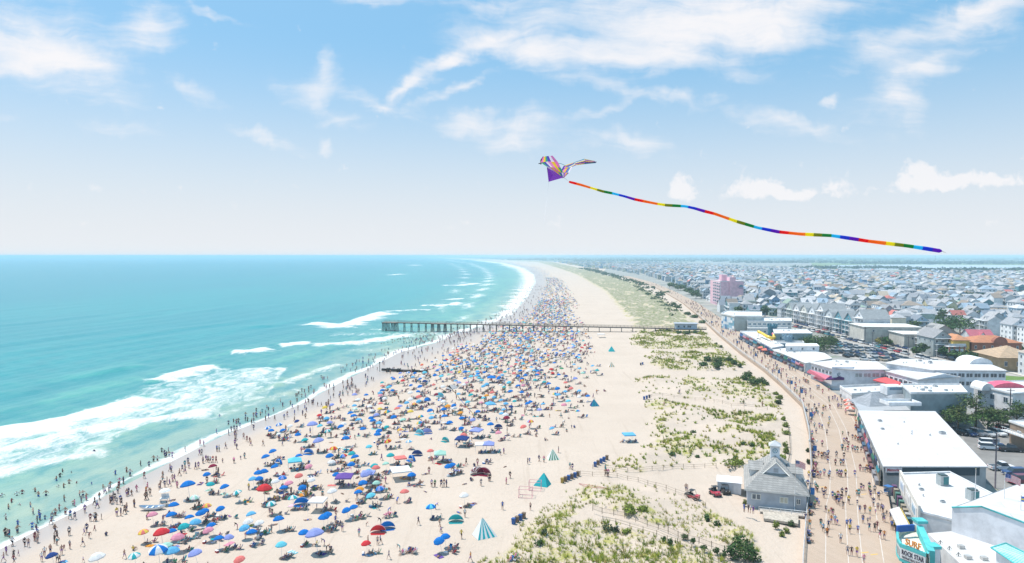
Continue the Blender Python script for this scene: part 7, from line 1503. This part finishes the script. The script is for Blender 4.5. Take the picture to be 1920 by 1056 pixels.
def house(x, y, rz, w, d, st, style, wn, wc, rn, rc, detail, label=None, group='houses of the town'):
    if detail:
        t = empty('town_house', (x, y, TG), rz); a, b, c_ = MB(), MB(), MB(); hw_, zr = house_mesh_parts(w, d, st, style, wc, rc, (.72,.73,.74), a, b, c_); a.build('wall', 'wall', t); b.build('roof', 'shingle' if style != 'flat' else 'membrane', t); c_.build('porch', 'paint', t)
        for f in range(st):
            n = 3
            for k in range(n): window(t, V(-w*.32+w*.64*k/(n-1),-d/2-.03,1.5+2.9*f), 0, 1.5 if k == 1 else 1.1, 1.6 if k != 1 else 2.0)
            for k in range(3): window(t, V(-w/2-.03,-d*.33+d*.33*k,1.6+2.9*f), R(-90), 1.0, 1.4)
        if style == 'gable_y' or style == 'gambrel': window(t, V(0,-d/2-.03,hw_+1.2), 0, 1.2, 1.2)
    else:
        m = MB(); R_ = MB(); hw_, zr = house_mesh_parts(w, d, st, style, wc, rc, (.70,.71,.72), m, R_, None)
        for f in range(st):
            for k in range(3): m.box((-w*.31+w*.31*k,-d/2,1.6+2.9*f),(1.3,.12,1.5),(.07,.12,.16)); m.box((-w/2,-d*.3+d*.3*k,1.6+2.9*f),(.12,1.1,1.4),(.07,.12,.16))
            if f and w > 7: m.box((0,-d/2-.9,2.9*f+.2),(w*.85,1.7,.16),(.66,.68,.70)); m.box((0,-d/2-1.7,2.9*f+.8),(w*.85,.07,.5),(.62,.66,.70))
        n = len(m.v); m.v += R_.v; m.f += [tuple(i+n for i in f) for f in R_.f]; m.c += R_.c; m.m += [1]*len(R_.f); m.sm += R_.sm
        t = m.build('town_house', ['wall','shingle'], None, (x, y, TG), rz)
    if label: tag(t, label, 'house', group)
    else: want(t, f'{wn} {STN[st]} {STY[style]} house with {rn} roof', 'house', group, x, y, 'town')
    return t
# the ones that can be told apart
t = block('red brick house with a big round arched gable and terracotta roof', [(215,318),(237,316),(239,331),(217,333)], TG, 9.2, (.34,.13,.08), (.52,.22,.12), [(-95,[7.2,4.2],6,1.0,1.6,DP)], .5, 0)[0]
m = MB(); nA = 12; m.raw([(0.5-3.4*math.cos(math.pi*i/nA),-8.0,7.2+3.2*math.sin(math.pi*i/nA)) for i in range(nA+1)]+[(0.5-3.4*math.cos(math.pi*i/nA),-6.,7.2+3.2*math.sin(math.pi*i/nA)) for i in range(nA+1)], [tuple(range(nA+1))[::-1]]+[(i,i+1,i+nA+2,i+nA+1) for i in range(nA)], (.32,.12,.08)); m.build('arched_gable', 'wall', t); hip(t, .0, .0, 23, 16, 7.62, 2.6, (.52,.22,.12), R(-5))
t = block('yellow rendered wing with white verandas on brick piers joined to the arched brick house', [(207,319),(214,318),(216,331),(209,332)], TG, 10.2, (.62,.42,.10), (.55,.25,.14), [(180,[7.6],3,1.1,1.4,DP),(-95,[7.6],2,1.1,1.4,DP)], .6, 0)[0]
hip(t, 0, 0, 8, 14, 8.62, 2.2, (.58,.27,.14), R(-5)); m = MB()
for z_ in (3.2,5.6): m.box((-3.6,-6.,z_),(8,3.4,.3),(.72,.70,.72)); m.box((-3.6,-7.6,z_+.9),(8,.1,1.1),(.70,.70,.74))
m.build('veranda', 'paint', t); m = MB()
for k in range(4): m.box((-7.2+k*2.3,-7.6,2.8),(.55,.55,5.8),(.45,.16,.09))
m.build('brick_pier', 'wall', t)
house(205.5, 331, R(-4), 8.5, 15, 3, 'gable_y', 'grey', (.36,.40,.40), 'grey', (.32,.32,.33), True, 'grey three-storey gable fronted condominium with white corner balconies')
house(216, 345, R(-94), 12, 14, 3, 'gable_x', 'grey', (.40,.41,.38), 'grey', (.36,.35,.34), True, 'long grey gabled range behind the condominium with corner balconies')
block('beige box-like half of the twin block with a white flat roof', [(203,352),(219,350),(220,366),(204,368)], TG, 9.2, (.56,.53,.47), (.80,.78,.74), [(-95,[7.2],2,1.0,1.2,DP)], .7, 0); block('taller beige half of the twin block with an outside stair', [(192.5,372),(222,369),(224,388),(194,391)], TG, 11., (.58,.55,.49), (.78,.76,.72), [(-95,[9.],3,1.,1.2,DP)], .6, 0)
t = block('tan stucco house under a broad tan hipped roof', [(204,284),(218,282),(220,298),(206,300)], TG, 7.2, (.52,.36,.20), (.52,.40,.28), [(-95,[4.8],3,1.2,2.0,DP)], .6, 0)[0]; hip(t, 0, 0, 18, 19, 5.7, 4.0, (.50,.36,.24), R(-5))
house(210, 270, R(-8), 9, 13, 3, 'hip', 'white', (.66,.67,.68), 'tan', (.46,.40,.34), True, 'white three-storey house with stacked balconies in front of the tan stucco house')
house(221, 266, R(-8), 9, 13, 4, 'hip', 'white', (.62,.64,.67), 'brown', (.40,.34,.28), True, 'tall white balconied house with a brown hipped roof at the lawn'); sheet('lawn', pl(TG, [(1868,712),(1990,722),(1990,712),(1880,704)]), TG+.02, 'lawn')
house(236, 345, R(-8), 11, 14, 2, 'gable_x', 'white', (.68,.68,.67), 'red', (.50,.14,.18), True, 'white gabled house with a bright red roof behind the arched brick house')
for i in range(9):
    wn, wc = [('white',(.70,.71,.73)),('teal',(.10,.27,.33)),('teal',(.13,.30,.36)),('pale grey',(.55,.58,.60)),('white',(.72,.72,.73)),('white',(.68,.70,.72)),('cream',(.64,.62,.56)),('white',(.7,.7,.72)),('sage green',(.40,.46,.42))][i]; y = 398+i*12.6
    house(210.5+.02*i, y, R(-91), 11.2, 15, 4 if i in (0,4) else 3, 'gambrel' if i in (3,5,6,7) else 'gable_y', wn, wc, 'grey', (.34,.36,.37), True, f'{wn} balconied condominium, {["nearest","second","third","fourth","fifth","sixth","seventh","eighth","farthest"][i]} in the tall row along the street', 'condominiums along the street')
EXC = [at(*p, TG) for p in [(1340,645),(1335,610),(1350,598),(1440,597),(1470,600),(1500,606),(1660,622),(1690,622),(1790,622),(1905,642),(2010,655),(2100,760),(2100,1300),(1480,1300),(1480,760)]]
PINK = [(193,644),(229,646),(233,706),(197,704)]
cands = []
ang = R(7); v = 250.; rowi = 0
while v < 3300:
    stp = 14. if v < 700 else 17 if v < 1400 else 22
    u = -150.; k = 0
    while u < 2600:
        x = u*math.cos(ang)+v*math.sin(ang)+uni(-1,1); y = -u*math.sin(ang)+v*math.cos(ang)+uni(-1.2,1.2)
        k += 1; u += (9.8 if v < 1400 else 12.)+(9 if k % 7 == 0 else 0)
        if y < 250 or x < float(bwR_x(min(y, 2500)))+np.interp(y, [300,420,520,650,1500], [24,24,12,16,45]): continue
        px, py = proj(x, y, 6)
        if px > 1975 or inpoly(x, y, EXC) or inpoly(x, y, PINK): continue
        if y > 1750 and x > 900+.0*y and y > 1750+(x-900)*.1: continue
        cands.append((math.hypot(x, y), x, y))
    v += stp+(9 if rowi % 4 == 3 else 0); rowi += 1
cands.sort(); gaps = []
n_ind = 0; farH = []; NEARP = 62
for i, (dd, x, y) in enumerate(cands):
    if rnd() < .15: gaps.append((x, y)); continue
    wn, wc = random.choices(WALLC,[7,7,2,4,4,3,1,1.5,.8,2.5,1.5])[0]; ri = random.choices(range(len(ROOFC)), RW)[0]; rn, rc = ROOFC[ri]; g = uni(.85,1.12); wc = tuple(v*g for v in wc); rc = tuple(v*g for v in rc); st = random.choices([1,2,3,4],[.4,4,5,.6])[0]; style = random.choices(['gable_x','gable_y','hip','flat','gambrel'],[4,4,3,1.8,.6])[0]
    big = rnd() < .07; w = uni(6.4,8.4)*(2.0 if big else 1); d = uni(9,12.5); rz = -ang+R(pick([0,0,0,90,-90,180]))+R(uni(-3,3))
    if abs(math.sin(rz+ang)) > .5: w, d = min(w, 10.5), min(d, 8.2)
    if n_ind < 275: house(x, y, rz, w, d, st, style, wn, wc, rn, rc, n_ind < NEARP); n_ind += 1
    else: farH.append((x, y, rz, w, d, st, style, wc, rc))
m = MB()
for (x, y, rz, w, d, st, style, wc, rc) in farH:
    ca, sa = math.cos(rz), math.sin(rz); hw_ = 2.9*st+.4; rise = min(w, d)*.33; X, Y = w/2, d/2
    T = lambda a, b, z: (x+a*ca-b*sa, y+a*sa+b*ca, TG+z)
    for a, b in (((-X,-Y),(X,-Y)),((X,-Y),(X,Y)),((X,Y),(-X,Y)),((-X,Y),(-X,-Y))): m.face([T(*a,0),T(*b,0),T(*b,hw_),T(*a,hw_)], wc)
    if style == 'flat': m.face([T(-X,-Y,hw_),T(X,-Y,hw_),T(X,Y,hw_),T(-X,Y,hw_)], (.6,.6,.6), 1)
    elif style == 'hip':
        k = max(.2, Y-X); c4 = [T(-X-.4,-Y-.4,hw_),T(X+.4,-Y-.4,hw_),T(X+.4,Y+.4,hw_),T(-X-.4,Y+.4,hw_)]; r0, r1 = T(0,-k,hw_+rise), T(0,k,hw_+rise)
        m.face([c4[0],c4[1],r0],rc,1); m.face([c4[1],c4[2],r1,r0],rc,1); m.face([c4[2],c4[3],r1],rc,1); m.face([c4[3],c4[0],r0,r1],rc,1)
    elif style == 'gable_x':
        m.face([T(-X-.4,-Y-.4,hw_-.2),T(X+.4,-Y-.4,hw_-.2),T(X+.4,0,hw_+rise),T(-X-.4,0,hw_+rise)],rc,1); m.face([T(X+.4,Y+.4,hw_-.2),T(-X-.4,Y+.4,hw_-.2),T(-X-.4,0,hw_+rise),T(X+.4,0,hw_+rise)],rc,1); m.face([T(-X,-Y,hw_),T(-X,0,hw_+rise),T(-X,Y,hw_)],wc); m.face([T(X,-Y,hw_),T(X,Y,hw_),T(X,0,hw_+rise)],wc)
    else:
        m.face([T(-X-.4,-Y-.4,hw_-.2),T(0,-Y-.4,hw_+rise),T(0,Y+.4,hw_+rise),T(-X-.4,Y+.4,hw_-.2)],rc,1); m.face([T(X+.4,-Y-.4,hw_-.2),T(X+.4,Y+.4,hw_-.2),T(0,Y+.4,hw_+rise),T(0,-Y-.4,hw_+rise)],rc,1); m.face([T(-X,-Y,hw_),T(X,-Y,hw_),T(0,-Y,hw_+rise)],wc); m.face([T(-X,Y,hw_),T(0,Y,hw_+rise),T(X,Y,hw_)],wc)
    if y < 2400:
        for f in range(st):
            for k in (-.28,.05,.3): m.face([T(k*w-.7,-Y-.06,.9+2.9*f),T(k*w+.7,-Y-.06,.9+2.9*f),T(k*w+.7,-Y-.06,2.4+2.9*f),T(k*w-.7,-Y-.06,2.4+2.9*f)], (.08,.13,.18)); m.face([T(-X-.06,k*d+.6,.9+2.9*f),T(-X-.06,k*d-.6,.9+2.9*f),T(-X-.06,k*d-.6,2.4+2.9*f),T(-X-.06,k*d+.6,2.4+2.9*f)], (.08,.13,.18))
# the thinning end of the island, pale in the haze
for _ in range(1500):
    y = 2300+2900*rnd()**.8; x = float(strip_x(y))+30+rnd()*(.42*y-float(strip_x(y))); s = uni(9,15); h_ = uni(6,11)
    if x > 1000: continue
    wc = pick(WALLC)[1]; rc = pick(ROOFC)[1]; m.prism([(x-s/2,y-s/2),(x+s/2,y-s/2),(x+s/2,y+s/2),(x-s/2,y+s/2)], TG, TG+h_, wc, rc, 0, 1)
tag(m.build('town_beyond', ['wall','shingle']), kind='stuff')
for i, (x, y) in enumerate(gaps[:64]): tree(x, y, uni(5.5,10.5), uni(6,10), pick([(.07,.13,.04),(.08,.14,.045),(.11,.16,.05)]), 300, ls=.5+.0006*y)
# street trees and far woods, too many to count
m = MB()
for x, y in gaps[64:]: 
    h_ = uni(6,11); leaf_ball(m, (x, y, TG+h_*.55), uni(3,6), uni(3,6), h_*.42, 26, pick([(.05,.10,.04),(.07,.12,.04)]), 1.2+.0006*y, .3)
for y, x0_, x1_, n, hh in [(5600,500,9000,900,12),(4600,1500,7000,700,12),(3900,1900,4200,420,12),(2150,1250,1800,260,9),(2600,1100,1500,120,9),(7500,-100,9000,700,15),(11000,-500,12000,700,18)]:
    for _ in range(n):
        x = uni(x0_, x1_); yy2 = y+uni(-250,250)*(y/5600); s = uni(.7,1.3); leaf_ball(m, (x, yy2, TG+hh*.45*s), hh*1.6*s, hh*1.2*s, hh*.55*s, 9, (.045,.085,.045), hh*.55, .2)
# dark shrubby verge between the dunes and the promenade, far along
for _ in range(420):
    y = uni(520, 2600); x = float(strip_x(y))+uni(-14, 26); 
    if abs(x-float(bwL_x(y))-7) < 10: continue
    leaf_ball(m, (x, y, 2.6), uni(2,4.5), uni(2,5), uni(1.2,2.4), 14, (.05,.095,.035), .8+.0006*y, .3)
tag(m.build('far_woods', 'leaf'), kind='stuff')
for x, y, h_ in [(4050*.62,4050,50),(1360,5200,38)]:
    t = empty('radio_mast', (x, y, 1.7)); m = MB(); m.tube([(0,0,0),(0,0,h_)], [1.6,.7], (.35,.36,.38), 5); m.build('mast', 'metal', t); m = MB(); m.box((0,0,h_*.9),(5,1,1),(.4,.4,.42)); m.build('aerial', 'metal', t); tag(t, ['tall thin radio mast on the mainland shore','shorter mast beyond the roofs of the town'][0 if h_ == 50 else 1], 'mast')

# ------------------------------------------------------------------ the kite overhead
K = lambda px, py, d: at_dist(px, py, d)
ko = K(1045, 318, 30.); t = empty('delta_kite', ko); tag(t, 'rainbow striped delta kite with a purple keel trailing a long rainbow tail in the sky', 'kite')
SC = [(.85,.25,.60),(.90,.68,.04),(.05,.45,.30),(.10,.08,.55),(.88,.80,.86),(.85,.35,.66),(.90,.68,.04)]
def wing(rows, cols_):
    """rows of points from the leading edge back; stripes run slantwise across them"""
    m = MB(); n = 6
    for r_ in range(len(rows)-1):
        a, b = rows[r_], rows[r_+1]
        for i in range(n):
            P = lambda row, f: (row[0].lerp(row[1], f*2) if f < .5 else row[1].lerp(row[2], f*2-1))
            q = [P(a,i/n),P(a,(i+1)/n),P(b,(i+1)/n),P(b,i/n)]; c = cols_[(i+2*r_) % len(cols_)]; m.face([p-ko for p in q], c); m.face([p-ko+V(0,.006,0) for p in q[::-1]], c)
    return m
wl2 = [[K(1018,294,30.6),K(1025,293,30.4),K(1036,292,30.0)],[K(1014,305,30.4),K(1027,303,30.1),K(1046,304,29.8)],[K(1024,312,30.0),K(1036,314,29.8),K(1051,314,29.6)],[K(1038,323,29.8),K(1046,323,29.6),K(1056,324,29.4)],[K(1050,330,29.5),K(1053,331,29.4),K(1057,332,29.3)]]
wing(wl2, SC).build('wing', 'kite', t)
wr = [[K(1055,335,29.3),K(1058,333,29.4),K(1061,330,29.5)],[K(1051,321,29.8),K(1059,324,29.6),K(1067,324,29.5)],[K(1057,311,30.0),K(1065,314,29.9),K(1073,313,29.8)],[K(1075,305,30.2),K(1078,307,30.1),K(1080,310,30.0)],[K(1095,298,30.6),K(1098,302,30.5),K(1095,308,30.4)],[K(1115,302,31.0),K(1117,304,31.0),K(1117,306,30.9)]]
wing(wr, [(.88,.80,.88),(.90,.70,.05),(.12,.10,.60),(.88,.40,.68),(.90,.70,.05),(.30,.06,.62),(.10,.45,.55)]).build('wing', 'kite', t)
m = MB(); kq = [K(1026,314,29.9)-ko,K(1057,333,29.3)-ko,K(1029,341,29.1)-ko]; kc = (.24,.04,.48); g3 = (kq[0]+kq[1]+kq[2])/3+V(0,.05,0)
for i in range(3): m.face([kq[i],kq[(i+1)%3],g3], kc); m.face([kq[(i+1)%3]+V(0,.01,0),kq[i]+V(0,.01,0),g3+V(0,.01,0)], kc)
m.build('keel', 'kite', t); m = MB(); bk = (.02,.02,.025)
m.tube([K(1010,307,30.6)-ko,K(1016,306,30.5)-ko], .02, bk, 5); m.tube([K(1014,308,30.5)-ko,K(1014,301,30.6)-ko,K(1019,294,30.6)-ko], .03, bk, 5); m.tube([K(1077,309,30.1)-ko,K(1098,307,30.5)-ko,K(1118,304,31)-ko], .022, bk, 5); m.tube([K(1026,314,29.9)-ko,K(1029,341,29.1)-ko], .014, (.12,.02,.25), 4); m.tube([K(1043,306,29.9)-ko,K(1052,307,29.9)-ko,K(1061,311,29.9)-ko], .012, (.1,.35,.4), 4); m.build('spar', 'paint', t)
TP = [(1067,341),(1090,347),(1110,353),(1130,359),(1150,363),(1170,368),(1190,374),(1210,378),(1230,382),(1250,385),(1268,386),(1285,387),(1303,391),(1320,396),(1340,401),(1360,408),(1380,415),(1400,421),(1420,427),(1440,431),(1460,435),(1480,437),(1500,439),(1520,440),(1540,441),(1560,442),(1580,445),(1600,448),(1625,452),(1650,455),(1675,458),(1700,461),(1720,464),(1740,467),(1758,470),(1766,471)]
xs_, ys_ = [p[0] for p in TP], [p[1] for p in TP]; nS = 45; CY = [(.90,.02,.02),(.95,.24,.01),(.95,.28,.02),(.92,.82,.02),(.30,.34,.02),(.02,.34,.08),(.04,.62,.88),(.03,.08,.68),(.22,.02,.58)]
cuts = [0.]; wts = [1.1,1.0,1.0,1.0,1.0,1.1,1.,1.1,1.05]
for i in range(nS): cuts.append(cuts[-1]+wts[i % 9]*(1+.35*i/nS))
m = MB(); pts, cols_ = [], []; sub_ = 4; f1 = lambda u: (np.interp(u, [0,1], [1067,1766]))
for i in range(nS*sub_+1):
    k = min(nS-1, i//sub_); s = cuts[k]+(cuts[k+1]-cuts[k])*((i-k*sub_)/sub_); px = f1(s/cuts[-1]); pts.append(K(px, float(np.interp(px, xs_, ys_)), 29-3.5*s/cuts[-1])-ko); cols_.append(CY[k % 9])
rad = [.046+.004*math.sin(i*.37)+.026*i/len(pts) for i in range(len(pts))]; rad[0] = .04; rad[-1] = .03; rad[-2] = .075
m.tube(pts, rad, CY[0], 10, cols=cols_[:-1]); m.build('tail', 'kite', t); m = MB(); m.tube([K(1057,333,29.3)-ko,K(1062,337,29.2)-ko,pts[0]], .008, (.5,.5,.55), 3); m.tube([pts[-1], K(1773,474,25.4)-ko], .008, (.2,.2,.2), 3); m.tube([K(1029,341,29.1)-ko, K(1020,420,20.)-ko], .004, (.7,.7,.72), 3); m.build('line', 'cloth', t)

# ------------------------------------------------------------------ bring everyone on
make_umbrellas(295, 185); make_chairs(290); make_towels(90); make_coolers(60); make_people(296)
finish_labels()
